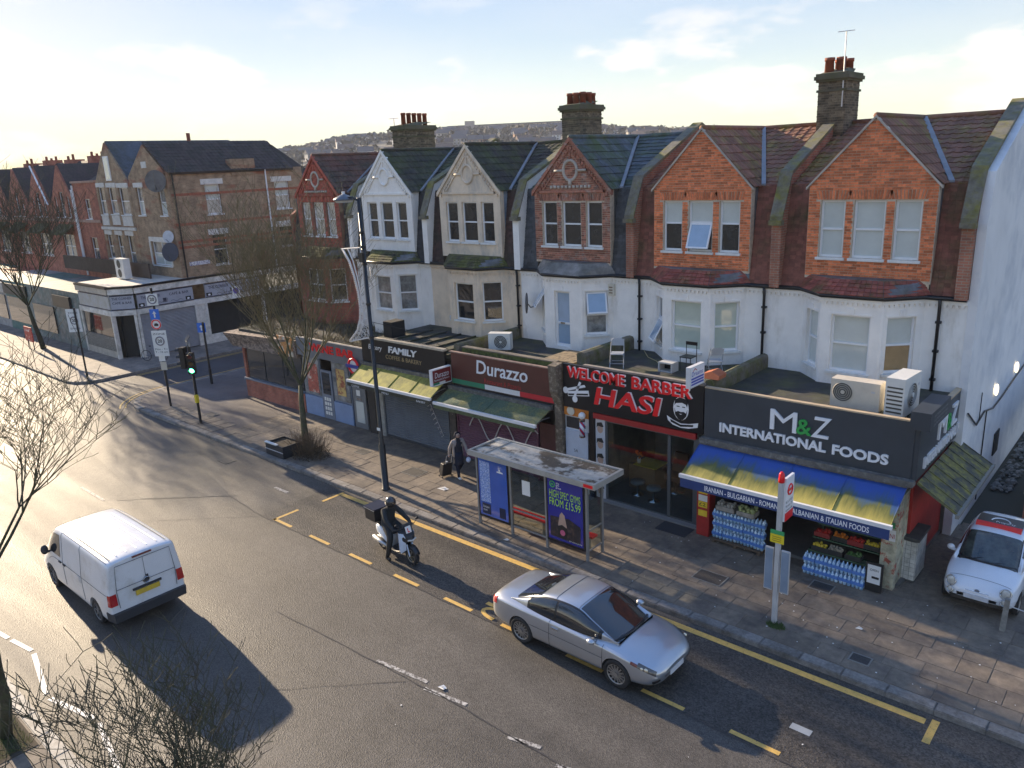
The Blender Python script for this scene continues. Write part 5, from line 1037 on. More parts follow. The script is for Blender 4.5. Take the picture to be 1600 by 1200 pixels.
# ------------------------------------------------ things on the flat roofs
def roof_things():
    gm = M('chair_grey', (.33, .36, .40), .5, .1); tm = M('chair_tube', (.42, .43, .44), .35, .1, metal=.5)
    def fchair(loc, rz, label, seatm, tube):
        t = thing('folding_chair', label, 'chair', (0, 0, 0), 'chairs on the flat roof')
        part(MB().box(-.2, .2, -.2, .2, .43, .46), 'seat', seatm, t); m = MB(); m.prism([(-.19, .2, .66), (.19, .2, .66), (.19, .22, .84), (.12, .23, .9), (-.12, .23, .9), (-.19, .22, .84)], (0, .02, .004)); part(m, 'backrest', seatm, t)
        for s in (-1, 1):
            part(MB().tube([(s*.22, -.28, 0), (s*.22, .0, .45), (s*.2, .22, .88)], .012, 6), 'leg', tube, t); part(MB().tube([(s*.2, .28, 0), (s*.2, -.14, .44)], .012, 6), 'leg', tube, t)
        part(MB().cyl((-.22, -.2, .14), (.22, -.2, .14), .01, n=6), 'stretcher', tube, t); part(MB().cyl((-.2, .2, .14), (.2, .2, .14), .01, n=6), 'stretcher', tube, t)
        t.location = loc; t.rotation_euler = (0, 0, rz); return t
    fchair((-13.95, 20.72, 4.28), .5, 'grey folding chair standing alone near the left end of the barber roof', gm, tm); fchair((-10.85, 21.45, 4.28), -2.4, 'grey folding chair at the right end of the barber roof', gm, tm)
    t = thing('metal_chair', 'black chair in front of the bay window on the barber roof', 'chair', (-11.8, 21.5, 4.28), 'chairs on the flat roof'); x, y = -11.8, 21.5; bk = BLACKP
    part(MB().box(x-.2, x+.2, y-.2, y+.2, 4.71, 4.74), 'seat', bk, t); part(MB().box(x-.2, x+.2, y+.2, y+.22, 5.05, 5.16), 'backrest', bk, t)
    for a in (-.18, .18): part(MB().cyl((x+a, y-.18, 4.28), (x+a, y-.18, 4.71), .012, n=6), 'leg', bk, t); part(MB().cyl((x+a, y+.21, 4.28), (x+a, y+.21, 5.16), .012, n=6), 'leg', bk, t)
    t = thing('slatted_box', 'small pale open sided box on the barber roof by the black chair', 'box', (-12.25, 21.05, 4.28)); c = flat('box_pale', (.55, .53, .5), .6); x, y = -12.25, 21.05
    for b in ((x-.25, x+.25, y-.2, y+.2, 4.56, 4.6), (x-.25, x+.25, y-.2, y+.2, 4.29, 4.32), (x-.25, x-.2, y-.2, y+.2, 4.321, 4.559), (x+.2, x+.25, y-.2, y+.2, 4.321, 4.559)): part(MB().box(*b), 'panel', c, t)
    part(MB().box(x-.19, x+.19, y+.1, y+.12, 4.33, 4.55), 'grille', BLACKP, t)
    m = MB(); m.tube([(-14.3, 22.9, 4.33), (-13.7, 22.2, 4.31), (-13.2, 21.9, 4.31), (-12.8, 21.5, 4.3), (-12.5, 21.1, 4.3)], .015, 5); part(m, 'loose_cable', flat('cable_yellow', (.40, .33, .16), .7), None, True, 'yellowish cable lying across the barber roof', cat='cable')
    m = MB(); m.prism([(-10.3, YF+.25, 4.72), (-9.75, YF+.25, 4.72), (-9.75, YF+.3, 4.82), (-10.02, YF+.35, 4.92), (-10.3, YF+.3, 4.82)], (0, .45, 0)); part(m, 'ridge_tile', M('loose_terracotta', (.45, .13, .06), .8, .2), None, False, 'loose orange ridge tile on the parapet beside the blue and white sign', cat='roof tile')
    b = thing('projecting_sign', 'small blue and white estate agent box sign above the barber sign', 'sign', (-10.2, 19.0, 4.55)); part(MB().box(-10.27, -10.14, 18.6, 19.42, 4.62, 5.22), 'sign_box', flat('sign_box_pale', (.66, .66, .66), .5), b); part(MB().box(-10.138, -10.132, 18.63, 19.39, 4.65, 5.19), 'sign_face', MATS['white_letter'], b); bl = flat('sign_blue', (.05, .08, .42), .5)
    text(b, 'Dreams', (-10.13, 18.68, 4.95), (0, 1, 0), (0, 0, 1), .62, .13, .004, bl)
    for k in range(3): part(MB().box(-10.131, -10.128, 18.66, 19.36, 4.69+k*.08, 4.74+k*.08), 'stripe', bl, b)
    m = MB(); m.prism([(-10.131, 18.74, 5.09), (-10.131, 18.86, 5.17), (-10.131, 18.98, 5.09), (-10.131, 18.96, 5.08), (-10.131, 18.86, 5.14), (-10.131, 18.76, 5.08)], (.003, 0, 0)); part(m, 'roof_mark', flat('mark_red', (.5, .05, .03)), b)
    # air conditioning units
    def ac(x, y, z, w, d, hh, rz, label, fans, mat, face='front'):
        t = thing('air_conditioner', label, 'air conditioner', (0, 0, 0), 'air conditioners on the shop roofs'); part(MB().box(-w/2, w/2, -d/2, d/2, .06, hh), 'casing', mat, t)
        for s in (-.3, .3): part(MB().box(w*s-.03, w*s+.03, -d/2-.03, d/2+.03, 0, .059), 'foot', BLACKP, t)
        for (fx, fz, r) in fans:
            m = MB(); m.disc((fx, -d/2-.006, fz), (1, 0, 0), (0, 0, 1), r, 24, .006); f = part(m, 'fan_grille', flat('fan_dark', (.07, .068, .06), .6), t); m = MB()
            for k in range(5): m.ring((fx, -d/2-.014, fz), (1, 0, 0), (0, 0, 1), r*(k+1)/5, .006, 22, 4)
            part(m, 'fan_guard', mat, f, kind='stuff'); m = MB(); m.disc((fx, -d/2-.022, fz), (1, 0, 0), (0, 0, 1), r*.2, 14, .01); part(m, 'fan_hub', mat, f)
        for k in range(7): part(MB().box(-w/2-.006, -w/2-.001, -d/2+.04, d/2-.04, hh*.15+k*hh*.1, hh*.19+k*hh*.1), 'louvre', flat('fan_dark', (.07, .068, .06)), t)
        part(MB().box(w*.33, w*.40, -d/2-.007, -d/2-.001, hh*.68, hh*.74), 'badge', flat('badge_grey', (.5, .5, .52)), t); t.location = (x, y, z); t.rotation_euler = (0, 0, rz); return t
    ap = M('ac_white', (.68, .67, .63), .5, .08, 3); ab = M('ac_beige', (.60, .54, .45), .55, .1, 3)
    ac(-19.35, 21.0, 4.1, .85, .35, .68, .45, 'white single fan air conditioner on the restaurant roof', [(.05, .36, .25)], ap)
    ac(-6.25, 20.3, 4.28, 1.22, .42, .80, .0, 'beige air conditioner with round fan on the food shop roof', [(-.3, .47, .25)], ab)
    ac(-5.22, 20.5, 4.28, 1.1, .45, 1.05, 1.5, 'white air conditioner turned side on, right end of the food shop roof', [(0, .55, .3)], ap)
    t = thing('satellite_dish', 'dark satellite dish on the white wall beside the balcony door', 'satellite dish', (-19.4, YW-.3, 5.6)); m = MB(); m.disc((-19.3, YW-.55, 5.65), Vector((.55, -.83, .1)), Vector((-.05, .1, 1)), .36, 22, .03, 1.1); part(m, 'dish', flat('dish_dark', (.08, .08, .085), .5), t); part(MB().tube([(-19.3, YW-.02, 5.45), (-19.3, YW-.35, 5.45), (-19.28, YW-.5, 5.6)], .02, 6), 'bracket', flat('dish_dark', (.08, .08, .085)), t)
    t = thing('meter_box', 'small cream wall box beside the white bay, near the downpipe', 'box', (-15.7, YW-.1, 6.2)); part(MB().box(-15.85, -15.6, YW-.12, YW, 6.15, 6.55), 'case', flat('alarm_cream', (.62, .58, .48)), t); [part(MB().box(-15.8, -15.65, YW-.127, YW-.121, 6.22+k*.1, 6.26+k*.1), 'slot', flat('slot_brown', (.2, .13, .08)), t) for k in range(3)]
roof_things()
# ================================================================ corner cafe and the houses beyond the side road
def far_houses():
    brown = brickmat('brown_stock_brick', (.40, .265, .16), (.30, .19, .115), (.34, .27, .20), var=.3, blot=(.30, .13, .08)); band = M('red_band_brick', (.36, .12, .07), .9, .3, 6)
    wsur = M('white_surround', (.66, .63, .58), .75, .15, 4); U, V = (1, 0, 0), (0, 0, 1); Y = 23.7
    tile = moss('brown_roof_tiles', (.075, .055, .048), (.05, .045, .035), .55, .2)
    # ---------------- corner house with the cafe
    h = thing('corner_house', 'brown brick corner house with gable, satellite dishes and a white fronted cafe at its foot', 'house', (-52.2, 22, 0)); X1, X0 = -49.5, -55.0
    FS = Face((X1, Y), (X1, 33.6)); so = [(26.1-Y, 27.15-Y, 8.5, 10.4), (26.15-Y, 27.15-Y, 5.2, 7.2), (31.25-Y, 32.4-Y, 8.5, 10.35), (31.25-Y, 32.4-Y, 5.9, 7.3)]
    m = MB(); FS.wall(m, 4.4, 11.3, so, .3); part(m, 'side_wall', brown, h)
    FF = Face((X0, Y), (X1-.301, Y)); fo = [(.82, 1.78, 8.6, 10.4), (3.98, 4.92, 8.6, 10.25), (1.85, 4.4, 5.35, 6.9)]
    m = MB(); FF.wall(m, 4.0, 11.1, fo, .3); m.prism([FF.at(0, 0, 11.101), FF.at(5.48, 0, 11.101), FF.at(2.75, 0, 13.05)], (0, .3, 0)); part(m, 'front_wall', brown, h)
    for z in (9.85, 8.0, 6.9, 6.55): m = MB(); FS.box(m, .1, 9.8, -.006, .01, z-.08, z+.08); part(m, 'brick_band', band, h)
    for (a, b, z0, z1) in so:
        window(h, FS, a, b, z0, z1, .12, ('cream', 'blind') if z0 > 8 else ('dark', 'dark'), .5, True); m = MB(); FS.box(m, a-.25, b+.25, -.04, .05, z1+.004, z1+.35); part(m, 'lintel', wsur, h)
    for k, (a, b, z0, z1) in enumerate(fo):
        window(h, FF, a, b, z0, z1, .12, ('blind', 'net'), .5, True, mull=(k == 2)); m = MB(); FF.box(m, a-.2, b+.2, -.05, .05, z1+.004, z1+.3); part(m, 'lintel', wsur, h)
    m = MB(); [FF.box(m, a, a+.18, -.05, .04, 5.35, 6.9) for a in (1.6, 4.42)]; part(m, 'window_surround', wsur, h, kind='stuff')
    boxpart(h, 'date_stone', wsur, -52.75, -52.05, Y-.03, Y, 11.6, 12.0); boxpart(h, 'chimney_breast', brown, X1-.5, X1+.06, 28.1, 29.9, 10.9, 11.95)
    m = MB(); m.prism([(X0+.0, Y+.15, 11.1), (X1+.12, Y+.15, 11.1), (X1+.12, Y+.15, 11.25), (-52.25, Y+.15, 13.2), (X0, Y+.15, 11.25)], (0, 9.0, 0)); rf = part(m, 'roof', tile, h)
    dv_ = Vector((-52.25-(X1+.15), 0, 13.2-11.2)); tiles(rf, (X1+.2, Y, 11.2), (0, 1, 0), dv_, (-dv_.z*-1, 0, -dv_.x), 30, 10, .3, dv_.length/10, tile, None, False, True)
    m = MB(); m.hexa([(-50.9, 27.0, 12.1), (-50.25, 27.0, 11.65), (-50.25, 27.8, 11.65), (-50.9, 27.8, 12.1), (-50.85, 27.0, 12.2), (-50.2, 27.0, 11.75), (-50.2, 27.8, 11.75), (-50.85, 27.8, 12.2)]); part(m, 'skylight', pane_mat('sky'), rf)
    m = MB(); m.prism([(X1+.12, Y+9, 11.1), (-52.25, Y+9, 13.2), (X0, Y+9, 11.1)], (0, .05, 0)); m.hexa([(X0, 32.6, 10.8), (X1, 32.6, 10.8), (X1, 34.5, 10.8), (X0, 34.5, 10.8), (-53, 32.6, 12.9), (-51.5, 32.6, 12.9), (-51.5, 32.7, 12.9), (-53, 32.7, 12.9)]); part(m, 'hip', tile, rf)
    m = MB(); m.cyl((-52.4, 27, 13.1), (-52.4, 27, 13.75), .13, n=8); part(m, 'flue', MATS['terracotta_pot'], rf)
    for (px, y0, mt) in ((X1+.06, 24.0, 'black_plastic'), (X1+.06, 30.6, 'white_upvc')): white(); m = MB(); m.tube([(px+.04, y0, 11.2), (px+.04, y0, 4.4)], .055, 6); part(m, 'downpipe', MATS[mt], h)
    boxpart(h, 'street_name_plate', M('name_plate', (.66, .65, .66), .5, .1, 30, c2=(.22, .18, .32), f2=.55, w2=.04, s2=9), X1+.02, X1+.05, 24.3, 25.7, 5.35, 5.6)
    def dish(x, y, z, r, c, label, nx=.8):
        t = thing('satellite_dish', label, 'satellite dish', (x, y, z-r)); n = Vector((nx, -math.sqrt(1-nx*nx), .15)).normalized(); u = n.cross(Vector((0, 0, 1))).normalized(); v = u.cross(n)*-1; m = MB(); m.disc((x, y, z), u, v, r, 22, .05, 1.1); part(m, 'dish', c, t); part(MB().tube([Vector((x, y, z))-n*.02, Vector((x, y, z))-n*.35, Vector((x, y+.0, z-.3))-n*.4], .025, 6), 'bracket', BLACKP, t); part(MB().tube([Vector((x, y, z-r)), Vector((x, y, z-r*.5))+n*.4], .015, 5), 'feed_arm', BLACKP, t)
    dish(-50.0, 23.2, 10.75, .62, M('mesh_dish', (.13, .12, .11), .6, .3), 'large grey mesh satellite dish high on the corner of the brown house'); dish(-49.75, 23.3, 6.35, .55, M('navy_dish', (.03, .035, .06), .4), 'large dark blue satellite dish low on the corner of the brown house', .6); dish(-49.9, 23.4, 7.3, .36, M('pale_dish', (.5, .52, .55), .4), 'small pale satellite dish above the dark blue one', .6)
    # cafe front, chamfered corner, side
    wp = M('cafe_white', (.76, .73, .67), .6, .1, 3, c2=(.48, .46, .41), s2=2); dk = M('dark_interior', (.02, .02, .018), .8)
    C = [(-55.0, 19.2), (-50.15, 19.2), (-49.25, 20.35), (-49.25, 33.6)]; F1, F2, F3 = [Face(a, b) for a, b in zip(C, C[1:])]
    m = MB(); m.prism([(x, y, 4.5) for x, y in [(-55, 19.15), (-50.1, 19.15), (-49.2, 20.3), (-49.2, 24.5), (-49.5, 24.5), (-49.5, 23.8), (-55, 23.8)]], (0, 0, .14)); part(m, 'cafe_roof', M('pale_roof', (.50, .47, .42), .8, .2, 2), h)
    for F_ in (F1, F2, F3):
        m = MB(); F_.box(m, 0, F_.L, -.12, .3, 4.16, 4.52); b = part(m, 'parapet', wp if F_ is F3 else (wp if F_ is F2 else M('parapet_cream', (.52, .45, .36), .75, .15)), h)
        m = MB(); F_.box(m, -.03, F_.L+.03, -.16, .1, 4.521, 4.64); part(m, 'parapet_edge', BLACKP, b)
        m = MB(); F_.box(m, 0, F_.L, -.06, .25, 2.84, 3.16); part(m, 'beam', wp, h)
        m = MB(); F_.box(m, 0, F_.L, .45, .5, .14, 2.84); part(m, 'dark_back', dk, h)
    sg = M('cafe_sign', (.36, .38, .43), .5, .1, 3); nv = M('sign_navy', (.03, .035, .07), .5); wl = MATS['white_letter']; fadd = M('faded_sign', (.52, .49, .42), .7, .25, 3, c2=(.40, .40, .42), f2=.55, s2=3)
    def sign(F_, a, b, mat, lines, cup=True):
        m = MB(); F_.box(m, a, b, -.03, .1, 3.2, 4.1); s = part(m, 'cafe_sign', mat, h); m = MB(); F_.box(m, a, b, -.035, -.031, 4.04, 4.1); F_.box(m, a, b, -.035, -.031, 3.2, 3.25); part(m, 'sign_edge', nv, s, kind='stuff')
        w = b-a
        for (tx, f0, f1, z, hh) in lines: text(s, tx, F_.at(a+w*f0, -.03, z), F_.d, V, w*(f1-f0), hh, .006, nv, bold=.01)
        if cup:
            c = a+w*.47; m = MB(); m.prism([F_.at(c-.12, -.04, 3.62), F_.at(c+.12, -.04, 3.62), F_.at(c+.1, -.04, 3.42), F_.at(c-.1, -.04, 3.42)], F_.o*-.005); m.ring(F_.at(c+.14, -.04, 3.52), F_.d, V, .06, .012, 12, 4); m.prism([F_.at(c-.2, -.04, 3.40), F_.at(c+.2, -.04, 3.40), F_.at(c+.14, -.04, 3.36), F_.at(c-.14, -.04, 3.36)], F_.o*-.005); part(m, 'cup_mark', nv, s, kind='stuff')
            for f in (.06, .9): m = MB(); F_.box(m, a+w*(f-.05), a+w*(f+.05), -.04, -.036, 3.28, 3.5); q = part(m, 'cake_picture', dk, s); m = MB(); m.disc(F_.at(a+w*f, -.042, 3.37), F_.d, V, .09, 10, .004, .7); part(m, 'cake', wl, q)
            m = MB(); m.tube([F_.at(a+w*(.2+.02*k), -.035, 3.36+.05*math.sin(k*.9)) for k in range(12)], .01, 4); m.tube([F_.at(a+w*(.58+.02*k), -.035, 3.36+.05*math.sin(k*.9)) for k in range(12)], .01, 4); part(m, 'scroll', nv, s, kind='stuff')
    sign(F1, .1, F1.L-.05, fadd, [], False); sign(F2, .05, F2.L-.05, sg, [('THE CORNER', .08, .92, 3.82, .16), ('CAFÉ & BAR', .08, .92, 3.56, .18)], False)
    sign(F3, .15, 3.75, sg, [('THE CORNER', .06, .40, 3.72, .2), ('CAFÉ & BAR', .56, .92, 3.72, .2)]); sign(F3, 4.6, 8.6, sg, [('THE CORNER', .06, .42, 3.72, .2), ('CAFÉ & BAR', .56, .94, 3.72, .2)])
    for F_, a in ((F1, 0), (F1, F1.L-.14), (F2, F2.L-.2), (F3, .0), (F3, 3.75), (F3, 4.45), (F3, 8.7), (F3, 12.9)): m = MB(); F_.box(m, a, a+.16, -.04, .2, .12, 2.84); part(m, 'post', wp, h)
    m = MB(); F1.box(m, .16, F1.L-.16, .02, .15, .12, .55); part(m, 'stall_riser', M('cafe_riser', (.42, .38, .32), .8, .2), h); m = MB(); F1.box(m, .16, F1.L-.16, .0, .1, .56, 1.45); part(m, 'lattice_panel', M('lattice_panel', (.13, .13, .12), .6, .5, 14, c2=(.22, .22, .2), f2=.55, w2=.03, s2=9), h); m = MB(); F1.box(m, .16, F1.L-.16, .05, .07, 1.47, 2.84); part(m, 'pane', pane_mat('dark'), h)
    m = MB(); n = 30
    for k in range(n): z0, z1 = .16+(2.84-.16)*k/n, .16+(2.84-.16)*(k+1)/n; m.add([F3.at(.2, .05, z0), F3.at(3.75, .05, z0), F3.at(3.75, .02, (z0+z1)/2), F3.at(.2, .02, (z0+z1)/2), F3.at(3.75, .05, z1), F3.at(.2, .05, z1)], [(0, 1, 2, 3), (3, 2, 4, 5)])
    part(m, 'roller_shutter', M('pale_grey_shutter', (.26, .265, .28), .5, .12, 2), h)
    m = MB(); F3.box(m, 3.92, 4.45, .0, .2, .12, 2.84); part(m, 'pier', wp, h); m = MB(); F3.box(m, 4.6, 8.7, .02, .15, .12, .7); part(m, 'stall_riser', wp, h)
    boxpart(h, 'roof_screen', M('roof_screen', (.085, .06, .045), .9, .25, 3), -66, -51.5, 22.5, 22.62, 4.62, 5.6)
    # ---------------- brown gabled house with white window surrounds
    h = thing('gabled_house', 'tall brown brick gabled house with white framed windows, left of the corner house', 'house', (-57.9, Y, 0)); F = Face((-60.6, Y), (-55.05, Y)); L_ = F.L
    ops = [(.3, 1.4, 8.6, 10.5), (2.0, 3.25, 8.65, 10.47), (3.7, 5.2, 8.6, 10.43), (.4, 1.3, 5.5, 7.2), (2.1, 3.0, 5.5, 7.2), (3.8, 4.8, 4.8, 7.2), (2.2, 3.0, 10.95, 12.6)]
    m = MB(); F.wall(m, .1, 10.7, ops[:6], .3); part(m, 'front_wall', brown, h); m = MB(); m.prism([F.at(0, 0, 10.7), F.at(L_, 0, 10.7), F.at(2.6, 0, 13.45)], (0, .25, 0)); part(m, 'gable_wall', brown, h)
    for k, (a, b, z0, z1) in enumerate(ops[:6]):
        window(h, F, a, b, z0, z1, .1, ('net', 'dark'), .5, True); m = MB(); F.box(m, a-.15, b+.15, -.05, .05, z1+.004, z1+.3); part(m, 'lintel', wsur, h)
        if k < 3: m = MB(); F.box(m, a, b, -.04, .05, z0-.75, z0-.1); part(m, 'apron_panel', wsur, h)
    m = MB(); F.box(m, 2.15, 3.0, -.05, -.005, 10.92, 12.55); part(m, 'attic_window', white(), h); m = MB(); F.box(m, 2.25, 2.9, -.06, -.052, 11.0, 12.45); part(m, 'pane', pane_mat('sky'), h); m = MB(); F.box(m, 0, L_, -.1, .02, 7.55, 7.75); part(m, 'string_course', wsur, h)
    m = MB(); m.prism([(-60.75, Y+.12, 10.68), (-54.95, Y+.12, 10.68), (-58.0, Y+.12, 13.56)], (0, 9.3, 0)); part(m, 'roof', moss('far_slate', (.095, .105, .125), (.07, .07, .06), .55), h); m = MB(); m.box(-60.6, -55.05, Y+.3, Y+9, .1, 10.6); part(m, 'rear_wall', brown, h)
    # ---------------- red terrace
    red = brickmat('far_red_brick', (.48, .17, .10), (.38, .12, .08), (.26, .15, .11)); rt = moss('far_dark_tiles', (.075, .052, .048), (.06, .05, .04), .55)
    names = ['red brick terraced house with white gable pipe, first left of the brown gabled house', 'red brick gabled terraced house, second left of the brown gabled house', 'red brick gabled terraced house, third left of the brown gabled house', 'red brick gabled terraced house, fourth left of the brown gabled house', 'red brick gabled terraced house at the far left edge']
    for k in range(5):
        cx = -67.45-5.05*k; h = thing('red_terraced_house', names[k], 'house', (cx, Y, 0), 'red terraced houses far left'); x0, x1 = cx-2.52, cx+2.52
        F = Face((x0, Y), (x1, Y)); ops = [(1.05, 1.45, 8.35, 9.9), (2.1, 2.9, 8.35, 10.25), (3.5, 3.95, 8.35, 9.9)]; o2 = [(1.2, 3.6, 5.2, 7.0)]
        m = MB(); F.wall(m, .1, 9.3, ops+o2, .3); 
        part(m, 'front_wall', red, h); m = MB(); m.prism([F.at(.1, 0, 9.301), F.at(1.05, 0, 9.301), F.at(1.05, 0, 9.9), F.at(1.45, 0, 9.9), F.at(1.45, 0, 9.301), F.at(2.1, 0, 9.301), F.at(2.1, 0, 10.25), F.at(2.9, 0, 10.25), F.at(2.9, 0, 9.301), F.at(3.5, 0, 9.301), F.at(3.5, 0, 9.9), F.at(3.95, 0, 9.9), F.at(3.95, 0, 9.301), F.at(4.95, 0, 9.301), F.at(2.52, 0, 12.25)], (0, .28, 0)); part(m, 'gable_wall', red, h)
        for o_ in ops: window(h, F, *o_, .1, ('net', 'dark'), .5, True, .045)
        window(h, F, *o2[0], .1, ('net', 'net'), .5, True, mull=1); m = MB(); F.box(m, 0, F.L, -.08, .02, 8.0, 8.2); part(m, 'string_course', M('far_stone', (.42, .26, .2), .8), h)
        m = MB(); m.prism([(x0, Y+.15, 9.3), (x1, Y+.15, 9.3), (x1, Y+4.5, 12.7), (x0, Y+4.5, 12.7)], (0, .1, -.2)); part(m, 'roof', rt, h); m = MB(); m.prism([(cx-2.5, Y+.14, 9.3), (cx+2.5, Y+.14, 9.3), (cx, Y+.14, 12.36)], (0, 4.4, 0)); part(m, 'gable_roof', rt, h); m = MB(); m.prism([(x0, Y+.3, .1), (x0, Y+.3, 9.2), (x0, Y+4.5, 12.6), (x0, Y+9, 9.2), (x0, Y+9, .1)], (5.04, 0, 0)); part(m, 'rear_wall', red, h)
        m = MB(); m.hexa([(x0+1, Y-.9, 7.05), (x0+4, Y-.9, 7.05), (x0+4, Y, 7.7), (x0+1, Y, 7.7), (x0+1, Y-.9, 7.15), (x0+4, Y-.9, 7.15), (x0+4, Y, 7.8), (x0+1, Y, 7.8)]); part(m, 'bay_hood', M('mossy_hood', (.10, .09, .06), .9, .3, 5, c2=(.12, .12, .03), s2=2), h)
        if k in (0, 1): m = MB(); m.tube([(x1-.1, Y-.1, 10.4 if k == 0 else 11.5), (x1-.05 if k == 0 else x1-1.4, Y-.1, 9.4), (x1, Y-.1, 4.5)] if k == 0 else [(cx, Y-.15, 12.35), (x1-.1, Y-.15, 9.3)], .07, 6); part(m, 'white_pipe', white(), h)
        m = MB(); m.box(x1-.45, x1+.45, Y+3.6, Y+5.0, 11.6, 12.85+.12*(k % 2)); c = part(m, 'chimney_stack', red, h); m = MB(); [m.cyl((x1, Y+3.85+.4*j, 12.8), (x1, Y+3.85+.4*j, 13.15+.15*((j+k) % 2)), .12, .1, 7) for j in range(2+k % 2)]; part(m, 'chimney_pots', MATS['terracotta_pot'], c, kind='stuff')
        boxpart(h, 'shop_front', M(f'far_shop{k % 3}', [(.06, .16, .15), (.30, .30, .30), (.35, .10, .06)][k % 3], .6, .4, 3), x0, x1, 19.25, Y, .1, 3.9); boxpart(h, 'shop_fascia', M(f'far_fascia{k % 2}', [(.03, .03, .035), (.45, .42, .38)][k % 2], .5, .2), x0+.1, x1-.1, 19.12, 19.24, 2.9, 3.7); boxpart(h, 'shop_pane', pane_mat('dark'), x0+.3, x1-.3, 19.18, 19.24, .8, 2.7)
    h = thing('red_bay_house', 'narrow red brick bay with flat top between the terrace and the brown gabled house', 'house', (-62.7, Y, 0)); F = Face((-64.9, Y), (-60.65, Y)); ops = [(1.8, 2.8, 8.25, 9.7), (1.7, 2.9, 5.2, 6.9)]; m = MB(); F.wall(m, .1, 10.85, ops, .3); part(m, 'front_wall', red, h); [window(h, F, *o_, .1, ('net', 'dark'), .5, True) for o_ in ops]; boxpart(h, 'rear_wall', red, -64.9, -60.65, Y+.3, Y+8, .1, 10.8); m = MB(); F.box(m, -.05, F.L+.05, -.1, .1, 10.85, 11.0); part(m, 'coping', MATS['far_stone'], h); m = MB(); F.box(m, 0, F.L, -.08, .02, 8.0, 8.2); part(m, 'string_course', MATS['far_stone'], h)
    m = MB(); m.prism([(-64.9, Y+.6, 10.7), (-64.9, Y+4.5, 12.7), (-64.9, Y+8, 10.7)], (4.25, 0, 0)); part(m, 'roof', rt, h); boxpart(h, 'shop_front', M('turquoise_shop', (.11, .17, .17), .6, .4, 3, c2=(.22, .22, .2), s2=2), -65, -55.1, 19.25, Y, .1, 3.9); boxpart(h, 'shop_fascia', BLACKP, -59.5, -56.5, 19.05, 19.2, 2.75, 3.55); boxpart(h, 'shop_pane', pane_mat('dark'), -64, -60, 19.15, 19.22, .7, 2.6)
    m = MB(); m.tube([(-64.6, Y-.15, 10.7), (-64.6, Y-.15, 4.0)], .07, 6); part(m, 'white_pipe', white(), h)
    # A/C on the cafe roof
    t = thing('air_conditioner', 'white twin fan air conditioner on the pale cafe roof', 'air conditioner', (-53.2, 21.6, 4.64), 'air conditioners on the shop roofs'); part(MB().box(-53.9, -52.6, 21.4, 21.85, 4.7, 6.0), 'casing', MATS['ac_white'], t)
    for z in (5.05, 5.65): m = MB(); m.disc((-53.3, 21.393, z), (1, 0, 0), (0, 0, 1), .27, 20, .01); part(m, 'fan_grille', MATS['fan_dark'], t)
far_houses()
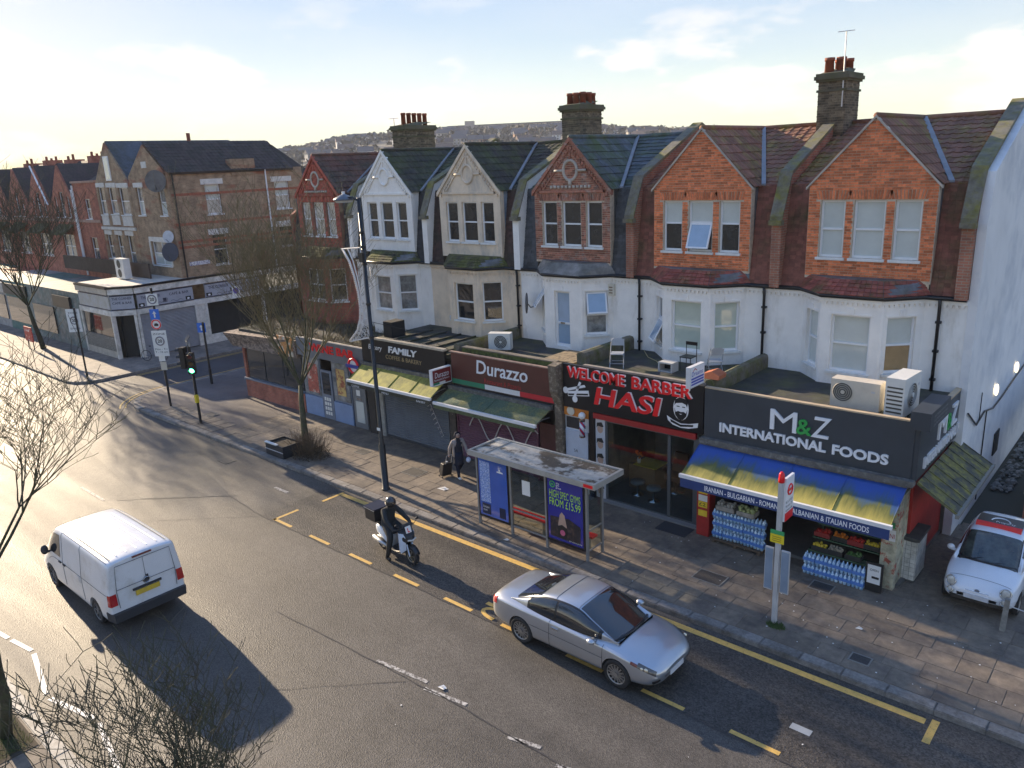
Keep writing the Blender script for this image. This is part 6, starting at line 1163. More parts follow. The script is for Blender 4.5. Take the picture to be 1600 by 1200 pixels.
# ================================================================ street furniture
def street():
    U, V = (1, 0, 0), (0, 0, 1); gal = M('shelter_grey', (.27, .265, .25), .5, .1, 4, metal=.2); blk = M('black_post', (.014, .015, .016), .4, .1)
    # ---- bus shelter
    s = thing('bus_shelter', 'grey bus shelter with dirty mossy roof and two blue posters at the kerb', 'bus shelter', (-13.6, 16.1, .12)); z0 = .12
    rm = M('shelter_roof_dirty', (.44, .41, .35), .7, .2, 5, c2=(.09, .068, .045), f2=.515, w2=.04, s2=1.1, bump=.3, bscale=30)
    m = MB(); m.box(-15.72, -11.22, 15.52, 16.74, 2.54, 2.585); rf = part(m, 'roof', rm, s)
    rim = M('shelter_rim', (.36, .34, .30), .5, .15)
    for b in ((-15.8, -11.14, 15.44, 15.519), (-15.8, -11.14, 16.741, 16.82), (-15.8, -15.721, 15.519, 16.741), (-11.219, -11.14, 15.519, 16.741)): part(MB().box(*b, 2.46, 2.62), 'roof_rim', rim, rf)
    part(MB().box(-15.25, -15.19, 15.53, 16.73, 2.586, 2.61), 'roof_joint', rim, rf); part(MB().box(-11.5, -11.2, 15.43, 15.438, 2.49, 2.58), 'red_label', MATS['red_letter'], rf)
    for x, y in ((-15.72, 15.74), (-14.38, 15.74), (-13.04, 15.74), (-11.62, 15.74), (-11.62, 16.44)): part(MB().box(x-.035, x+.035, y-.035, y+.035, z0, 2.54), 'post', gal, s)
    for a, b in ((-15.68, -14.42), (-13.0, -11.66)):
        p = part(MB().box(a, b, 15.69, 15.79, .42, 2.40), 'poster_case', BLACKP, s)
    # gym poster
    p = part(MB().box(-12.94, -11.72, 15.682, 15.688, .50, 2.34), 'poster', M('poster_blue', (.012, .02, .26), .25, .1, 1.5, coat=1), s); lime = M('poster_lime', (.42, .78, .05), .4, .04); Yp = 15.68; wl = MATS['white_letter']
    text(p, 'HIGH SPEC GYMS', (-12.87, Yp, 1.80), U, V, 1.08, .22, .004, lime, bold=.0); text(p, 'FROM £15.99', (-12.87, Yp, 1.54), U, V, 1.08, .23, .004, lime, bold=.0)
    m = MB(); m.ring((-12.76, Yp, 2.18), U, V, .085, .018, 20, 4); m.disc((-12.76, Yp-.004, 2.18), U, V, .035, 12, .003); part(m, 'ring_logo', M('logo_green', (.05, .45, .12), .4), p, kind='stuff')
    for k, tx in enumerate(('the', 'gym', 'group')): text(p, tx, (-12.63, Yp, 2.21-k*.075), U, V, .12+.06*(k > 1), .055, .004, wl, bold=.01)
    part(MB().prism([(-12.86, Yp, .60), (-11.82, Yp, .56), (-11.80, Yp, 1.1), (-12.2, Yp, 1.25), (-12.86, Yp, 1.2)], (0, -.003, 0)), 'gym_photo', M('gym_photo', (.02, .02, .03), .4, .5, 8, c2=(.12, .07, .05), f2=.6, s2=6), p)
    part(MB().prism([(-12.55, Yp-.005, .62), (-12.3, Yp-.005, .62), (-12.28, Yp-.005, 1.0), (-12.35, Yp-.005, 1.32), (-12.45, Yp-.005, 1.40), (-12.52, Yp-.005, 1.3), (-12.58, Yp-.005, 1.0)], (0, -.003, 0)), 'figure_print', M('print_skin', (.48, .32, .24), .6, .1), p); part(MB().prism([(-12.58, Yp-.01, .62), (-12.28, Yp-.01, .62), (-12.27, Yp-.01, .95), (-12.44, Yp-.01, 1.02), (-12.6, Yp-.01, .95)], (0, -.003, 0)), 'clothes_print', flat('black_print', (.02, .02, .02)), p)
    m = MB(); m.disc((-12.42, Yp-.016, .78), U, V, .09, 16, .003); part(m, 'weight_print', flat('pink_print', (.60, .12, .22)), p); text(p, 'for every group', (-12.2, Yp-.004, .56), U, V, .45, .06, .004, wl)
    # blue notice poster
    p = part(MB().box(-15.62, -14.48, 15.682, 15.688, .50, 2.34), 'poster', M('poster_mid_blue', (.035, .12, .48), .25, .1, 1.5, coat=1), s); pb = M('poster_pale', (.16, .27, .58), .4, .3, 30, c2=(.45, .55, .78), f2=.52, w2=.03, s2=24)
    part(MB().box(-15.56, -15.16, Yp-.004, Yp, .95, 2.26), 'text_block', pb, p); part(MB().box(-15.52, -15.18, Yp-.006, Yp-.001, .56, .90), 'dark_block', flat('dark_block', (.01, .02, .06)), p)
    text(p, 'listen', (-15.48, Yp-.008, .76), U, V, .24, .07, .003, wl); text(p, 'out', (-15.48, Yp-.008, .66), U, V, .16, .06, .003, wl)
    for tx, x, y0, w in (('together', -14.72, 1.25, .7), ('for good', -14.78, .85, .32)): text(p, tx, (x, Yp, y0), (0, 0, 1), (-1, 0, 0), w, .16, -.004, wl)
    part(MB().prism([(-14.86, Yp-.004, 2.02), (-14.62, Yp-.004, 2.02), (-14.62, Yp-.004, 2.06), (-14.72, Yp-.004, 2.07), (-14.72, Yp-.004, 2.14), (-14.78, Yp-.004, 2.14), (-14.78, Yp-.004, 2.07), (-14.86, Yp-.004, 2.06)], (0, -.003, 0)), 'emblem', wl, p); part(MB().box(-14.82, -14.58, Yp-.004, Yp, .56, .9), 'dark_block', flat('dark_block', (.01, .02, .06)), p)
    sg = glassmat('shelter_glass', (.80, .84, .82), .3)
    for b in ((-14.34, -13.08, 15.73, 15.745, .45, 2.3), (-11.63, -11.615, 15.79, 16.40, .45, 2.3)): part(MB().box(*b), 'glass_pane', sg, s)
    for x0_, x1_ in ((-14.35, -13.07),):
        for z in (.40, .95): part(MB().box(x0_, x1_, 15.72, 15.76, z, z+.04), 'glazing_bar', gal, s)
    for z in (.40, 1.0): part(MB().box(-11.64, -11.6, 15.78, 16.41, z, z+.04), 'glazing_bar', gal, s)
    part(MB().box(-13.92, -13.62, 15.715, 15.722, 1.55, 2.0), 'notice_sheet', MATS['white_sticker'], s)
    b = part(MB().box(-15.5, -11.75, 16.15, 16.40, .58, .64), 'bench', MATS['red_letter'], s)
    for x in (-15.2, -13.6, -12.0): part(MB().box(x, x+.05, 16.2, 16.35, .12, .58), 'bench_leg', gal, b)
    # ---- bus stop
    s = thing('bus_stop', 'tall grey bus stop post with red topped flag and yellow green notice', 'bus stop', (-6.36, 15.92, .12)); pm = M('bus_post', (.48, .47, .46), .55, .1)
    part(MB().box(-6.41, -6.31, 15.86, 15.96, .12, 3.72), 'post', pm, s); part(MB().tube([(-6.36, 15.91, 3.72), (-6.36, 15.91, 3.80), (-6.36, 15.91, 3.92), (-6.36, 15.91, 3.97)], [.07, .07, .06, .03], 10), 'finial', MATS['red_letter'], s, True)
    f = part(MB().box(-6.33, -6.27, 15.97, 16.42, 2.75, 3.80), 'flag', wl, s); part(MB().box(-6.269, -6.264, 15.97, 16.42, 2.75, 2.95), 'flag_base', MATS['red_letter'], f); m = MB(); m.ring((-6.268, 16.2, 3.48), (0, 1, 0), V, .12, .022, 22, 5); part(m, 'roundel_ring', MATS['red_letter'], f); part(MB().box(-6.266, -6.26, 16.04, 16.36, 3.45, 3.51), 'roundel_bar', MATS['red_letter'], f)
    for k in range(3): text(f, ('BUS STOP', 'Route 75', 'towards')[k], (-6.27, 16.0, 3.18-k*.1), (0, 1, 0), V, .36, .06, .003, flat('black_print', (.02, .02, .02)))
    n = part(MB().box(-6.53, -6.21, 15.845, 15.858, 2.25, 2.46), 'notice', flat('notice_yellow', (.80, .62, .03)), s); part(MB().box(-6.53, -6.21, 15.845, 15.858, 2.461, 2.56), 'notice_head', flat('notice_green', (.03, .35, .12)), s); [part(MB().box(-6.48, -6.27, 15.84, 15.844, 2.29+k*.05, 2.31+k*.05), 'print', flat('notice_print', (.45, .30, .02)), n) for k in range(3)]
    tc = M('timetable_case', (.22, .28, .36), .4, .1, coat=.5)
    for x in (-6.55, -6.17): q = part(MB().box(x-.1, x+.1, 15.89, 15.93, 1.0, 2.08), 'timetable_case', pm, s); part(MB().box(x-.085, x+.085, 15.882, 15.889, 1.03, 2.05), 'timetable', tc, q)
    m = MB(); random.seed(5)
    for k in range(260): a = random.uniform(0, 6.28); r = random.uniform(.0, .22); l = random.uniform(.05, .14); x, y = -6.28+r*math.cos(a), 15.84+r*.6*math.sin(a); m.add([(x-.012, y, .12), (x+.012, y, .12), (x+random.uniform(-.05, .05), y+random.uniform(-.05, .05), .12+l)], [(0, 1, 2)])
    part(m, 'weeds', M('weed_green', (.06, .10, .03), .9, .3), None, label='tuft of weeds at the foot of the bus stop', kind='stuff', cat='weeds')
    # ---- lamp post with festive decoration
    s = thing('lamp_post', 'tall black lamp post on the pavement between the coffee shop and the shelter', 'lamp post', (-20.22, 15.7, .12)); x, y = -20.22, 15.70
    part(MB().tube([(x, y, .12), (x, y, .16), (x, y, .17), (x, y, 1.75), (x, y, 1.82), (x, y, 10.0)], [.15, .15, .115, .115, .075, .055], 14), 'shaft', blk, s, True); part(MB().tube([(x, y, 9.9), (x-.3, y, 10.02), (x-.95, y, 10.0)], .035, 8), 'arm', blk, s, True)
    l = part(MB().tube([(x-.75, y, 9.93), (x-.75, y, 9.98), (x-.75, y, 10.05), (x-.75, y, 10.12)], [.34, .33, .2, .06], 18), 'lantern', M('lantern_blue_grey', (.10, .12, .15), .4), s, True); part(MB().tube([(x-.75, y, 9.86), (x-.75, y, 9.93)], [.26, .3], 16), 'lamp_glass', M('lamp_glass', (.5, .5, .48), .2), l); part(MB().cyl((x-.75, y, 10.1), (x-.75, y, 10.2), .05, n=8), 'photocell', wl, l)
    for z in (8.9, 8.45, 7.9, 6.6, 5.5): part(MB().cyl((x, y, z), (x, y, z+.07), .085, n=12), 'collar', blk, s)
    part(MB().box(x-.09, x+.09, y-.14, y-.05, 8.0, 8.3), 'control_box', blk, s); part(MB().box(x-.08, x+.08, y-.082, y-.07, 2.3, 2.4), 'label_plate', MATS['white_sticker'], s)
    f = thing('festive_decoration', 'white curved lattice festive light hung on the lamp post', 'festive light', (-20.7, y, 5.25)); wf = M('festive_white', (.70, .66, .62), .5, .1, 6)
    def X_(t, k): return -20.62+(-.72)*abs(2*t-.88)**2.1*(1 if t > .44 else 1.2)+k*.13*(0.4+t*.9)
    out = [(-21.28, 8.38), (-20.98, 8.0), (-20.78, 7.5), (-20.66, 7.0), (-20.62, 6.5), (-20.68, 6.1), (-20.88, 5.7), (-21.38, 5.26)]; inn = [(-20.35, 8.45), (-20.32, 8.0), (-20.32, 7.5), (-20.32, 7.0), (-20.30, 6.5), (-20.30, 6.1), (-20.28, 5.8), (-20.28, 5.52)]
    part(MB().tube([(a, y-.02, b) for a, b in out], .03, 6), 'outer_rib', wf, f, True); part(MB().tube([(a, y-.02, b) for a, b in inn], .02, 6), 'inner_rib', wf, f, True); part(MB().tube([(out[-1][0], y-.02, out[-1][1]), (inn[-1][0], y-.02, inn[-1][1])], .025, 6), 'foot_rib', wf, f); part(MB().tube([(out[0][0], y-.02, out[0][1]), (inn[0][0], y-.02, inn[0][1])], .022, 6), 'top_rib', wf, f); part(MB().tube([(a*.7+c*.3, y-.02, b*.7+d*.3) for (a, b), (c, d) in zip(out, inn)], .022, 6), 'middle_rib', wf, f, True)
    m = MB(); random.seed(11)
    for k in range(190):
        t = random.uniform(3.6, 6.98); i = int(t); fr = t-i; A = Vector(out[i]).lerp(Vector(out[i+1]), fr); B = Vector(inn[i]).lerp(Vector(inn[i+1]), fr); P = A.lerp(B, random.random()); r = random.uniform(.03, .075)
        if random.random() < .5: m.ring((P.x, y-.02, P.y), U, V, r, .008, 8, 3, random.uniform(0, 6), random.uniform(6, 10))
        else: a = random.uniform(0, 3.14); m.tube([(P.x-r*math.cos(a), y-.02, P.y-r*math.sin(a)), (P.x+r*math.cos(a), y-.02, P.y+r*math.sin(a))], .009, 3)
    for c_ in ((-20.62, 5.95), (-20.5, 6.35)):
        for k in range(4): a = k*math.pi/4; m.tube([(c_[0]-.15*math.cos(a), y-.03, c_[1]-.15*math.sin(a)), (c_[0]+.15*math.cos(a), y-.03, c_[1]+.15*math.sin(a))], .014, 4)
    for i in range(60): t = i/60*7*.999; j = int(t); A = Vector(out[j]).lerp(Vector(out[j+1]), t-j); m.ball((A.x-.05, y-.03, A.y), .022, 5, 3)
    part(m, 'lattice', wf, f, kind='stuff')
    m = MB(); m.tube([(-20.2, 15.7, 6.05), (-20.15, 17.5, 5.4), (-20.2, 19.2, 4.36)], .008, 4); part(m, 'cable', blk, None, False, 'thin black cable from the lamp post to the coffee shop', cat='cable')
    # ---- traffic signal
    s = thing('traffic_signal', 'black traffic signal pole with a green light at the side road corner', 'traffic light', (-33.09, 15.63, .12)); x, y = -33.09, 15.63
    part(MB().tube([(x, y, .12), (x, y, 3.75)], .06, 10), 'pole', blk, s); part(MB().cyl((x, y, .121), (x, y, .16), .16, n=10), 'base_plate', blk, s)
    def head(cx, cy, z0, fx, fy, lit, nm='signal_head'):
        F_ = Face((cx, cy), (cx+fy*-1, cy+fx)); n = Vector((fx, fy, 0)).normalized(); u = Vector((-n.y, n.x, 0)); m = MB(); c = Vector((cx, cy, 0)); pts = [c+u*a+n*b for a, b in ((-.16, -.12), (.16, -.12), (.16, .1), (-.16, .1))]
        m.hexa([(p.x, p.y, z0) for p in pts]+[(p.x, p.y, z0+.95) for p in pts]); hd = part(m, nm, blk, s); cols = [('lens_red', (.10, .01, .01), 0), ('lens_amber', (.10, .05, .005), 0), ('lens_green', (.03, .9, .45) if lit else (.005, .05, .03), 4 if lit else 0)]
        for k, (nn, cc, em) in enumerate(cols):
            z = z0+.79-k*.31; q = c+n*.105; m = MB(); m.disc((q.x, q.y, z), u, Vector((0, 0, 1)), .105, 16, 0); part(m, 'lens', M(nn+('_lit' if em else ''), cc, .3, .05, emit=em), hd)
            m = MB(); m.ring((q.x+n.x*.09, q.y+n.y*.09, z), u, V, .12, .012, 12, 4, 0, math.pi); P = [q+u*.125*math.cos(a)+Vector((0, 0, z+.125*math.sin(a))) for a in [math.pi*j/10 for j in range(11)]]; m.add([tuple(p_) for p_ in P]+[tuple(p_+n*.2) for p_ in P], [(j, j+1, j+12, j+11) for j in range(10)]); part(m, 'visor', blk, hd)
        return hd
    head(-33.35, 15.45, 2.72, -.85, -.5, False); head(-32.72, 15.45, 2.55, .8, -.6, True)
    for (a, b) in ((-33.35, 15.45), (-32.72, 15.45)):
        for z in (2.85, 3.4): part(MB().tube([(x, y, z), (a, b, z)], .025, 6), 'bracket', blk, s)
    part(MB().box(x+.05, x+.19, y-.14, y+.0, 1.15, 1.5), 'push_button_box', flat('yellow_box', (.75, .55, .03), .5), s)
    for k, (dx, z) in enumerate(((-.12, 3.85), (.1, 3.8))): part(MB().cyl((x+dx, y, z-.1), (x+dx, y, z+.1), .05, n=8), 'detector', M('detector_grey', (.3, .3, .3), .5), s)
    m = MB(); m.prism([(x-.3, y, 3.95), (x+.05, y-.1, 3.9), (x+.05, y+.1, 4.12), (x-.3, y+.2, 4.15)], (0, 0, .03)); part(m, 'solar_panel', BLACKP, s)
    # ---- sign poles
    n0 = Vector((.62, -.78, 0)); u0 = Vector((.78, .62, 0))
    def plate(root, c, w, hh, mat, name='sign_plate', off=.06, round_=False):
        c = Vector(c)+n0*off; m = MB()
        if round_: m.disc(c, u0, V, w/2, 22, .012)
        else:
            a, b = u0*w/2, Vector((0, 0, hh/2)); m.prism([c-a-b, c+a-b, c+a+b, c-a+b], n0*.012)
        return part(m, name, mat, root)
    blue = flat('sign_mid_blue', (.02, .16, .60), .4); wh = MATS['white_sticker']; redm = MATS['red_letter']; bp = flat('black_print', (.02, .02, .02))
    def arrow(root, c, mat=wh):
        c = Vector(c)+n0*.08; m = MB(); m.prism([c+u0*a+Vector((0, 0, b)) for a, b in ((-.035, -.15), (.035, -.15), (.035, .03), (.1, .03), (0, .16), (-.1, .03), (-.035, .03))], n0*.004); part(m, 'arrow', mat, root)
    def twenty(root, c, r):
        c = Vector(c)+n0*.078; m = MB(); m.ring(c, u0, V, r, r*.16, 20, 5); part(m, 'red_ring', M('sign_grey_ring', (.22, .20, .22), .5), root); text(root, '20', c-u0*r*.55-Vector((0, 0, r*.4))+n0*.002, u0, V, r*1.1, r*.8, .004, bp, bold=.02)
    x, y = -37.05, 16.14; s = thing('sign_pole', 'tall black pole with round, blue and white signs, left of the traffic signal', 'sign pole', (x, y, .12)); part(MB().tube([(x, y, .12), (x, y, 5.95)], .055, 10), 'pole', blk, s)
    p = plate(s, (x, y, 5.4), .55, .55, wh); twenty(p, (x, y, 5.42), .2); p = plate(s, (x, y, 4.7), .46, .5, blue); arrow(p, (x, y, 4.7)); p = plate(s, (x, y, 4.22), .5, .5, wh, round_=True); m = MB(); m.ring(Vector((x, y, 4.22))+n0*.075, u0, V, .21, .03, 20, 5); part(m, 'red_ring', redm, p); part(MB().prism([Vector((x, y, 4.2))+n0*.076+u0*a+Vector((0, 0, b)) for a, b in ((-.11, -.06), (.1, -.06), (.11, .02), (.02, .08), (-.08, .06))], n0*.004), 'car_mark', bp, p)
    p = plate(s, (x+.1, y, 3.3), .72, 1.25, wh); twenty(p, (x+.1, y, 3.42), .2); [text(p, tx, Vector((x+.1, y, zz))+n0*.072-u0*.3, u0, V, .6, .09, .004, bp) for tx, zz in (('ZONE', 3.72), ('Mon - Fri', 2.98), ('7 - 10 am', 2.84))]
    p = plate(s, (x, y, 2.55), .3, .28, wh); p = plate(s, (x+.06, y, 2.18), .3, .4, M('plate_cream', (.58, .52, .42), .5, .1))
    x, y = -46.63, 15.92; s = thing('sign_pole', 'black pole with one tall white zone sign in front of the cafe', 'sign pole', (x, y, .12)); part(MB().tube([(x, y, .12), (x, y, 4.2)], .05, 10), 'pole', blk, s); p = plate(s, (x-.2, y, 3.5), .78, 1.3, wh); twenty(p, (x-.2, y, 3.5), .2); [text(p, tx, Vector((x-.2, y, zz))+n0*.072-u0*.28, u0, V, .56, .1, .004, bp) for tx, zz in (('ZONE', 3.88), ('ENDS', 3.0))]
    x, y = -39.26, 19.49; s = thing('sign_pole', 'black pole with a blue ahead arrow sign behind the traffic signal', 'sign pole', (x, y, .12)); part(MB().tube([(x, y, .12), (x, y, 3.5)], .055, 10), 'pole', blk, s); p = plate(s, (x-.15, y, 3.2), .46, .52, blue); arrow(p, (x-.15, y, 3.2)); part(MB().cyl((x, y, .121), (x, y, .95), .075, n=10), 'pole_base', blk, s)
    x, y = -46.4, 25.6; s = thing('sign_pole', 'thin black pole with a purple and white parking sign beside the cafe side wall', 'sign pole', (x, y, .12)); part(MB().tube([(x, y, .12), (x, y, 6.2)], .04, 8), 'pole', blk, s); p = plate(s, (x, y, 3.7), .5, .75, wh); m = MB(); m.disc(Vector((x, y, 3.78))+n0*.078, u0, V, .19, 18, .004); part(m, 'disc', flat('sign_purple', (.10, .06, .40)), p)
    # ---- black cabinet, timber post, bicycle, red board
    s = thing('planter_box', 'black box planter with pale top edge beside the street tree', 'planter', (-26.4, 15.65, .12)); bx = M('planter_black', (.022, .025, .03), .5, .2); 
    for b in ((-27.0, -25.8, 15.22, 15.27), (-27.0, -25.8, 16.05, 16.1), (-27.0, -26.95, 15.271, 16.049), (-25.85, -25.8, 15.271, 16.049)): part(MB().box(*b, .13, .62), 'side_panel', bx, s)
    part(MB().box(-27.02, -26.2, 15.19, 15.30, .621, .66), 'top_rail', MATS['white_sticker'], s); part(MB().box(-26.95, -25.85, 15.27, 16.05, .13, .55), 'soil', M('soil', (.06, .045, .03), .95), s); part(MB().box(-27.01, -25.79, 15.21, 15.219, .36, .39), 'panel_joint', MATS['badge_grey'], s)
    s = thing('timber_post', 'short grey timber post in front of the small white car', 'post', (-2.22, 18.75, .12)); part(MB().hexa([(-2.28, 18.7, .1), (-2.17, 18.7, .1), (-2.17, 18.8, .1), (-2.28, 18.8, .1), (-2.25, 18.72, .92), (-2.15, 18.72, .92), (-2.15, 18.82, .92), (-2.25, 18.82, .92)]), 'shaft', M('grey_timber', (.22, .21, .19), .85, .25, 8), s); part(MB().tube([(-2.18, 18.8, .75), (-1.8, 19.0, .6), (-1.3, 19.1, .68)], .012, 5), 'chain', MATS['galvanised'], s)
    s = thing('advertising_board', 'red and white advertising board far along the left pavement', 'sign', (-59.0, 17.0, .12)); part(MB().box(-59.6, -58.2, 16.98, 17.04, .7, 1.7), 'panel', M('red_board', (.55, .04, .03), .5, .3, 3, c2=(.7, .65, .6), f2=.58, w2=.03, s2=3), s); [part(MB().cyl((a, 17.03, .12), (a, 17.03, .7), .03, n=6), 'leg', blk, s) for a in (-59.4, -58.4)]
    s = thing('bicycle', 'bicycle leaning by the cafe shutter behind the sign pole', 'bicycle', (-47.6, 20.2, .12)); bk = BLACKP; a0 = Vector((-48.1, 20.0, .46)); a1 = Vector((-47.2, 20.6, .46)); d = (a1-a0).normalized()
    for c in (a0, a1): w = part(MB().ring(c, d, V, .32, .02, 24, 5), 'wheel', bk, s, True); m = MB(); [m.tube([c, c+d*.32*math.cos(k*.7)+Vector(V)*.32*math.sin(k*.7)], .004, 3) for k in range(9)]; part(m, 'spokes', MATS['galvanised'], w, kind='stuff')
    bb, st, hd = a0.lerp(a1, .42)+Vector((0, 0, -.05)), a0.lerp(a1, .3)+Vector((0, 0, .45)), a0.lerp(a1, .82)+Vector((0, 0, .5)); fm = M('bike_frame', (.2, .22, .25), .4); m = MB(); [m.tube([p, q], .017, 6) for p, q in ((a0, bb), (bb, st), (st, hd), (bb, hd), (a0, st), (hd, a1))]; part(m, 'frame', fm, s, kind='stuff'); part(MB().tube([st, st+Vector((0, 0, .12))], .014, 5), 'seat_post', fm, s); part(MB().ball(st+Vector((0, 0, .14)), .11, 8, 5, (1, .6, .35)), 'saddle', bk, s, True); part(MB().tube([hd+Vector((-.2, .25, .14)), hd+Vector((0, 0, .1)), hd+Vector((.2, -.25, .14))], .014, 6), 'handlebar', bk, s)
    # ---- litter
    lit = M('litter_white', (.72, .70, .66), .6, .1); random.seed(21)
    for k, (x, y, sc_, lb) in enumerate(((-9.2, 14.45, .13, 'crushed clear bottle on the yellow line near the silver car'), (-18.6, 16.9, .2, 'white sheet of paper lying on the pavement by the lamp post'), (-4.75, 16.9, .08, 'white scrap on the pavement right of the bus stop'), (-11.0, 9.55, .1, 'white scrap beside the worn centre line'), (-14.3, 15.35, .09, 'white scrap on the kerb by the shelter'))):
        m = MB(); z = .126 if y > KY+.1 else .012; m.add([(x-sc_, y-sc_*.5, z), (x+sc_*.8, y-sc_*.6, z+.02), (x+sc_, y+sc_*.4, z+.005), (x-sc_*.2, y+sc_*.6, z+.03)], [(0, 1, 2, 3)]); m.add([(x-sc_*.6, y-sc_*.2, z+.01), (x+sc_*.3, y-sc_*.1, z+.06), (x+sc_*.2, y+sc_*.3, z+.02)], [(0, 1, 2)]); part(m, 'litter', lit, None, False, lb, cat='litter', group='bits of litter')
    m = MB(); random.seed(22); 
    for k in range(90):
        x, y = random.uniform(-12, -1.5), random.uniform(15.4, 19.0)
        if k > 70: y = random.uniform(5, 14.5)
        z = .127 if y > KY else .012; r = random.uniform(.008, .022); m.disc((x, y, z), (1, 0, 0), (0, 1, 0), r, 5, .003)
    part(m, 'specks', lit, None, False, 'pale specks of chewing gum and crumbs scattered on the ground', kind='stuff', cat='specks')
street()
# ---- passage beside the row
def passage():
    rb = MATS['riser_brick']; w = thing('brick_wall', 'low red brick boundary wall along the passage beside the white end wall', 'wall', (-2.6, 29, 0)); part(MB().box(-2.75, -2.5, 23.9, 29.5, 0, 1.5), 'wall_body', rb, w); part(MB().box(-2.8, -2.45, 23.85, 29.55, 1.501, 1.58), 'coping', MATS['mossy_coping'], w)
    m = MB(); N_ = 14
    P = []
    for i in range(N_):
        for j in range(9): x = -2.2+j*.35; y = 26.5+i*.6; P.append((x, y, 2.5+1.2*math.sin(math.pi*j/8)**.6+.12*math.sin(i*1.7+j)-(.9 if j in (0,) else 0)))
    m.add(P, [(i*9+j, i*9+j+1, i*9+j+10, i*9+j+9) for i in range(N_-1) for j in range(8)]); t = thing('tarpaulin_cover', 'white tarpaulin slung over something at the right edge of the frame', 'tarpaulin', (-.8, 30, 0)); part(m, 'sheet', M('tarp_white', (.72, .72, .70), .6, .08, 3), t, True); [part(MB().cyl((a, b, 0), (a, b, 2.5), .05, n=6), 'post', MATS['grey_timber'], t) for a in (-2.1, .5) for b in (26.7, 34)]
    g = MB(); random.seed(9)
    for k in range(420): x, y = random.uniform(-4.15, -3.6), random.uniform(27.5, 38); r = random.uniform(.03, .10); g.ball((x, y, .02), r, 6, 4, (1, 1.2, .5))
    part(g, 'rubble', M('rubble_stone', (.17, .165, .15), .9, .3, 5, rand=.5), None, label='loose rubble and stones lying in the passage beside the end wall', kind='stuff', cat='rubble')
passage()
# ================================================================ vehicles
def cat(p0, p1, p2, p3, t): return .5*((2*p1)+(-p0+p2)*t+(2*p0-5*p1+4*p2-p3)*t*t+(-p0+3*p1-3*p2+p3)*t**3)
def resample(rows, n):
    """Catmull-Rom through control rows (each a list of floats), n samples"""
    out = []; K = len(rows)
    for s in range(n):
        t = s/(n-1)*(K-1); i = min(int(t), K-2); f = t-i; a, b, c, d = rows[max(i-1, 0)], rows[i], rows[i+1], rows[min(i+2, K-1)]
        out.append([cat(*q, f) for q in zip(a, b, c, d)])
    return out
def loft_grid(ctrl, nx, nj):
    """ctrl: [(x, [(y,z)...])] half sections from bottom centre to top centre -> grid[i][j] of (x,y,z)"""
    rows = [[x]+[v for p in pts for v in p] for x, pts in ctrl]; R = resample(rows, nx); G = []
    for r in R:
        pts = [[r[1+2*k], r[2+2*k]] for k in range((len(r)-1)//2)]; S = resample(pts, nj); G.append([(r[0], max(0, y), z) for y, z in S])
    return G
def grid_closed(G):
    m = MB(); J = len(G[0]); n = 2*J-2; V = []
    for row in G: V += list(row)+[(x, -y, z) for x, y, z in row[-2:0:-1]]
    F = [(i*n+j, i*n+(j+1) % n, (i+1)*n+(j+1) % n, (i+1)*n+j) for i in range(len(G)-1) for j in range(n)]; F += [tuple(range(n-1, -1, -1)), tuple((len(G)-1)*n+k for k in range(n))]; return m.add(V, F)
def patch(G, i0, i1, j0, j1, side, off=.006):
    """a skin lying on the lofted surface (side +1/-1, or 0 = both sides across the centre)"""
    m = MB(); J = len(G[0])
    def nrm(i, j):
        a = Vector(G[min(i+1, len(G)-1)][j])-Vector(G[max(i-1, 0)][j]); b = Vector(G[i][min(j+1, J-1)])-Vector(G[i][max(j-1, 0)]); n = b.cross(a); n = n.normalized() if n.length > 1e-9 else Vector((0, 0, 1))
        c = Vector(G[i][j])-Vector((G[i][j][0], 0, .7)); return n if n.dot(c) > 0 else -n
    if side == 0:
        V = []; w = j1-j0+1
        for i in range(i0, i1+1):
            r = [Vector(G[i][j])+nrm(i, j)*off for j in range(j0, j1+1)]; V += [tuple(p) for p in r]+[(p.x, -p.y, p.z) for p in r[::-1][(1 if j1 == J-1 else 0):]]
        n = len(V)//(i1-i0+1); return m.add(V, [(a*n+b, a*n+b+1, (a+1)*n+b+1, (a+1)*n+b) for a in range(i1-i0) for b in range(n-1)])
    V = []
    for i in range(i0, i1+1):
        for j in range(j0, j1+1): p = Vector(G[i][j])+nrm(i, j)*off; V.append((p.x, p.y*side, p.z))
    n = j1-j0+1; return m.add(V, [(a*n+b, a*n+b+1, (a+1)*n+b+1, (a+1)*n+b) for a in range(i1-i0) for b in range(n-1)])
def cut_arches(o, axles, r, z, w=2.4):
    m = MB()
    for x in axles: m.cyl((x, -w/2, z), (x, w/2, z), r, n=28)
    c = bpy.data.objects.new('arch_cutter', mesh_of(m, 'c', white())); COL.objects.link(c); md = o.modifiers.new('b', 'BOOLEAN'); md.object = c; md.operation = 'DIFFERENCE'; md.solver = 'EXACT'
    bpy.context.view_layer.update(); dg = bpy.context.evaluated_depsgraph_get(); me = bpy.data.meshes.new_from_object(o.evaluated_get(dg)); o.modifiers.clear(); o.data = me; bpy.data.objects.remove(c)
    bm = bmesh.new(); bm.from_mesh(me)
    for f in bm.faces: f.smooth = True
    for e in bm.edges:
        if len(e.link_faces) == 2 and e.calc_face_angle(0) > .6: e.smooth = False
    bm.to_mesh(me); bm.free()
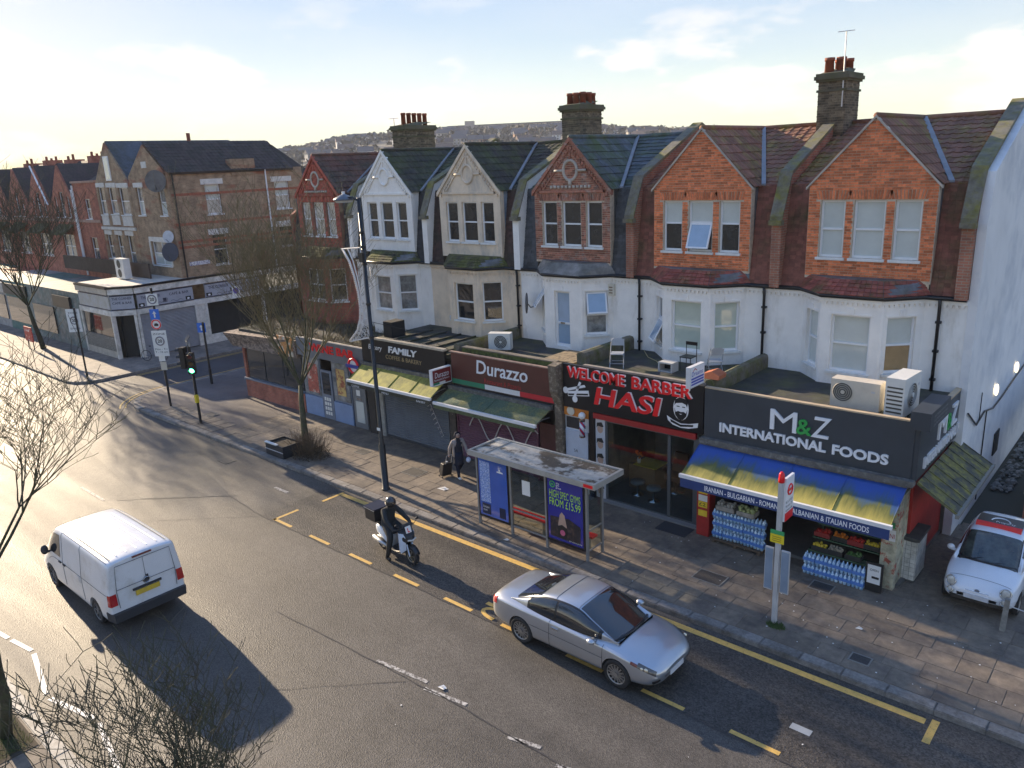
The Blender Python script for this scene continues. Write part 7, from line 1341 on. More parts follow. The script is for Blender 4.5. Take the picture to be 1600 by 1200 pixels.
def wheel(root, x, y, r, w, side, rimm, spokes=10, rr=.7):
    tyre = M('tyre_rubber', (.018, .018, .019), .75, .2, 20); m = MB(); N_ = 26; prof = [(r*rr, -w/2), (r*.93, -w/2), (r, -w*.38), (r, w*.38), (r*.93, w/2), (r*rr, w/2)]; V = []
    for k in range(N_):
        a = 2*math.pi*k/N_; V += [(x+p*math.cos(a), y+q, r+p*math.sin(a)) for p, q in prof]
    n = len(prof); m.add(V, [(k*n+j, ((k+1) % N_)*n+j, ((k+1) % N_)*n+(j+1) % n, k*n+(j+1) % n) for k in range(N_) for j in range(n)]); t = part(m, 'wheel', tyre, root, True)
    yo = y+side*w*.40; m = MB(); m.ring((x, yo, r), (1, 0, 0), (0, 0, 1), r*rr*.97, r*.05, 26, 6); m.ring((x, y, r), (1, 0, 0), (0, 0, 1), r*rr*.96, r*.06, 26, 6); part(m, 'rim', rimm, t, True)
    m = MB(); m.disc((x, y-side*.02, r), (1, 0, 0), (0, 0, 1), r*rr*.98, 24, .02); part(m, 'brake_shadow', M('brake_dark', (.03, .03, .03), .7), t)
    m = MB()
    for k in range(spokes):
        a = 2*math.pi*k/spokes; d = Vector((math.cos(a), 0, math.sin(a))); q = Vector((-d.z, 0, d.x)); c = Vector((x, yo, r)); w0, w1 = r*.055, r*.045
        m.hexa([c+d*r*.12-q*w0, c+d*r*.12+q*w0, c+d*r*.12+q*w0-Vector((0, side*.03, 0)), c+d*r*.12-q*w0-Vector((0, side*.03, 0)), c+d*r*rr*.95-q*w1, c+d*r*rr*.95+q*w1, c+d*r*rr*.95+q*w1-Vector((0, side*.03, 0)), c+d*r*rr*.95-q*w1-Vector((0, side*.03, 0))])
    m.disc((x, yo+side*.012, r), (1, 0, 0), (0, 0, 1), r*.17, 14, .02); part(m, 'spokes', rimm, t, kind='stuff')
GLASS_CAR = lambda: M('car_glass', (.012, .015, .018), .03, .2, 3, coat=1, spec=.8)
RIM = lambda: M('alloy', (.42, .40, .38), .35, .1, metal=.8)
def seam(root, G, i0, i1, j, side, name='panel_gap', vert=False, jr=None):
    m = MB()
    if vert: pts = [Vector(G[i0][k]) for k in range(jr[0], jr[1]+1)]
    else: pts = [Vector(G[k][j]) for k in range(i0, i1+1)]
    m.tube([(p.x, (p.y+.002)*side, p.z) for p in pts], .006, 4); return part(m, name, M('gap_dark', (.05, .05, .055), .6), root)
def near_i(G, x): return min(range(len(G)), key=lambda i: abs(G[i][0][0]-x))
def car_common(root, sill): pass
# ------------------------------------------------ silver coupe
def coupe():
    t = thing('car', 'silver hardtop coupe driving along the bus lane, nearest the camera', 'car', (0, 0, 0)); paint = M('silver_paint', (.50, .52, .55), .28, .03, 2, metal=.75, coat=1)
    def sec(w, zb, zs, zt): return [(0, zb), (w*.7, zb), (w*.95, zb+.07), (w, .34+.4*zb), (w*1.0, (zb+zs)*.55), (w*.985, zs-.10), (w*.93, zs-.01), (w*.62, zt), (0, zt+.02)]
    C = [(-2.29, sec(.66, .44, .76, .80)), (-2.22, sec(.80, .32, .86, .92)), (-1.95, sec(.87, .25, .91, .985)), (-1.34, sec(.91, .20, .92, .985)), (-.5, sec(.91, .19, .91, .95)), (.5, sec(.91, .19, .89, .93)), (1.15, sec(.915, .20, .86, .905)), (1.65, sec(.90, .21, .80, .845)), (2.05, sec(.82, .24, .70, .745)), (2.23, sec(.68, .30, .60, .64)), (2.30, sec(.50, .40, .54, .57))]
    G = loft_grid(C, 60, 27); body = part(grid_closed(G), 'body', paint, t, True); cut_arches(body, (-1.29, 1.36), .365, .33)
    part(MB().box(-1.75, 1.8, -.72, .72, .25, .5), 'underbody', M('underbody', (.02, .02, .02), .8), t)
    def cs(h, z, wb=.80): return [(wb, .86), (wb*.985+.0, .93), ((wb+h)/2*1.0+.02, (.93+z)/2+.03), (h, z-.045), (h*.86, z-.008), (h*.45, z+.006), (0, z+.012)]
    CC = [(-1.70, cs(.66, .955, .74)), (-1.35, cs(.62, 1.10, .78)), (-.85, cs(.62, 1.30, .82)), (-.3, cs(.615, 1.39, .83)), (.22, cs(.61, 1.365, .83)), (.62, cs(.64, 1.21, .81)), (1.30, cs(.64, .885, .68))]
    K = loft_grid(CC, 61, 25); g = GLASS_CAR(); cabin = part(grid_closed(K), 'cabin', paint, t, True)
    i = lambda x: near_i(K, x)
    part(patch(K, i(.27), i(1.26), 13, 24, 0, .006), 'windscreen', g, t, True); m = MB(); m.tube([(1.17, -.64, .905), (1.26, -.3, .935), (1.275, 0, .94), (1.26, .3, .935), (1.17, .64, .905)], .035, 8); part(m, 'cowl', BLACKP, t, True); part(patch(K, i(-1.58), i(-.86), 13, 24, 0, .006), 'rear_window', g, t, True)
    for s in (-1, 1):
        part(patch(K, i(-1.17), i(.90), 3, 12, s, .003), 'window_seal', BLACKP, t, True); part(patch(K, i(-.30), i(.86), 4, 11, s, .006), 'side_window', g, t, True); part(patch(K, i(-1.12), i(-.36), 4, 11, s, .006), 'side_window', g, t, True)
        q = MB(); q.ball((.78, s*.98, .93), .1, 12, 8, (1.0, .85, .62)); q.box(.72, .82, min(s*.80, s*.97), max(s*.80, s*.97), .88, .93); part(q, 'wing_mirror', paint, t, True)
        seam(t, G, near_i(G, .98), 0, 0, s, vert=True, jr=(6, 20)); seam(t, G, near_i(G, -.42), 0, 0, s, vert=True, jr=(6, 20)); seam(t, G, near_i(G, -1.0), near_i(G, 1.0), 13, s, 'body_crease')
        ii = near_i(G, -.28); p = G[ii][17]; part(MB().box(p[0]-.1, p[0]+.1, min(s*(p[1]-.01), s*(p[1]+.035)), max(s*(p[1]-.01), s*(p[1]+.035)), .765, .80), 'door_handle', M('chrome', (.6, .6, .6), .2, .05, metal=1), t)
        a, b = near_i(G, 1.82), near_i(G, 2.20); hl = part(patch(G, a, b, 17, 20, s, .01), 'headlight', M('headlight_dark', (.09, .08, .07), .08, .4, 16, coat=1), t, True); pc = Vector(G[near_i(G, 2.03)][18]); [part(MB().ball((pc.x-.10*q_, s*(pc.y-.0+.015*q_), pc.z+.012), .055, 10, 7, (.9, .6, .8)), 'reflector', M('reflector', (.75, .66, .5), .15, .1, metal=.5), hl, True) for q_ in (0, 1)]; part(patch(G, near_i(G, 1.72), a, 17, 19, s, .01), 'indicator', M('dark_red_lens', (.16, .02, .015), .2, coat=1), hl, True)
        part(patch(G, 0, near_i(G, -2.08), 15, 20, s, .008), 'tail_light', M('red_lens', (.45, .015, .015), .15, .1, coat=1), t, True)
        part(patch(G, near_i(G, 2.15), near_i(G, 2.26), 7, 9, s, .008), 'fog_lamp', BLACKP, t, True)
        for x in (-1.29, 1.36): wheel(t, x, s*.80, .33, .22, s, RIM(), 14)
    part(patch(G, near_i(G, 2.22), 58, 15, 20, 0, .01), 'grille', BLACKP, t, True) if False else part(MB().hexa([(2.25, -.36, .50), (2.25, .36, .50), (2.0, .36, .50), (2.0, -.36, .50), (2.20, -.42, .63), (2.20, .42, .63), (2.0, .40, .63), (2.0, -.40, .63)]), 'grille', BLACKP, t)
    part(MB().hexa([(2.315, -.27, .38), (2.315, .27, .38), (2.2, .27, .38), (2.2, -.27, .38), (2.305, -.27, .49), (2.305, .27, .49), (2.2, .27, .49), (2.2, -.27, .49)]), 'number_plate', M('blurred_plate', (.55, .55, .56), .5, .15, 6), t)
    m = MB(); m.tube([(x, 0, z) for x, z in ((2.26, .60), (2.24, .60))], .03, 8); part(m, 'badge', MATS['chrome'], t)
    for y0 in (-.35, .30): part(MB().ball((1.05, y0, .925), .02, 6, 4), 'washer_jet', BLACKP, t)
    part(MB().tube([(1.21, -.5, .93), (1.05, .1, 1.0)], .012, 5), 'wiper', BLACKP, t); part(MB().tube([(1.21, .05, .93), (1.06, .58, .98)], .012, 5), 'wiper', BLACKP, t)
    iL = near_i(K, .24); m = MB(); P = [Vector(K[iL][j]) for j in range(12, 25)]; m.tube([(p.x, p.y, p.z+.004) for p in P]+[(p.x, -p.y, p.z+.004) for p in P[-2::-1]], .005, 4); part(m, 'roof_seam', MATS['gap_dark'], t); iL = near_i(K, -.42); m = MB(); P = [Vector(K[iL][j]) for j in range(12, 25)]; m.tube([(p.x, p.y, p.z+.004) for p in P]+[(p.x, -p.y, p.z+.004) for p in P[-2::-1]], .005, 4); part(m, 'roof_seam', MATS['gap_dark'], t)
    t.location = (-9.43, 12.74, .004)
coupe()
# ------------------------------------------------ white panel van
def van():
    t = thing('van', 'white panel van driving away on the near side of the road', 'van', (0, 0, 0)); paint = M('white_van_paint', (.70, .71, .72), .32, .04, 2, coat=.7, c2=(.52, .50, .46), f2=.64, s2=1.4)
    def sec(w, zb, top, wt=.80, sh=1.0): return [(0, zb), (w*.75, zb), (w*.97, zb+.06), (w, zb+.3), (w*1.0, min(1.0, top*.52)), (w*.985, min(1.2, top*.66)), (w*(.985-.11*sh*.55), top*.83), (w*wt*1.08, top*.955), (w*wt*.9, top*.985), (w*.45, top), (0, top+.01)]
    C = [(-2.44, sec(.86, .36, 1.86, .80)), (-2.40, sec(.93, .30, 1.92, .81)), (-2.1, sec(.95, .26, 1.955, .82)), (-1.2, sec(.95, .25, 1.97, .82)), (0, sec(.95, .25, 1.975, .82)), (.85, sec(.95, .25, 1.95, .80)), (1.25, sec(.95, .25, 1.80, .77)), (1.62, sec(.95, .25, 1.45, .78)), (1.95, sec(.94, .26, 1.12, .82)), (2.25, sec(.88, .28, 1.00, .80)), (2.42, sec(.74, .34, .80, .80)), (2.46, sec(.6, .42, .70, .8))]
    G = loft_grid(C, 70, 31); body = part(grid_closed(G), 'body', paint, t, True); cut_arches(body, (-1.45, 1.55), .385, .34); part(MB().box(-1.9, 1.95, -.75, .75, .28, .5), 'underbody', M('underbody', (.02, .02, .02), .8), t)
    I = lambda x: near_i(G, x); g = GLASS_CAR(); dk = M('van_plastic', (.035, .038, .045), .6, .1)
    part(patch(G, I(1.02), I(1.88), 21, 30, 0, .006), 'windscreen', g, t, True)
    for s in (-1, 1):
        part(patch(G, I(.55), I(1.55), 15, 20, s, .008), 'side_window', g, t, True); q = MB(); q.ball((1.40, s*1.05, 1.22), .12, 12, 8, (.6, .8, 1.15)); q.box(1.36, 1.44, min(s*.90, s*1.02), max(s*.90, s*1.02), 1.12, 1.18); part(q, 'wing_mirror', dk, t, True)
        seam(t, G, I(.45), 0, 0, s, vert=True, jr=(8, 22)); seam(t, G, I(-.75), 0, 0, s, vert=True, jr=(8, 22)); seam(t, G, I(-2.3), I(1.5), 13, s, 'body_crease'); seam(t, G, I(-2.3), I(.4), 22, s, 'roof_gutter')
        for x in (.62, .32): p = G[I(x)][14]; part(MB().box(x-.07, x+.07, min(s*p[1], s*(p[1]+.035)), max(s*p[1], s*(p[1]+.035)), 1.05, 1.09), 'door_handle', dk, t)
        m = MB().hexa([(-2.475, min(s*.76, s*.93), .80), (-2.475, max(s*.76, s*.93), .80), (-2.36, max(s*.76, s*.96), .80), (-2.36, min(s*.76, s*.96), .80), (-2.455, min(s*.76, s*.91), 1.10), (-2.455, max(s*.76, s*.91), 1.10), (-2.36, max(s*.76, s*.945), 1.10), (-2.36, min(s*.76, s*.945), 1.10)]); part(m, 'tail_light', M('red_lens', (.45, .015, .015), .15, .1, coat=1), t)
        for x in (-1.45, 1.55): wheel(t, x, s*.83, .335, .22, s, M('steel_wheel', (.22, .22, .22), .5, .1, metal=.5), 8)
        p = G[I(-.62)][12]; part(MB().box(-.72, -.55, min(s*p[1], s*(p[1]+.006)), max(s*p[1], s*(p[1]+.006)), .88, 1.05), 'filler_flap', M('flap', (.5, .5, .5), .5), t)
    part(MB().hexa([(-2.52, -.90, .36), (-2.52, .90, .36), (-2.2, .965, .36), (-2.2, -.965, .36), (-2.54, -.91, .60), (-2.54, .91, .60), (-2.2, .975, .60), (-2.2, -.975, .60)]), 'rear_bumper', dk, t)
    # tailgate detail: outline, plate recess, badge, brake light
    x = -2.452; gm = MATS['gap_dark']
    m = MB(); P = [(-.72, .70), (-.74, 1.15), (-.68, 1.80), (.68, 1.80), (.74, 1.15), (.72, .70)]; m.tube([(x-.012+.045*(z-.7)*0, y, z) for y, z in P], .007, 4); part(m, 'tailgate_gap', gm, t); part(MB().tube([(x-.01, -.73, 1.18), (x-.01, .73, 1.18)], .006, 4), 'tailgate_crease', gm, t); part(MB().tube([(x-.01, 0, 1.2), (x-.01, 0, 1.79)], .005, 4), 'tailgate_crease', gm, t)
    part(MB().box(x-.025, x, -.36, .36, 1.0, 1.06), 'handle_strip', dk, t); part(MB().box(x-.022, x, -.30, .30, .85, .98), 'number_plate', M('blurred_yellow_plate', (.62, .42, .05), .5, .2, 7), t); m = MB(); m.disc((x-.012, .0, 1.17), (0, -1, 0), (0, 0, 1), .085, 18, .016); part(m, 'badge', dk, t); m = MB(); m.ring((x-.03, 0, 1.17), (0, -1, 0), (0, 0, 1), .075, .008, 18, 4); part(m, 'badge_ring', MATS['chrome'], t); part(MB().box(-2.47, -2.40, -.24, .24, 1.86, 1.90), 'brake_light', M('dark_red_lens', (.16, .02, .015), .2), t); part(MB().box(x-.02, x, -.06, -.0, 1.24, 1.3), 'lock', dk, t)
    for k in range(5):
        y = -.5+.25*k; part(MB().tube([(-2.2, y, 1.958), (-1, y, 1.977), (.4, y, 1.972)], .012, 5), 'roof_rib', paint, t)
    for s in (-1, 1): part(MB().tube([(-2.3, s*.70, 1.945), (0, s*.71, 1.975), (.8, s*.70, 1.95)], .01, 5), 'roof_rib', M('gap_dark', (.05, .05, .055)), t)
    t.location = (-21.28, 6.86, .004); t.rotation_euler = (0, 0, math.pi)
van()
# ------------------------------------------------ small white car
def small_car():
    t = thing('car', 'small round white car parked at the side of the food shop', 'car', (0, 0, 0)); paint = M('white_car_paint', (.74, .76, .79), .25, .03, 2, coat=1)
    def sec(w, zb, zs, zt): return [(0, zb), (w*.7, zb), (w*.95, zb+.07), (w, .42+.2*zb), (w*1.0, (zb+zs)*.52), (w*.97, zs-.12), (w*.90, zs), (w*.55, zt), (0, zt+.02)]
    C = [(-1.77, sec(.62, .42, .80, .86)), (-1.68, sec(.74, .30, .90, .96)), (-1.3, sec(.80, .22, .95, 1.0)), (-.4, sec(.815, .2, .94, .98)), (.4, sec(.815, .2, .92, .97)), (.85, sec(.81, .2, .90, .97)), (1.25, sec(.79, .22, .84, .91)), (1.55, sec(.72, .24, .74, .80)), (1.72, sec(.58, .30, .62, .67)), (1.78, sec(.42, .38, .54, .58))]
    G = loft_grid(C, 56, 27); body = part(grid_closed(G), 'body', paint, t, True); cut_arches(body, (-1.15, 1.15), .33, .29); part(MB().box(-1.4, 1.4, -.62, .62, .24, .5), 'underbody', M('underbody', (.02, .02, .02), .8), t)
    def cs(h, z, wb=.74): return [(wb, .88), (wb*.99, .97), ((wb+h)/2+.02, (.97+z)/2+.03), (h, z-.05), (h*.85, z-.01), (h*.45, z+.008), (0, z+.015)]
    CC = [(-1.60, cs(.50, 1.02, .62)), (-1.42, cs(.53, 1.32, .70)), (-.95, cs(.55, 1.47, .73)), (-.3, cs(.56, 1.49, .74)), (.12, cs(.56, 1.45, .74)), (.5, cs(.59, 1.24, .74)), (.93, cs(.63, .96, .72))]
    K = loft_grid(CC, 61, 25); I = lambda x: near_i(K, x); g = M('car_glass_green', (.025, .032, .03), .04, .3, 3, coat=1, c2=(.07, .08, .07), s2=4); part(grid_closed(K), 'cabin', paint, t, True)
    part(patch(K, I(.16), I(.92), 12, 24, 0, .006), 'windscreen', g, t, True); m = MB(); m.tube([(.84, -.60, .965), (.93, -.3, .995), (.945, 0, 1.0), (.93, .3, .995), (.84, .60, .965)], .03, 8); part(m, 'cowl', BLACKP, t, True); part(patch(K, I(-1.55), I(-1.25), 13, 24, 0, .006), 'rear_window', g, t, True)
    for s in (-1, 1):
        part(patch(K, I(-.35), I(.55), 4, 10, s, .006), 'side_window', g, t, True); part(patch(K, I(-1.2), I(-.45), 4, 10, s, .006), 'side_window', g, t, True); part(patch(K, I(.08), I(.9), 11, 12, s, .009), 'pillar_trim', BLACKP, t, True)
        q = MB(); q.ball((.60, s*.85, 1.03), .09, 12, 8, (.75, 1, .85)); q.box(.56, .64, min(s*.72, s*.84), max(s*.72, s*.84), .96, 1.0); part(q, 'wing_mirror', paint, t, True)
        for (jx, y, z, r, nm) in ((1.52, .56, .70, .115, 'headlight'), (1.66, .55, .50, .07, 'fog_lamp')):
            n = Vector((.90, s*.30, .30)).normalized(); u = n.cross(Vector((0, 0, 1))).normalized(); v = u.cross(n); bx = max((p for row in G for p in row if abs(p[1]-y) < .05 and abs(p[2]-z) < .05 and p[0] > .8), key=lambda p: p[0]); c = Vector((bx[0]+.012, s*y, z)); m = MB(); m.disc(c, u, v, r, 22, .03); m.ball(c+n*.0, r*.95, 14, 8, (.35, .9, .95)); hl = part(m, nm, M('headlight', (.55, .53, .48), .1, .3, 12, coat=1), t, True); m = MB(); m.ring(c+n*.015, u, v, r, .014, 22, 5); part(m, 'lamp_ring', M('chrome', (.6, .6, .6), .2, .05, metal=1), hl, True)
        for x in (-1.15, 1.15): wheel(t, x, s*.70, .29, .19, s, RIM(), 7)
    m = MB().hexa([(1.80, -.52, .33), (1.80, .52, .33), (1.5, .6, .33), (1.5, -.6, .33), (1.785, -.56, .41), (1.785, .56, .41), (1.5, .62, .41), (1.5, -.62, .41)]); part(m, 'lower_grille', BLACKP, t); part(MB().hexa([(1.822, -.26, .42), (1.822, .26, .42), (1.7, .26, .42), (1.7, -.26, .42), (1.812, -.26, .52), (1.812, .26, .52), (1.7, .26, .52), (1.7, -.26, .52)]), 'number_plate', M('blurred_plate', (.55, .55, .56), .5, .15, 6), t)
    m = MB(); m.ball((1.765, 0, .625), .05, 12, 6, (.5, 1.1, .8)); part(m, 'badge', M('badge_dark', (.15, .15, .17), .3), t, True); part(MB().tube([(1.775, -.24, .60), (1.785, 0, .60), (1.775, .24, .60)], .01, 5), 'chrome_bar', MATS['chrome'], t)
    iL = near_i(G, 1.5); m = MB(); P = [Vector(G[iL][j]) for j in range(20, 27)]; m.tube([(p.x, p.y, p.z+.003) for p in P]+[(p.x, -p.y, p.z+.003) for p in P[-2::-1]], .005, 4); part(m, 'bonnet_gap', MATS['gap_dark'], t)
    part(MB().tube([(.93, -.35, 1.0), (.70, .1, 1.10)], .012, 5), 'wiper', BLACKP, t); part(MB().tube([(.93, .1, 1.0), (.72, .52, 1.07)], .012, 5), 'wiper', BLACKP, t)
    m = MB(); m.ring((.42, -.30, 1.03), (0, 1, 0), (-.4, 0, .9), .15, .015, 20, 5); part(m, 'steering_wheel', M('wheel_pale', (.35, .36, .35), .5), t)
    t.location = (-2.86, 20.85, .115); t.rotation_euler = (0, 0, -math.pi/2)
    r = thing('roof_sign', 'black and red magnetic sign on the roof of the small white car', 'roof sign', (-2.86, 21.35, 1.60)); part(MB().box(-3.35, -2.37, 21.0, 21.55, 1.62, 1.68), 'board', BLACKP, r); m = MB(); m.hexa([(-3.35, 20.9, 1.58), (-2.37, 20.9, 1.58), (-2.37, 20.998, 1.6), (-3.35, 20.998, 1.6), (-3.35, 20.93, 1.68), (-2.37, 20.93, 1.68), (-2.37, 20.998, 1.70), (-3.35, 20.998, 1.70)]); part(m, 'red_strip', MATS['red_letter'], r); m = MB(); m.ring((-2.86, 21.2, 1.682), (1, 0, 0), (0, 1, 0), .2, .018, 14, 4, 0, math.pi); part(m, 'arc_logo', MATS['white_letter'], r); text(r, 'Property', (-2.95, 21.08, 1.68), (1, 0, 0), (0, 1, 0), .42, .12, .004, MATS['white_letter']); text(r, 'warranty', (-3.0, 20.925, 1.60), (1, 0, 0), (0, .06, 1), .4, .05, .006, MATS['white_letter'])
small_car()
# ------------------------------------------------ dark parked cars far left
def parked(x, y, label, c, rz):
    t = thing('car', label, 'car', (0, 0, 0), 'cars parked far along the kerb'); paint = M('paint_'+str(c), c, .25, .05, coat=1)
    def sec(w, zb, zs, zt): return [(0, zb), (w*.7, zb), (w, zb+.15), (w, zs-.15), (w*.92, zs), (w*.6, zt), (0, zt)]
    G = loft_grid([(-2.1, sec(.7, .4, .8, .85)), (-1.9, sec(.84, .28, .9, .98)), (-.5, sec(.87, .22, .92, .98)), (.8, sec(.87, .22, .9, .95)), (1.7, sec(.8, .24, .75, .8)), (2.05, sec(.6, .35, .6, .65))], 40, 19); b = part(grid_closed(G), 'body', paint, t, True); cut_arches(b, (-1.25, 1.3), .35, .31)
    K = loft_grid([(-1.95, [(.72, .9), (.66, .95), (.6, 1.0), (0, 1.0)]), (-1.4, [(.76, .9), (.7, 1.2), (.56, 1.38), (0, 1.4)]), (-.3, [(.77, .9), (.7, 1.25), (.56, 1.47), (0, 1.49)]), (.3, [(.77, .9), (.7, 1.2), (.57, 1.4), (0, 1.43)]), (1.2, [(.74, .88), (.7, .9), (.6, .92), (0, .92)])], 41, 13); part(grid_closed(K), 'cabin', GLASS_CAR(), t, True); part(patch(K, near_i(K, -1.3), near_i(K, .3), 8, 12, 0, .006), 'roof_panel', paint, t, True)
    for s in (-1, 1):
        for a in (-1.25, 1.3): wheel(t, a, s*.76, .31, .2, s, RIM(), 6)
        part(MB().ball((.85, s*.92, .98), .09, 8, 6, (.8, .9, .7)), 'wing_mirror', paint, t, True)
    t.location = (x, y, .004); t.rotation_euler = (0, 0, rz)
parked(-60.5, 13.7, 'dark red car parked at the far kerb beyond the cafe', (.08, .015, .015), 0)
# ================================================================ people, scooter, suitcase
def figure(name, verts, edges, mats, label, sub=2):
    """verts: {key:(pos, radius, material index)}; one continuous skinned body"""
    keys = list(verts); me = bpy.data.meshes.new(name); me.from_pydata([verts[k][0] for k in keys], [(keys.index(a), keys.index(b)) for a, b in edges], [])
    o = bpy.data.objects.new(name, me); COL.objects.link(o); o.modifiers.new('s', 'SKIN'); sv = me.skin_vertices[0].data
    for i, k in enumerate(keys): r = verts[k][1]; sv[i].radius = r if hasattr(r, '__len__') else (r, r); sv[i].use_root = (k == 'pelvis')
    md = o.modifiers.new('u', 'SUBSURF'); md.levels = sub; md.render_levels = sub
    bpy.context.view_layer.update(); dg = bpy.context.evaluated_depsgraph_get(); m2 = bpy.data.meshes.new_from_object(o.evaluated_get(dg)); bpy.data.objects.remove(o)
    for mt in mats: m2.materials.append(mt)
    segs = [(Vector(verts[a][0]), Vector(verts[b][0]), verts[a][2], verts[b][2]) for a, b in edges]
    for p in m2.polygons:
        c = p.center; best = None
        for a, b, ma, mb in segs:
            d = b-a; t = max(0, min(1, (c-a).dot(d)/max(d.length_squared, 1e-9))); q = (c-(a+d*t)).length
            if best is None or q < best[0]: best = (q, ma if t < .5 else mb)
        p.material_index = best[1]; p.use_smooth = True
    ob = bpy.data.objects.new(name, m2); COL.objects.link(ob); ob['label'] = label; ob['category'] = 'person'; ORG[ob] = Vector((0, 0, 0)); return ob
def hand(V, E, wrist, key, d, palm_n, mi, sc=1.0):
    """palm and five fingers growing from the wrist, along d, palm facing palm_n, slightly curled"""
    d = Vector(d).normalized(); n = Vector(palm_n).normalized(); s = d.cross(n).normalized(); w = Vector(V[wrist][0]); V[key+'p'] = (w+d*.055*sc, (.032*sc, .02*sc), mi); E.append((wrist, key+'p')); b = Vector(V[key+'p'][0])
    for k, (off, l) in enumerate(((-.03, .055), (-.01, .068), (.01, .065), (.028, .05))):
        a = b+d*.035*sc+s*off*sc; c = a+(d*.8+n*.45)*l*.55*sc; e = c+(d*.35+n*.9)*l*.5*sc
        for nm, p, r in (('a', a, .0095), ('b', c, .009), ('c', e, .0075)): V[f'{key}{k}{nm}'] = (p, r*sc, mi)
        E += [(key+'p', f'{key}{k}a'), (f'{key}{k}a', f'{key}{k}b'), (f'{key}{k}b', f'{key}{k}c')]
    a = w+d*.04*sc-s*.04*sc+n*.01*sc; c = a+(d*.6-s*.5+n*.4)*.045*sc
    V[key+'ta'] = (a, .011*sc, mi); V[key+'tb'] = (c, .009*sc, mi); E += [(key+'p', key+'ta'), (key+'ta', key+'tb')]
def head_parts(root, c, f, skin, sc=1.0):
    """face: eyes, nose, mouth, ears round head centre c facing f"""
    c, f = Vector(c), Vector(f).normalized(); s = f.cross(Vector((0, 0, 1))).normalized(); u = s.cross(f)
    m = MB(); m.ball(c+f*.088*sc-u*.005, .018*sc, 8, 6, (1, 1, 1.6)); part(m, 'nose', skin, root, True)
    for k in (-1, 1): m = MB(); m.ball(c+f*.078*sc+s*k*.032*sc+u*.022*sc, .011*sc, 8, 5); part(m, 'eye', flat('eye_dark', (.03, .025, .02), .3), root, True); m = MB(); m.ball(c+s*k*.082*sc, .025*sc, 8, 6, (.6, .6, 1.2)); part(m, 'ear', skin, root, True)
    m = MB(); m.ball(c+f*.08*sc-u*.045*sc, .02*sc, 8, 5, (1, 1, .4)); part(m, 'mouth', M('lips', (.30, .12, .10), .5), root, True)
SKIN = M('skin', (.46, .29, .22), .6, .1, 10)
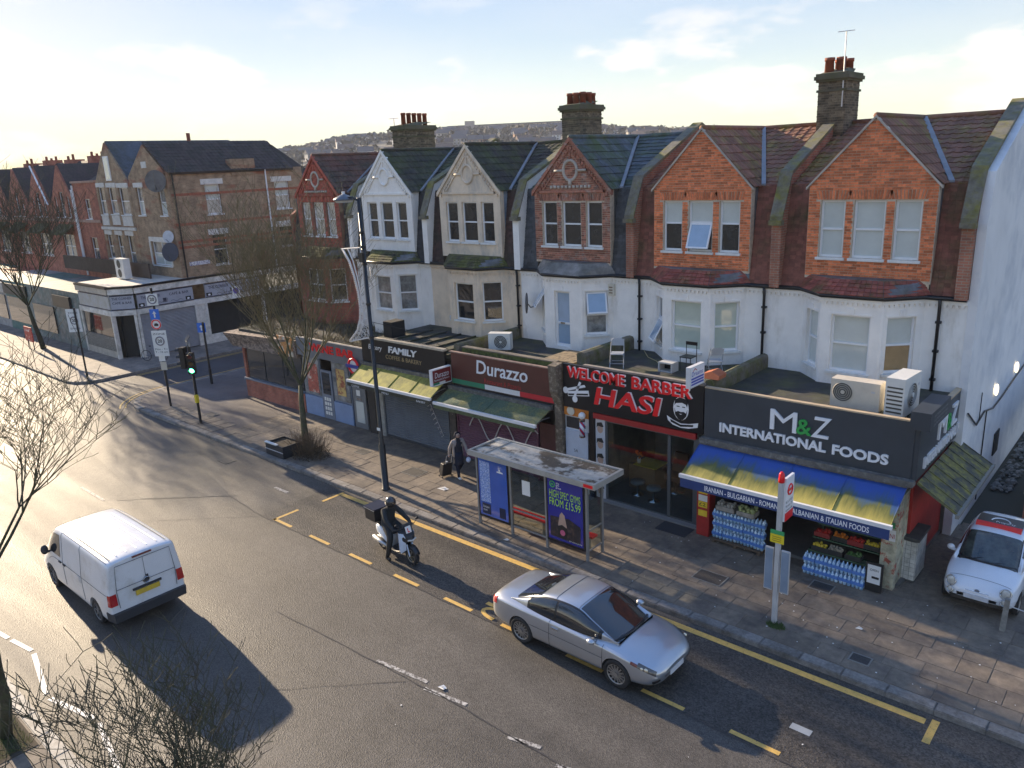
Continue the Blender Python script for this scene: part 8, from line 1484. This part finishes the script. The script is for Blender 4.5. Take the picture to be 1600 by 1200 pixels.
def walker():
    ox, oy, oz = -18.85, 17.95, .125; f = Vector((.96, -.28, 0)).normalized(); s = Vector((f.y, -f.x, 0))     # f forward, s = right hand side
    def P(a, b, z): q = Vector((ox, oy, oz))+f*a+s*b; return Vector((q.x, q.y, oz+z))
    jac, dark, skin, shoe = M('grey_jacket', (.30, .26, .24), .8, .15, 8), M('navy_clothes', (.012, .016, .03), .85, .2, 8), SKIN, M('white_trainer', (.72, .70, .66), .6, .08)
    V = {'pelvis': (P(0, 0, .93), (.15, .12), 1), 'waist': (P(.01, 0, 1.08), (.145, .115), 1), 'chest': (P(.02, 0, 1.30), (.165, .125), 1), 'neck0': (P(.02, 0, 1.44), (.08, .08), 1), 'neck': (P(.04, 0, 1.50), .06, 1), 'head': (P(.055, 0, 1.60), (.085, .095), 2), 'crown': (P(.05, 0, 1.69), (.07, .075), 2),
         'shr': (P(.0, .19, 1.40), .075, 0), 'elr': (P(-.10, .27, 1.14), .058, 0), 'wrr': (P(-.16, .28, .90), .040, 0), 'shl': (P(.02, -.19, 1.40), .075, 0), 'ell': (P(.10, -.26, 1.15), .058, 0), 'wrl': (P(.24, -.24, .98), .040, 0),
         'hir': (P(0, .10, .88), .11, 1), 'knr': (P(.10, .10, .50), .08, 1), 'anr': (P(.14, .09, .10), .052, 1), 'tor': (P(.29, .09, .045), .045, 3), 'her': (P(.10, .09, .05), .05, 3), 'hil': (P(0, -.10, .88), .11, 1), 'knl': (P(.02, -.10, .49), .08, 1), 'anl': (P(-.24, -.09, .17), .052, 1), 'tol': (P(-.14, -.09, .055), .045, 3), 'hel': (P(-.29, -.09, .15), .05, 3)}
    E = [('pelvis', 'waist'), ('waist', 'chest'), ('chest', 'neck0'), ('neck0', 'neck'), ('neck', 'head'), ('head', 'crown'), ('chest', 'shr'), ('shr', 'elr'), ('elr', 'wrr'), ('chest', 'shl'), ('shl', 'ell'), ('ell', 'wrl'), ('pelvis', 'hir'), ('hir', 'knr'), ('knr', 'anr'), ('anr', 'her'), ('her', 'tor'), ('pelvis', 'hil'), ('hil', 'knl'), ('knl', 'anl'), ('anl', 'hel'), ('hel', 'tol')]
    hand(V, E, 'wrr', 'hr', (-.25, 0, -1), -s, 2); hand(V, E, 'wrl', 'hl', f*.6+Vector((0, 0, -.7)), s, 2)
    o = figure('person', V, E, [jac, dark, skin, shoe], 'person in a grey jacket and dark hood walking with a black suitcase past the shutters')
    head_parts(o, P(.065, 0, 1.60), f, skin)
    m = MB(); c = P(.03, 0, 1.61)      # hood: shell open to the front
    G = []
    for i in range(9):
        th = math.radians(-20+i*17)      # from chin level behind up over the crown
        row = []
        for j in range(13):
            ph = math.radians(-115+j*230/12); r = .118; d = -f*math.cos(ph)+s*math.sin(ph); row.append(c+d*r*max(.05, math.cos(th))+Vector((0, 0, r*1.15*math.sin(th))))
        G += row
    m.add(G, [(a*13+b, a*13+b+1, (a+1)*13+b+1, (a+1)*13+b) for a in range(8) for b in range(12)]); h = part(m, 'hood', dark, o, True); h.modifiers.new('t', 'SOLIDIFY').thickness = .02
    # open jacket over the dark long top, small rucksack on the back
    m = MB(); G = []
    for i, (z, r1, r2) in enumerate(((1.46, .13, .10), (1.38, .20, .15), (1.2, .205, .155), (1.0, .20, .155), (.84, .205, .165))):
        for j in range(13): ph = math.radians(-118+j*236/12); d = P(0, 0, z)+(-f*math.cos(ph)*r2+s*math.sin(ph)*r1); G.append(d)
    m.add(G, [(a*13+b, a*13+b+1, (a+1)*13+b+1, (a+1)*13+b) for a in range(4) for b in range(12)]); j_ = part(m, 'jacket', jac, o, True); j_.modifiers.new('t', 'SOLIDIFY').thickness = .02
    m = MB(); G = []
    for (z, r) in ((1.0, .17), (.8, .19), (.6, .205), (.52, .21)):
        for k in range(14): a = 2*math.pi*k/14; G.append(P(.03+.75*r*math.cos(a), r*math.sin(a)*.95, z))
    m.add(G, [(a*14+b, a*14+(b+1) % 14, (a+1)*14+(b+1) % 14, (a+1)*14+b) for a in range(3) for b in range(14)]); part(m, 'long_top', dark, o, True).modifiers.new('t', 'SOLIDIFY').thickness = .015
    m = MB(); m.ball(P(-.2, .02, 1.22), .13, 10, 8, (.75, 1, 1.35)); b = part(m, 'rucksack', M('rucksack_dark', (.05, .045, .04), .8), None, True, 'small dark rucksack on the back of the walking person', cat='bag')
    q = MB(); c = P(.27, -.26, .70); q.ball(c, .09, 10, 7, (1, 1, 1.15)); part(q, 'carrier_bag', M('pale_bag', (.55, .62, .75), .5, .2, 20), None, True, 'crumpled pale blue carrier bag in the hand of the walking person', cat='bag')
    t = thing('suitcase', 'black wheeled suitcase pulled behind the walking person', 'suitcase', tuple(P(-.42, .34, 0))); c = P(-.42, .34, 0); bk = M('case_black', (.015, .015, .017), .6, .2); lean = -f*.10
    bx = [c+f*a+s*b+Vector((0, 0, .06)) for a, b in ((-.12, -.19), (.12, -.19), (.12, .19), (-.12, .19))]; tp = [p+Vector((0, 0, .52))+f*.16 for p in bx]
    m = MB(); m.hexa(bx+tp); sh = part(m, 'shell', bk, t); md = sh.modifiers.new('b', 'BEVEL'); md.width = .035; md.segments = 3
    part(MB().tube([tp[1]+s*.08, tp[1]+s*.08+f*.12+Vector((0, 0, .34)), tp[2]-s*.08+f*.12+Vector((0, 0, .34)), tp[2]-s*.08], .01, 6), 'pull_handle', MATS['galvanised'], t); [part(MB().ring(p+Vector((0, 0, -.02)), f, (0, 0, 1), .025, .016, 12, 6), 'caster', bk, t) for p in bx[:4]]
    m = MB(); q0 = bx[0].lerp(bx[3], .5); part(MB().hexa([p-f*.01 for p in (bx[0].lerp(tp[0], .2), bx[3].lerp(tp[3], .2), bx[3].lerp(tp[3], .2)-f*.02, bx[0].lerp(tp[0], .2)-f*.02)]+[p-f*.01 for p in (bx[0].lerp(tp[0], .75), bx[3].lerp(tp[3], .75), bx[3].lerp(tp[3], .75)-f*.02, bx[0].lerp(tp[0], .75)-f*.02)]), 'front_pocket', bk, t); part(MB().ball(tp[0].lerp(tp[2], .5)+Vector((0, 0, .03)), .05, 8, 5, (1, 1, .4)), 'white_tag', MATS['white_sticker'], t)
walker()
def scooter():
    t = thing('scooter', 'white and dark grey motor scooter with a black top box and learner plate', 'scooter', (0, 0, 0)); wp = M('scooter_white', (.55, .66, .80), .3, .05, coat=.8); dk = M('scooter_dark', (.02, .022, .025), .45, .1)
    for x in (-.72, .72): wheel(t, x, 0, .27, .13, -1, M('alloy_gold', (.35, .31, .24), .35, .1, metal=.7), 5, .68)
    def loftx(rows, nm, mat, nx=24, nj=13): return part(grid_closed(loft_grid(rows, nx, nj)), nm, mat, t, True)
    S = lambda w, zb, zt: [(0, zb), (w*.8, zb+.02), (w, (zb+zt)/2), (w*.8, zt-.02), (0, zt)]
    loftx([(-.98, S(.06, .62, .72)), (-.8, S(.14, .48, .78)), (-.4, S(.17, .36, .80)), (-.12, S(.15, .30, .74))], 'rear_fairing', wp); loftx([(-.85, S(.1, .78, .84)), (-.6, S(.15, .78, .88)), (-.25, S(.16, .74, .84)), (-.02, S(.12, .70, .80))], 'seat', dk); loftx([(-.9, S(.12, .25, .42)), (-.5, S(.15, .22, .46)), (-.15, S(.12, .22, .38))], 'engine', dk)
    loftx([(-.3, S(.19, .22, .34)), (.1, S(.2, .22, .30)), (.42, S(.17, .25, .38))], 'floor_board', dk)
    m = MB(); m.hexa([(.34, -.17, .3), (.34, .17, .3), (.46, .19, .3), (.46, -.19, .3), (.36, -.2, .95), (.36, .2, .95), (.50, .22, .92), (.50, -.22, .92)]); part(m, 'leg_shield', dk, t)
    for s in (-1, 1): m = MB(); m.hexa([(.40, s*.205, .40), (.46, s*.20, .30), (.60, s*.10, .42), (.5, s*.12, .6), (.40, s*.215, .92), (.50, s*.225, .92), (.68, s*.16, .85), (.62, s*.18, .95)]); part(m, 'front_fairing', wp, t)
    loftx([(.44, S(.2, .62, .98)), (.6, S(.19, .64, .97)), (.72, S(.13, .70, .90)), (.78, S(.05, .74, .82))], 'nose_cone', dk); part(MB().tube([(.755, -.14, .78), (.80, 0, .76), (.755, .14, .78)], .025, 6), 'headlight', M('headlight', (.55, .53, .48), .1, .3), t)
    m = MB(); m.hexa([(.66, -.13, .98), (.66, .13, .98), (.64, .13, .98), (.64, -.13, .98), (.55, -.15, 1.2), (.55, .15, 1.2), (.53, .15, 1.2), (.53, -.15, 1.2)]); part(m, 'windshield', dk, t)
    p = part(MB().hexa([(.715, -.13, .98), (.715, .05, .98), (.705, .05, .98), (.705, -.13, .98), (.655, -.13, 1.16), (.655, .05, 1.16), (.645, .05, 1.16), (.645, -.13, 1.16)]), 'learner_plate', MATS['white_sticker'], t); text(p, 'L', (.712, -.075, 1.0), (0, 1, 0), (-.316, 0, .949), .075, .12, .005, MATS['red_letter'], bold=.03)
    m = MB(); G = [(.72+.31*math.cos(a), .27+.31*math.sin(a)) for a in [math.radians(20+k*14) for k in range(10)]]; m.add([(a, -.08, b) for a, b in G]+[(a, .08, b) for a, b in G], [(k, k+1, k+11, k+10) for k in range(9)]); part(m, 'front_mudguard', dk, t, True).modifiers.new('t', 'SOLIDIFY').thickness = .012
    for s in (-1, 1): part(MB().tube([(.72, s*.09, .27), (.62, s*.09, .6)], .022, 6), 'fork', wp, t); part(MB().tube([(.5, s*.25, 1.05), (.56, s*.33, 1.2)], .008, 5), 'mirror_stalk', dk, t); part(MB().ball((.57, s*.36, 1.25), .06, 8, 6, (.4, 1, .7)), 'mirror', dk, t, True)
    part(MB().tube([(.36, -.36, 1.03), (.44, -.12, 1.02), (.44, .12, 1.02), (.36, .36, 1.03)], .018, 6), 'handlebar', dk, t); part(MB().tube([(-.2, -.14, .25), (-.6, -.17, .3), (-.95, -.18, .38)], [.03, .055, .06], 8), 'exhaust', MATS['galvanised'], t, True); part(MB().tube([(.1, .12, .2), (0, .25, .02)], .012, 5), 'side_stand', dk, t)
    b = part(MB().box(-1.18, -.68, -.26, .26, .92, 1.28), 'top_box', M('box_black', (.014, .014, .016), .5, .15), t); part(MB().box(-1.20, -.66, -.28, .28, 1.281, 1.32), 'lid', M('lid_navy', (.02, .026, .05), .35, .1), b); part(MB().box(-1.0, -.7, -.1, .1, .86, .919), 'rack', dk, b)
    for bb in ((-1.202, -.658, -.282, -.27), (-1.202, -1.19, -.27, .27)): part(MB().box(*bb, 1.275, 1.285), 'lid_trim', MATS['white_sticker'], b)
    loc = Vector((-16.35, 12.92, .006)); rz = -.10; t.location = loc; t.rotation_euler = (0, 0, rz)
    R = Matrix.Rotation(rz, 3, 'Z'); P = lambda x, y, z: R @ Vector((x, y, z))+loc; dirw = lambda x, y, z: R @ Vector((x, y, z))
    bl, gl, bt = M('biker_black', (.016, .020, .022), .8, .2, 9), M('glove_black', (.03, .03, .03), .7), M('boot_black', (.02, .018, .016), .6)
    V = {'pelvis': (P(-.38, 0, .93), (.18, .16), 0), 'waist': (P(-.36, 0, 1.08), (.175, .155), 0), 'chest': (P(-.28, 0, 1.32), (.205, .165), 0), 'neck0': (P(-.23, 0, 1.45), .08, 0), 'neck': (P(-.20, 0, 1.52), .065, 0), 'head': (P(-.17, 0, 1.62), (.09, .095), 1), 'crown': (P(-.18, 0, 1.70), (.075, .08), 1),
         'shr': (P(-.25, -.20, 1.40), .095, 0), 'elr': (P(-.02, -.30, 1.20), .078, 0), 'wrr': (P(.25, -.31, 1.08), .056, 0), 'shl': (P(-.25, .20, 1.40), .095, 0), 'ell': (P(-.02, .30, 1.20), .078, 0), 'wrl': (P(.25, .31, 1.08), .056, 0),
         'hir': (P(-.34, -.13, .90), .14, 0), 'knr': (P(.08, -.26, .72), .105, 0), 'anr': (P(.0, -.36, .14), .072, 2), 'her': (P(-.05, -.36, .055), .06, 2), 'tor': (P(.15, -.37, .05), .055, 2), 'hil': (P(-.34, .13, .90), .14, 0), 'knl': (P(.10, .24, .72), .105, 0), 'anl': (P(.10, .22, .38), .072, 2), 'hel': (P(.05, .22, .33), .048, 2), 'tol': (P(.25, .22, .325), .055, 2)}
    E = [('pelvis', 'waist'), ('waist', 'chest'), ('chest', 'neck0'), ('neck0', 'neck'), ('neck', 'head'), ('head', 'crown'), ('chest', 'shr'), ('shr', 'elr'), ('elr', 'wrr'), ('chest', 'shl'), ('shl', 'ell'), ('ell', 'wrl'), ('pelvis', 'hir'), ('hir', 'knr'), ('knr', 'anr'), ('anr', 'her'), ('her', 'tor'), ('pelvis', 'hil'), ('hil', 'knl'), ('knl', 'anl'), ('anl', 'hel'), ('hel', 'tol')]
    hand(V, E, 'wrr', 'hr', dirw(.8, .1, -.35), dirw(0, 0, -1), 1); hand(V, E, 'wrl', 'hl', dirw(.8, -.1, -.35), dirw(0, 0, -1), 1)
    o = figure('person', V, E, [bl, gl, bt], 'rider in black clothes and dark helmet sitting on the scooter with one foot down')
    m = MB(); m.ball(P(-.165, 0, 1.64), .158, 18, 12, (1.08, .95, 1.05)); h = part(m, 'helmet', M('helmet_dark', (.03, .03, .03), .25, .1, coat=.8), o, True); m = MB(); G = []
    for i in range(5):
        for j in range(9): th = math.radians(-22+i*10); ph = math.radians(-62+j*124/8); d = dirw(math.cos(ph)*math.cos(th)*1.08, math.sin(ph)*math.cos(th)*.95, math.sin(th)*1.05); G.append(P(-.165, 0, 1.65)+d*.163)
    m.add(G, [(a*9+b_, a*9+b_+1, (a+1)*9+b_+1, (a+1)*9+b_) for a in range(4) for b_ in range(8)]); part(m, 'visor', GLASS_CAR(), h, True)
scooter()
# ================================================================ trees and planting
def grow(tr, tw, p, d, L, r, lvl, mx, P, rng):
    """one limb: a bent tapered tube, side shoots along it and a fork at its end"""
    n = 4 if lvl < mx else 3; pts = [p]; q = p; dd = d
    for k in range(n):
        dd = (dd+Vector((rng.uniform(-1, 1), rng.uniform(-1, 1), rng.uniform(-.6, 1)))*P['wander']+Vector((0, 0, P['up']*(1 if lvl else 0)))).normalized(); q = q+dd*L/n; pts.append(q)
    rs = [max(P['min'], r*(1-.45*k/n)) for k in range(n+1)]
    (tr if lvl <= P['trunk_lvl'] else tw).tube(pts, rs, 7 if lvl == 0 else (5 if lvl < 3 else 3), cap=lvl == 0)
    if lvl >= mx: return
    kids = P['kids'][lvl]; a0 = rng.uniform(0, 6.28)
    for k in range(kids):
        t = 1 if (k < 2 and lvl) or lvl == 0 else rng.uniform(.3, 1); i = min(n, max(1, round(t*n))); b = pts[i]
        ax = Vector((math.cos(a0+k*2.4), math.sin(a0+k*2.4), 0)); s = P['spread'][lvl]*rng.uniform(.6, 1.25); nd = (dd*(1-s*.45)+ax*s+Vector((0, 0, .12))).normalized()
        grow(tr, tw, b, nd, L*P['ratio'][lvl]*rng.uniform(.75, 1.2), rs[i]*(.78 if lvl else P.get('first', .5)), lvl+1, mx, P, rng)
def tree(loc, label, seed, H0, r0, P, mx=5, bark=None, lean=(0, 0, 1)):
    rng = random.Random(seed); t = thing('bare_tree', label, 'tree', loc, 'bare winter trees'); tr, tw = MB(), MB()
    grow(tr, tw, Vector(loc), Vector(lean).normalized(), H0, r0, 0, mx, P, rng)
    part(tr, 'trunk', bark or M('bark_green_brown', (.085, .075, .05), .9, .3, 9, c2=(.06, .07, .03), s2=3, bump=.5, bscale=30), t, True); part(tw, 'crown', M('twig_dark', (.065, .055, .04), .9, .3, 5, c2=(.07, .075, .035), s2=1) if bark else M('twig_brown', (.18, .14, .085), .9, .3, 5, c2=(.14, .125, .06), s2=1), t)
    return t
PV = dict(wander=.10, up=.06, kids=[8, 5, 5, 5, 4], spread=[.60, .45, .5, .6, .7], ratio=[1.05, .74, .70, .66, .62], trunk_lvl=1, first=.5, min=.0055)
tree((-26.1, 16.5, .12), 'bare upright street tree with dense fine twigs in front of the blue panelled bar', 3, 2.6, .16, PV, 5)
PW = dict(wander=.13, up=.07, kids=[6, 5, 5, 5, 3], spread=[.42, .45, .55, .7, .8], ratio=[.80, .74, .68, .62, .6], trunk_lvl=1, first=.55, min=.0045)
DB = M('dark_bark', (.055, .046, .034), .9, .3, 9, c2=(.05, .06, .025), s2=3, bump=.5, bscale=30)
tree((-8.45, 2.85, .12), 'bare lichen covered tree at the bottom edge, nearest the camera', 8, 1.85, .12, dict(PW, kids=[6, 5, 4, 4, 4]), 5, M('lichen_bark', (.075, .078, .048), .9, .35, 9, c2=(.10, .12, .05), f2=.55, s2=5, bump=.5, bscale=40))
tree((-16.79, 2.91, .12), 'bare dark tree leaning in from the grass patch at the left edge', 12, 3.7, .12, dict(PW, kids=[5, 4, 5, 4, 3], spread=[.58, .5, .6, .7, .8], up=.03, ratio=[.58, .72, .7, .66, .6]), 5, DB, (.34, .06, 1))
PF = dict(PV, kids=[8, 5, 5, 4, 3], min=.009)
tree((-58.5, 17.6, .12), 'bare tree on the far pavement left of the cafe', 31, 3.0, .18, PF, 5, DB)
def planting():
    rng = random.Random(4); t = thing('twiggy_shrub', 'low brown twiggy shrub round the foot of the street tree', 'shrub', (-25.6, 16.1, .12)); m = MB()
    for k in range(420):
        a = rng.uniform(0, 6.28); r = rng.uniform(0, .8)*rng.random()**.3; p = Vector((-25.5+r*1.3*math.cos(a), 16.15+r*.75*math.sin(a), .12)); d = Vector((math.cos(a)*r*.9+rng.uniform(-.4, .4), math.sin(a)*r*.9+rng.uniform(-.4, .4), 1)).normalized(); l = rng.uniform(.3, 1.05); q = p+d*l*.6; m.tube([p, q, q+(d+Vector((rng.uniform(-.6, .6), rng.uniform(-.6, .6), .1))).normalized()*l*.5], [.008, .006, .003], 3, False)
        if k % 2: e = q+Vector((rng.uniform(-1, 1), rng.uniform(-1, 1), .5)).normalized()*l*.4; m.tube([q, e], [.005, .002], 3, False)
    part(m, 'stems', M('dead_stems', (.12, .082, .05), .95, .3, 5), t); m = MB()
    for k in range(1500):
        a = rng.uniform(0, 6.28); r = rng.random()**.5; p = Vector((-25.5+r*1.15*math.cos(a), 16.15+r*.7*math.sin(a), .13+rng.random()*.38*(1-r*.6))); s = .035; u = Vector((rng.uniform(-1, 1), rng.uniform(-1, 1), rng.uniform(-1, 1))).normalized()*s; v = Vector((rng.uniform(-1, 1), rng.uniform(-1, 1), rng.uniform(-1, 1))).normalized()*s; m.add([p-u, p+v, p+u], [(0, 1, 2)])
    part(m, 'leaf_litter', M('brown_leaves', (.085, .062, .04), .95, .4, 5, rand=.5), t, kind='stuff')
    m = MB()       # grass in the tree pit on the near pavement
    for k in range(2600):
        x, y = rng.uniform(-17.6, -16.1), rng.uniform(2.3, 3.2); l = rng.uniform(.04, .13); m.add([(x-.008, y, .12), (x+.008, y, .12), (x+rng.uniform(-.05, .05), y+rng.uniform(-.05, .05), .12+l)], [(0, 1, 2)])
    part(m, 'grass', M('pit_grass', (.11, .17, .035), .9, .3, 5, rand=.4), None, label='bright green grass patch round the tree trunk at the left edge', kind='stuff', cat='grass'); struct(MB().box(-17.7, -16.0, 2.2, 3.25, .1, .128), 'tree_pit', M('soil', (.06, .045, .03), .95))
planting()
# ================================================================ the distance
def far():
    cam = Vector((0, 0, 10.8)); rng = random.Random(2)
    prof = [(90, 4), (70, 4), (61, 6), (56, 28), (52, 36), (46, 39), (41, 38), (37, 36), (33, 32), (28, 28), (24, 22), (10, 18), (-10, 20), (-30, 8)]     # ridge height by azimuth (degrees left of +Y)
    def ridge(az):
        for (a, h), (b, g) in zip(prof, prof[1:]):
            if b <= az <= a: t = (a-az)/(a-b); t = t*t*(3-2*t); return h+(g-h)*t
        return 4
    def hz(az, d):
        t = max(0, min(1, (d-330)/570)); return 1.12*ridge(az)*t*t*(3-2*t)-.2+(2.2*mnoise.noise(Vector((az*.12, d*.006, 0))) if d > 380 else 0)*1.2
    def pos(az, d): a = math.radians(az); return Vector((-math.sin(a)*d, math.cos(a)*d, hz(az, d)))
    A = [90-k*1.0 for k in range(121)]; D = [300, 360, 420, 480, 540, 600, 660, 720, 780, 840, 900, 980, 1100, 1300, 1500]; m = MB(); V = []
    for d in D: V += [pos(a, d)+Vector((0, 0, 0 if d < 950 else -(d-900)*.03)) for a in A]
    n = len(A); m.add(V, [(i*n+j, i*n+j+1, (i+1)*n+j+1, (i+1)*n+j) for i in range(len(D)-1) for j in range(n-1)]); struct(m, 'hill', M('far_hill', (.10, .095, .07), .95, .3, .02, c2=(.14, .12, .10), s2=.02), True)
    # wooded slopes: one mass of bare trees
    m = MB()
    for k in range(2600):
        az = rng.uniform(20, 62) if k % 4 else rng.uniform(-20, 90); d = rng.choice((rng.uniform(380, 900), rng.uniform(820, 930))); p = pos(az, d); s = rng.uniform(3, 6.5)
        for j in range(12):
            c = p+Vector((rng.gauss(0, .42), rng.gauss(0, .42), rng.uniform(.2, 1.25)))*s; r = s*.42; u, v = [Vector((rng.uniform(-1, 1), rng.uniform(-1, 1), rng.uniform(-1, 1))).normalized()*r for _ in '12']; m.add([c-u, c+v, c+u, c-v*.8], [(0, 1, 2, 3)])
    part(m, 'far_wood', M('winter_wood', (.095, .085, .06), .95, .35, .05, rand=.35), None, label='grey brown winter woodland covering the hill on the horizon', kind='stuff', cat='woodland', org=(0, 0, 0))
    # houses on the slope, each its own thing
    wm = [M('far_wall_a', (.42, .38, .34), .9, .15, .2), M('far_wall_b', (.28, .16, .11), .9, .15, .2), M('far_wall_c', (.58, .56, .53), .9, .1, .2)]; rm = [M('far_roof_a', (.12, .085, .075), .9), M('far_roof_b', (.09, .09, .10), .9)]
    W = [mesh_of(MB().box(-6, 6, -4, 4, -3, 5), 'wall', x) for x in wm]; Rf = [mesh_of(MB().prism([(-6.3, -4.4, 4.8), (-6.3, 4.4, 4.8), (-6.3, 0, 8.4)], (12.6, 0, 0)), 'roof', x) for x in rm]
    pane = mesh_of((lambda q: [q.box(-4.6+3*k, -3.4+3*k, -4.06, -4.005, z, z+1.4) for k in range(4) for z in (.8, 3.0)] and q)(MB()), 'windows', pane_mat('dark'))
    wd = ['pale', 'brick', 'white']; rd = ['brown', 'grey']
    for k in range(170):
        az = rng.uniform(22, 61); d = rng.uniform(370, 860); p = pos(az, d); a, b = rng.randrange(3), rng.randrange(2)
        t = thing('hillside_house', f'small {wd[a]} walled {rd[b]} roofed house on the distant hillside', 'house', tuple(p), 'houses on the far hillside'); rz = math.radians(az)+rng.uniform(-.5, .5); t.rotation_euler = (0, 0, rz)
        for me, nm in ((W[a], 'wall'), (Rf[b], 'roof'), (pane, 'windows')): o = bpy.data.objects.new(nm, me); COL.objects.link(o); o.parent = t; ORG[o] = Vector(p)
        if k < 170: t.children[2]['kind'] = 'stuff'
    # long block on the ridge
    az = 41; p = pos(az, 880); t = thing('apartment_block', 'long pale block with a square tower along the hilltop', 'building', tuple(p)); bm_ = M('ridge_block', (.42, .34, .29), .9, .1, .1); t.rotation_euler = (0, 0, math.radians(az)); ORG[t] = Vector((0, 0, 0)); part(MB().box(-70, 62, -6, 6, -6, 10), 'main_block', bm_, t); part(MB().box(-52, -42, -8, 6, -6, 15), 'tower', bm_, t); part(MB().box(-71, 63, -6.5, 6.5, 10, 11), 'roof_edge', rm[1], t)
    m = MB(); [m.box(-68+k*4.2, -66+k*4.2, -6.12, -6.02, 1+3.2*j, 3+3.2*j) for k in range(31) for j in range(3)]; part(m, 'windows', pane_mat('dark'), t, kind='stuff')
    # nearer roofs seen over the terrace
    for (az, d, w, h_, c, lb) in ((40.5, 95, 9, 10.6, 1, 'dark pitched roof just behind the terrace'), (33, 120, 14, 9.8, 0, 'brown pitched roof further behind the terrace'), (36.5, 160, 16, 10.4, 1, 'grey pitched roof behind the terrace, beyond the brown roof')):
        a = math.radians(az); q = Vector((-math.sin(a)*d, math.cos(a)*d, 0)); t = thing('rear_house', lb, 'house', tuple(q)); t.rotation_euler = (0, 0, a); ORG[t] = Vector((0, 0, 0)); part(MB().box(-w/2, w/2, -4, 4, 0, h_-2.6), 'wall', wm[1], t); part(MB().prism([(-w/2-.3, -4.4, h_-2.7), (-w/2-.3, 4.4, h_-2.7), (-w/2-.3, 0, h_+.6)], (w+.6, 0, 0)), 'roof', rm[c], t)
    # the air
    hz_ = MB().box(-1750, 700, -700, 1750, -3, 82); o = part(hz_, 'haze', M('haze_dummy', (1, 1, 1)), None, kind='stuff', label='thin winter haze over the whole view', cat='haze', org=(0, 0, 0))
    mt = bpy.data.materials.new('haze_air'); mt.use_nodes = True; N = mt.node_tree.nodes; N.remove(N['Principled BSDF']); v = N.new('ShaderNodeVolumePrincipled'); v.inputs['Color'].default_value = (.86, .90, 1, 1); v.inputs['Density'].default_value = HAZE; v.inputs['Anisotropy'].default_value = 0
    mt.node_tree.links.new(v.outputs[0], N['Material Output'].inputs['Volume']); o.data.materials.clear(); o.data.materials.append(mt)
HAZE = .0002
far()
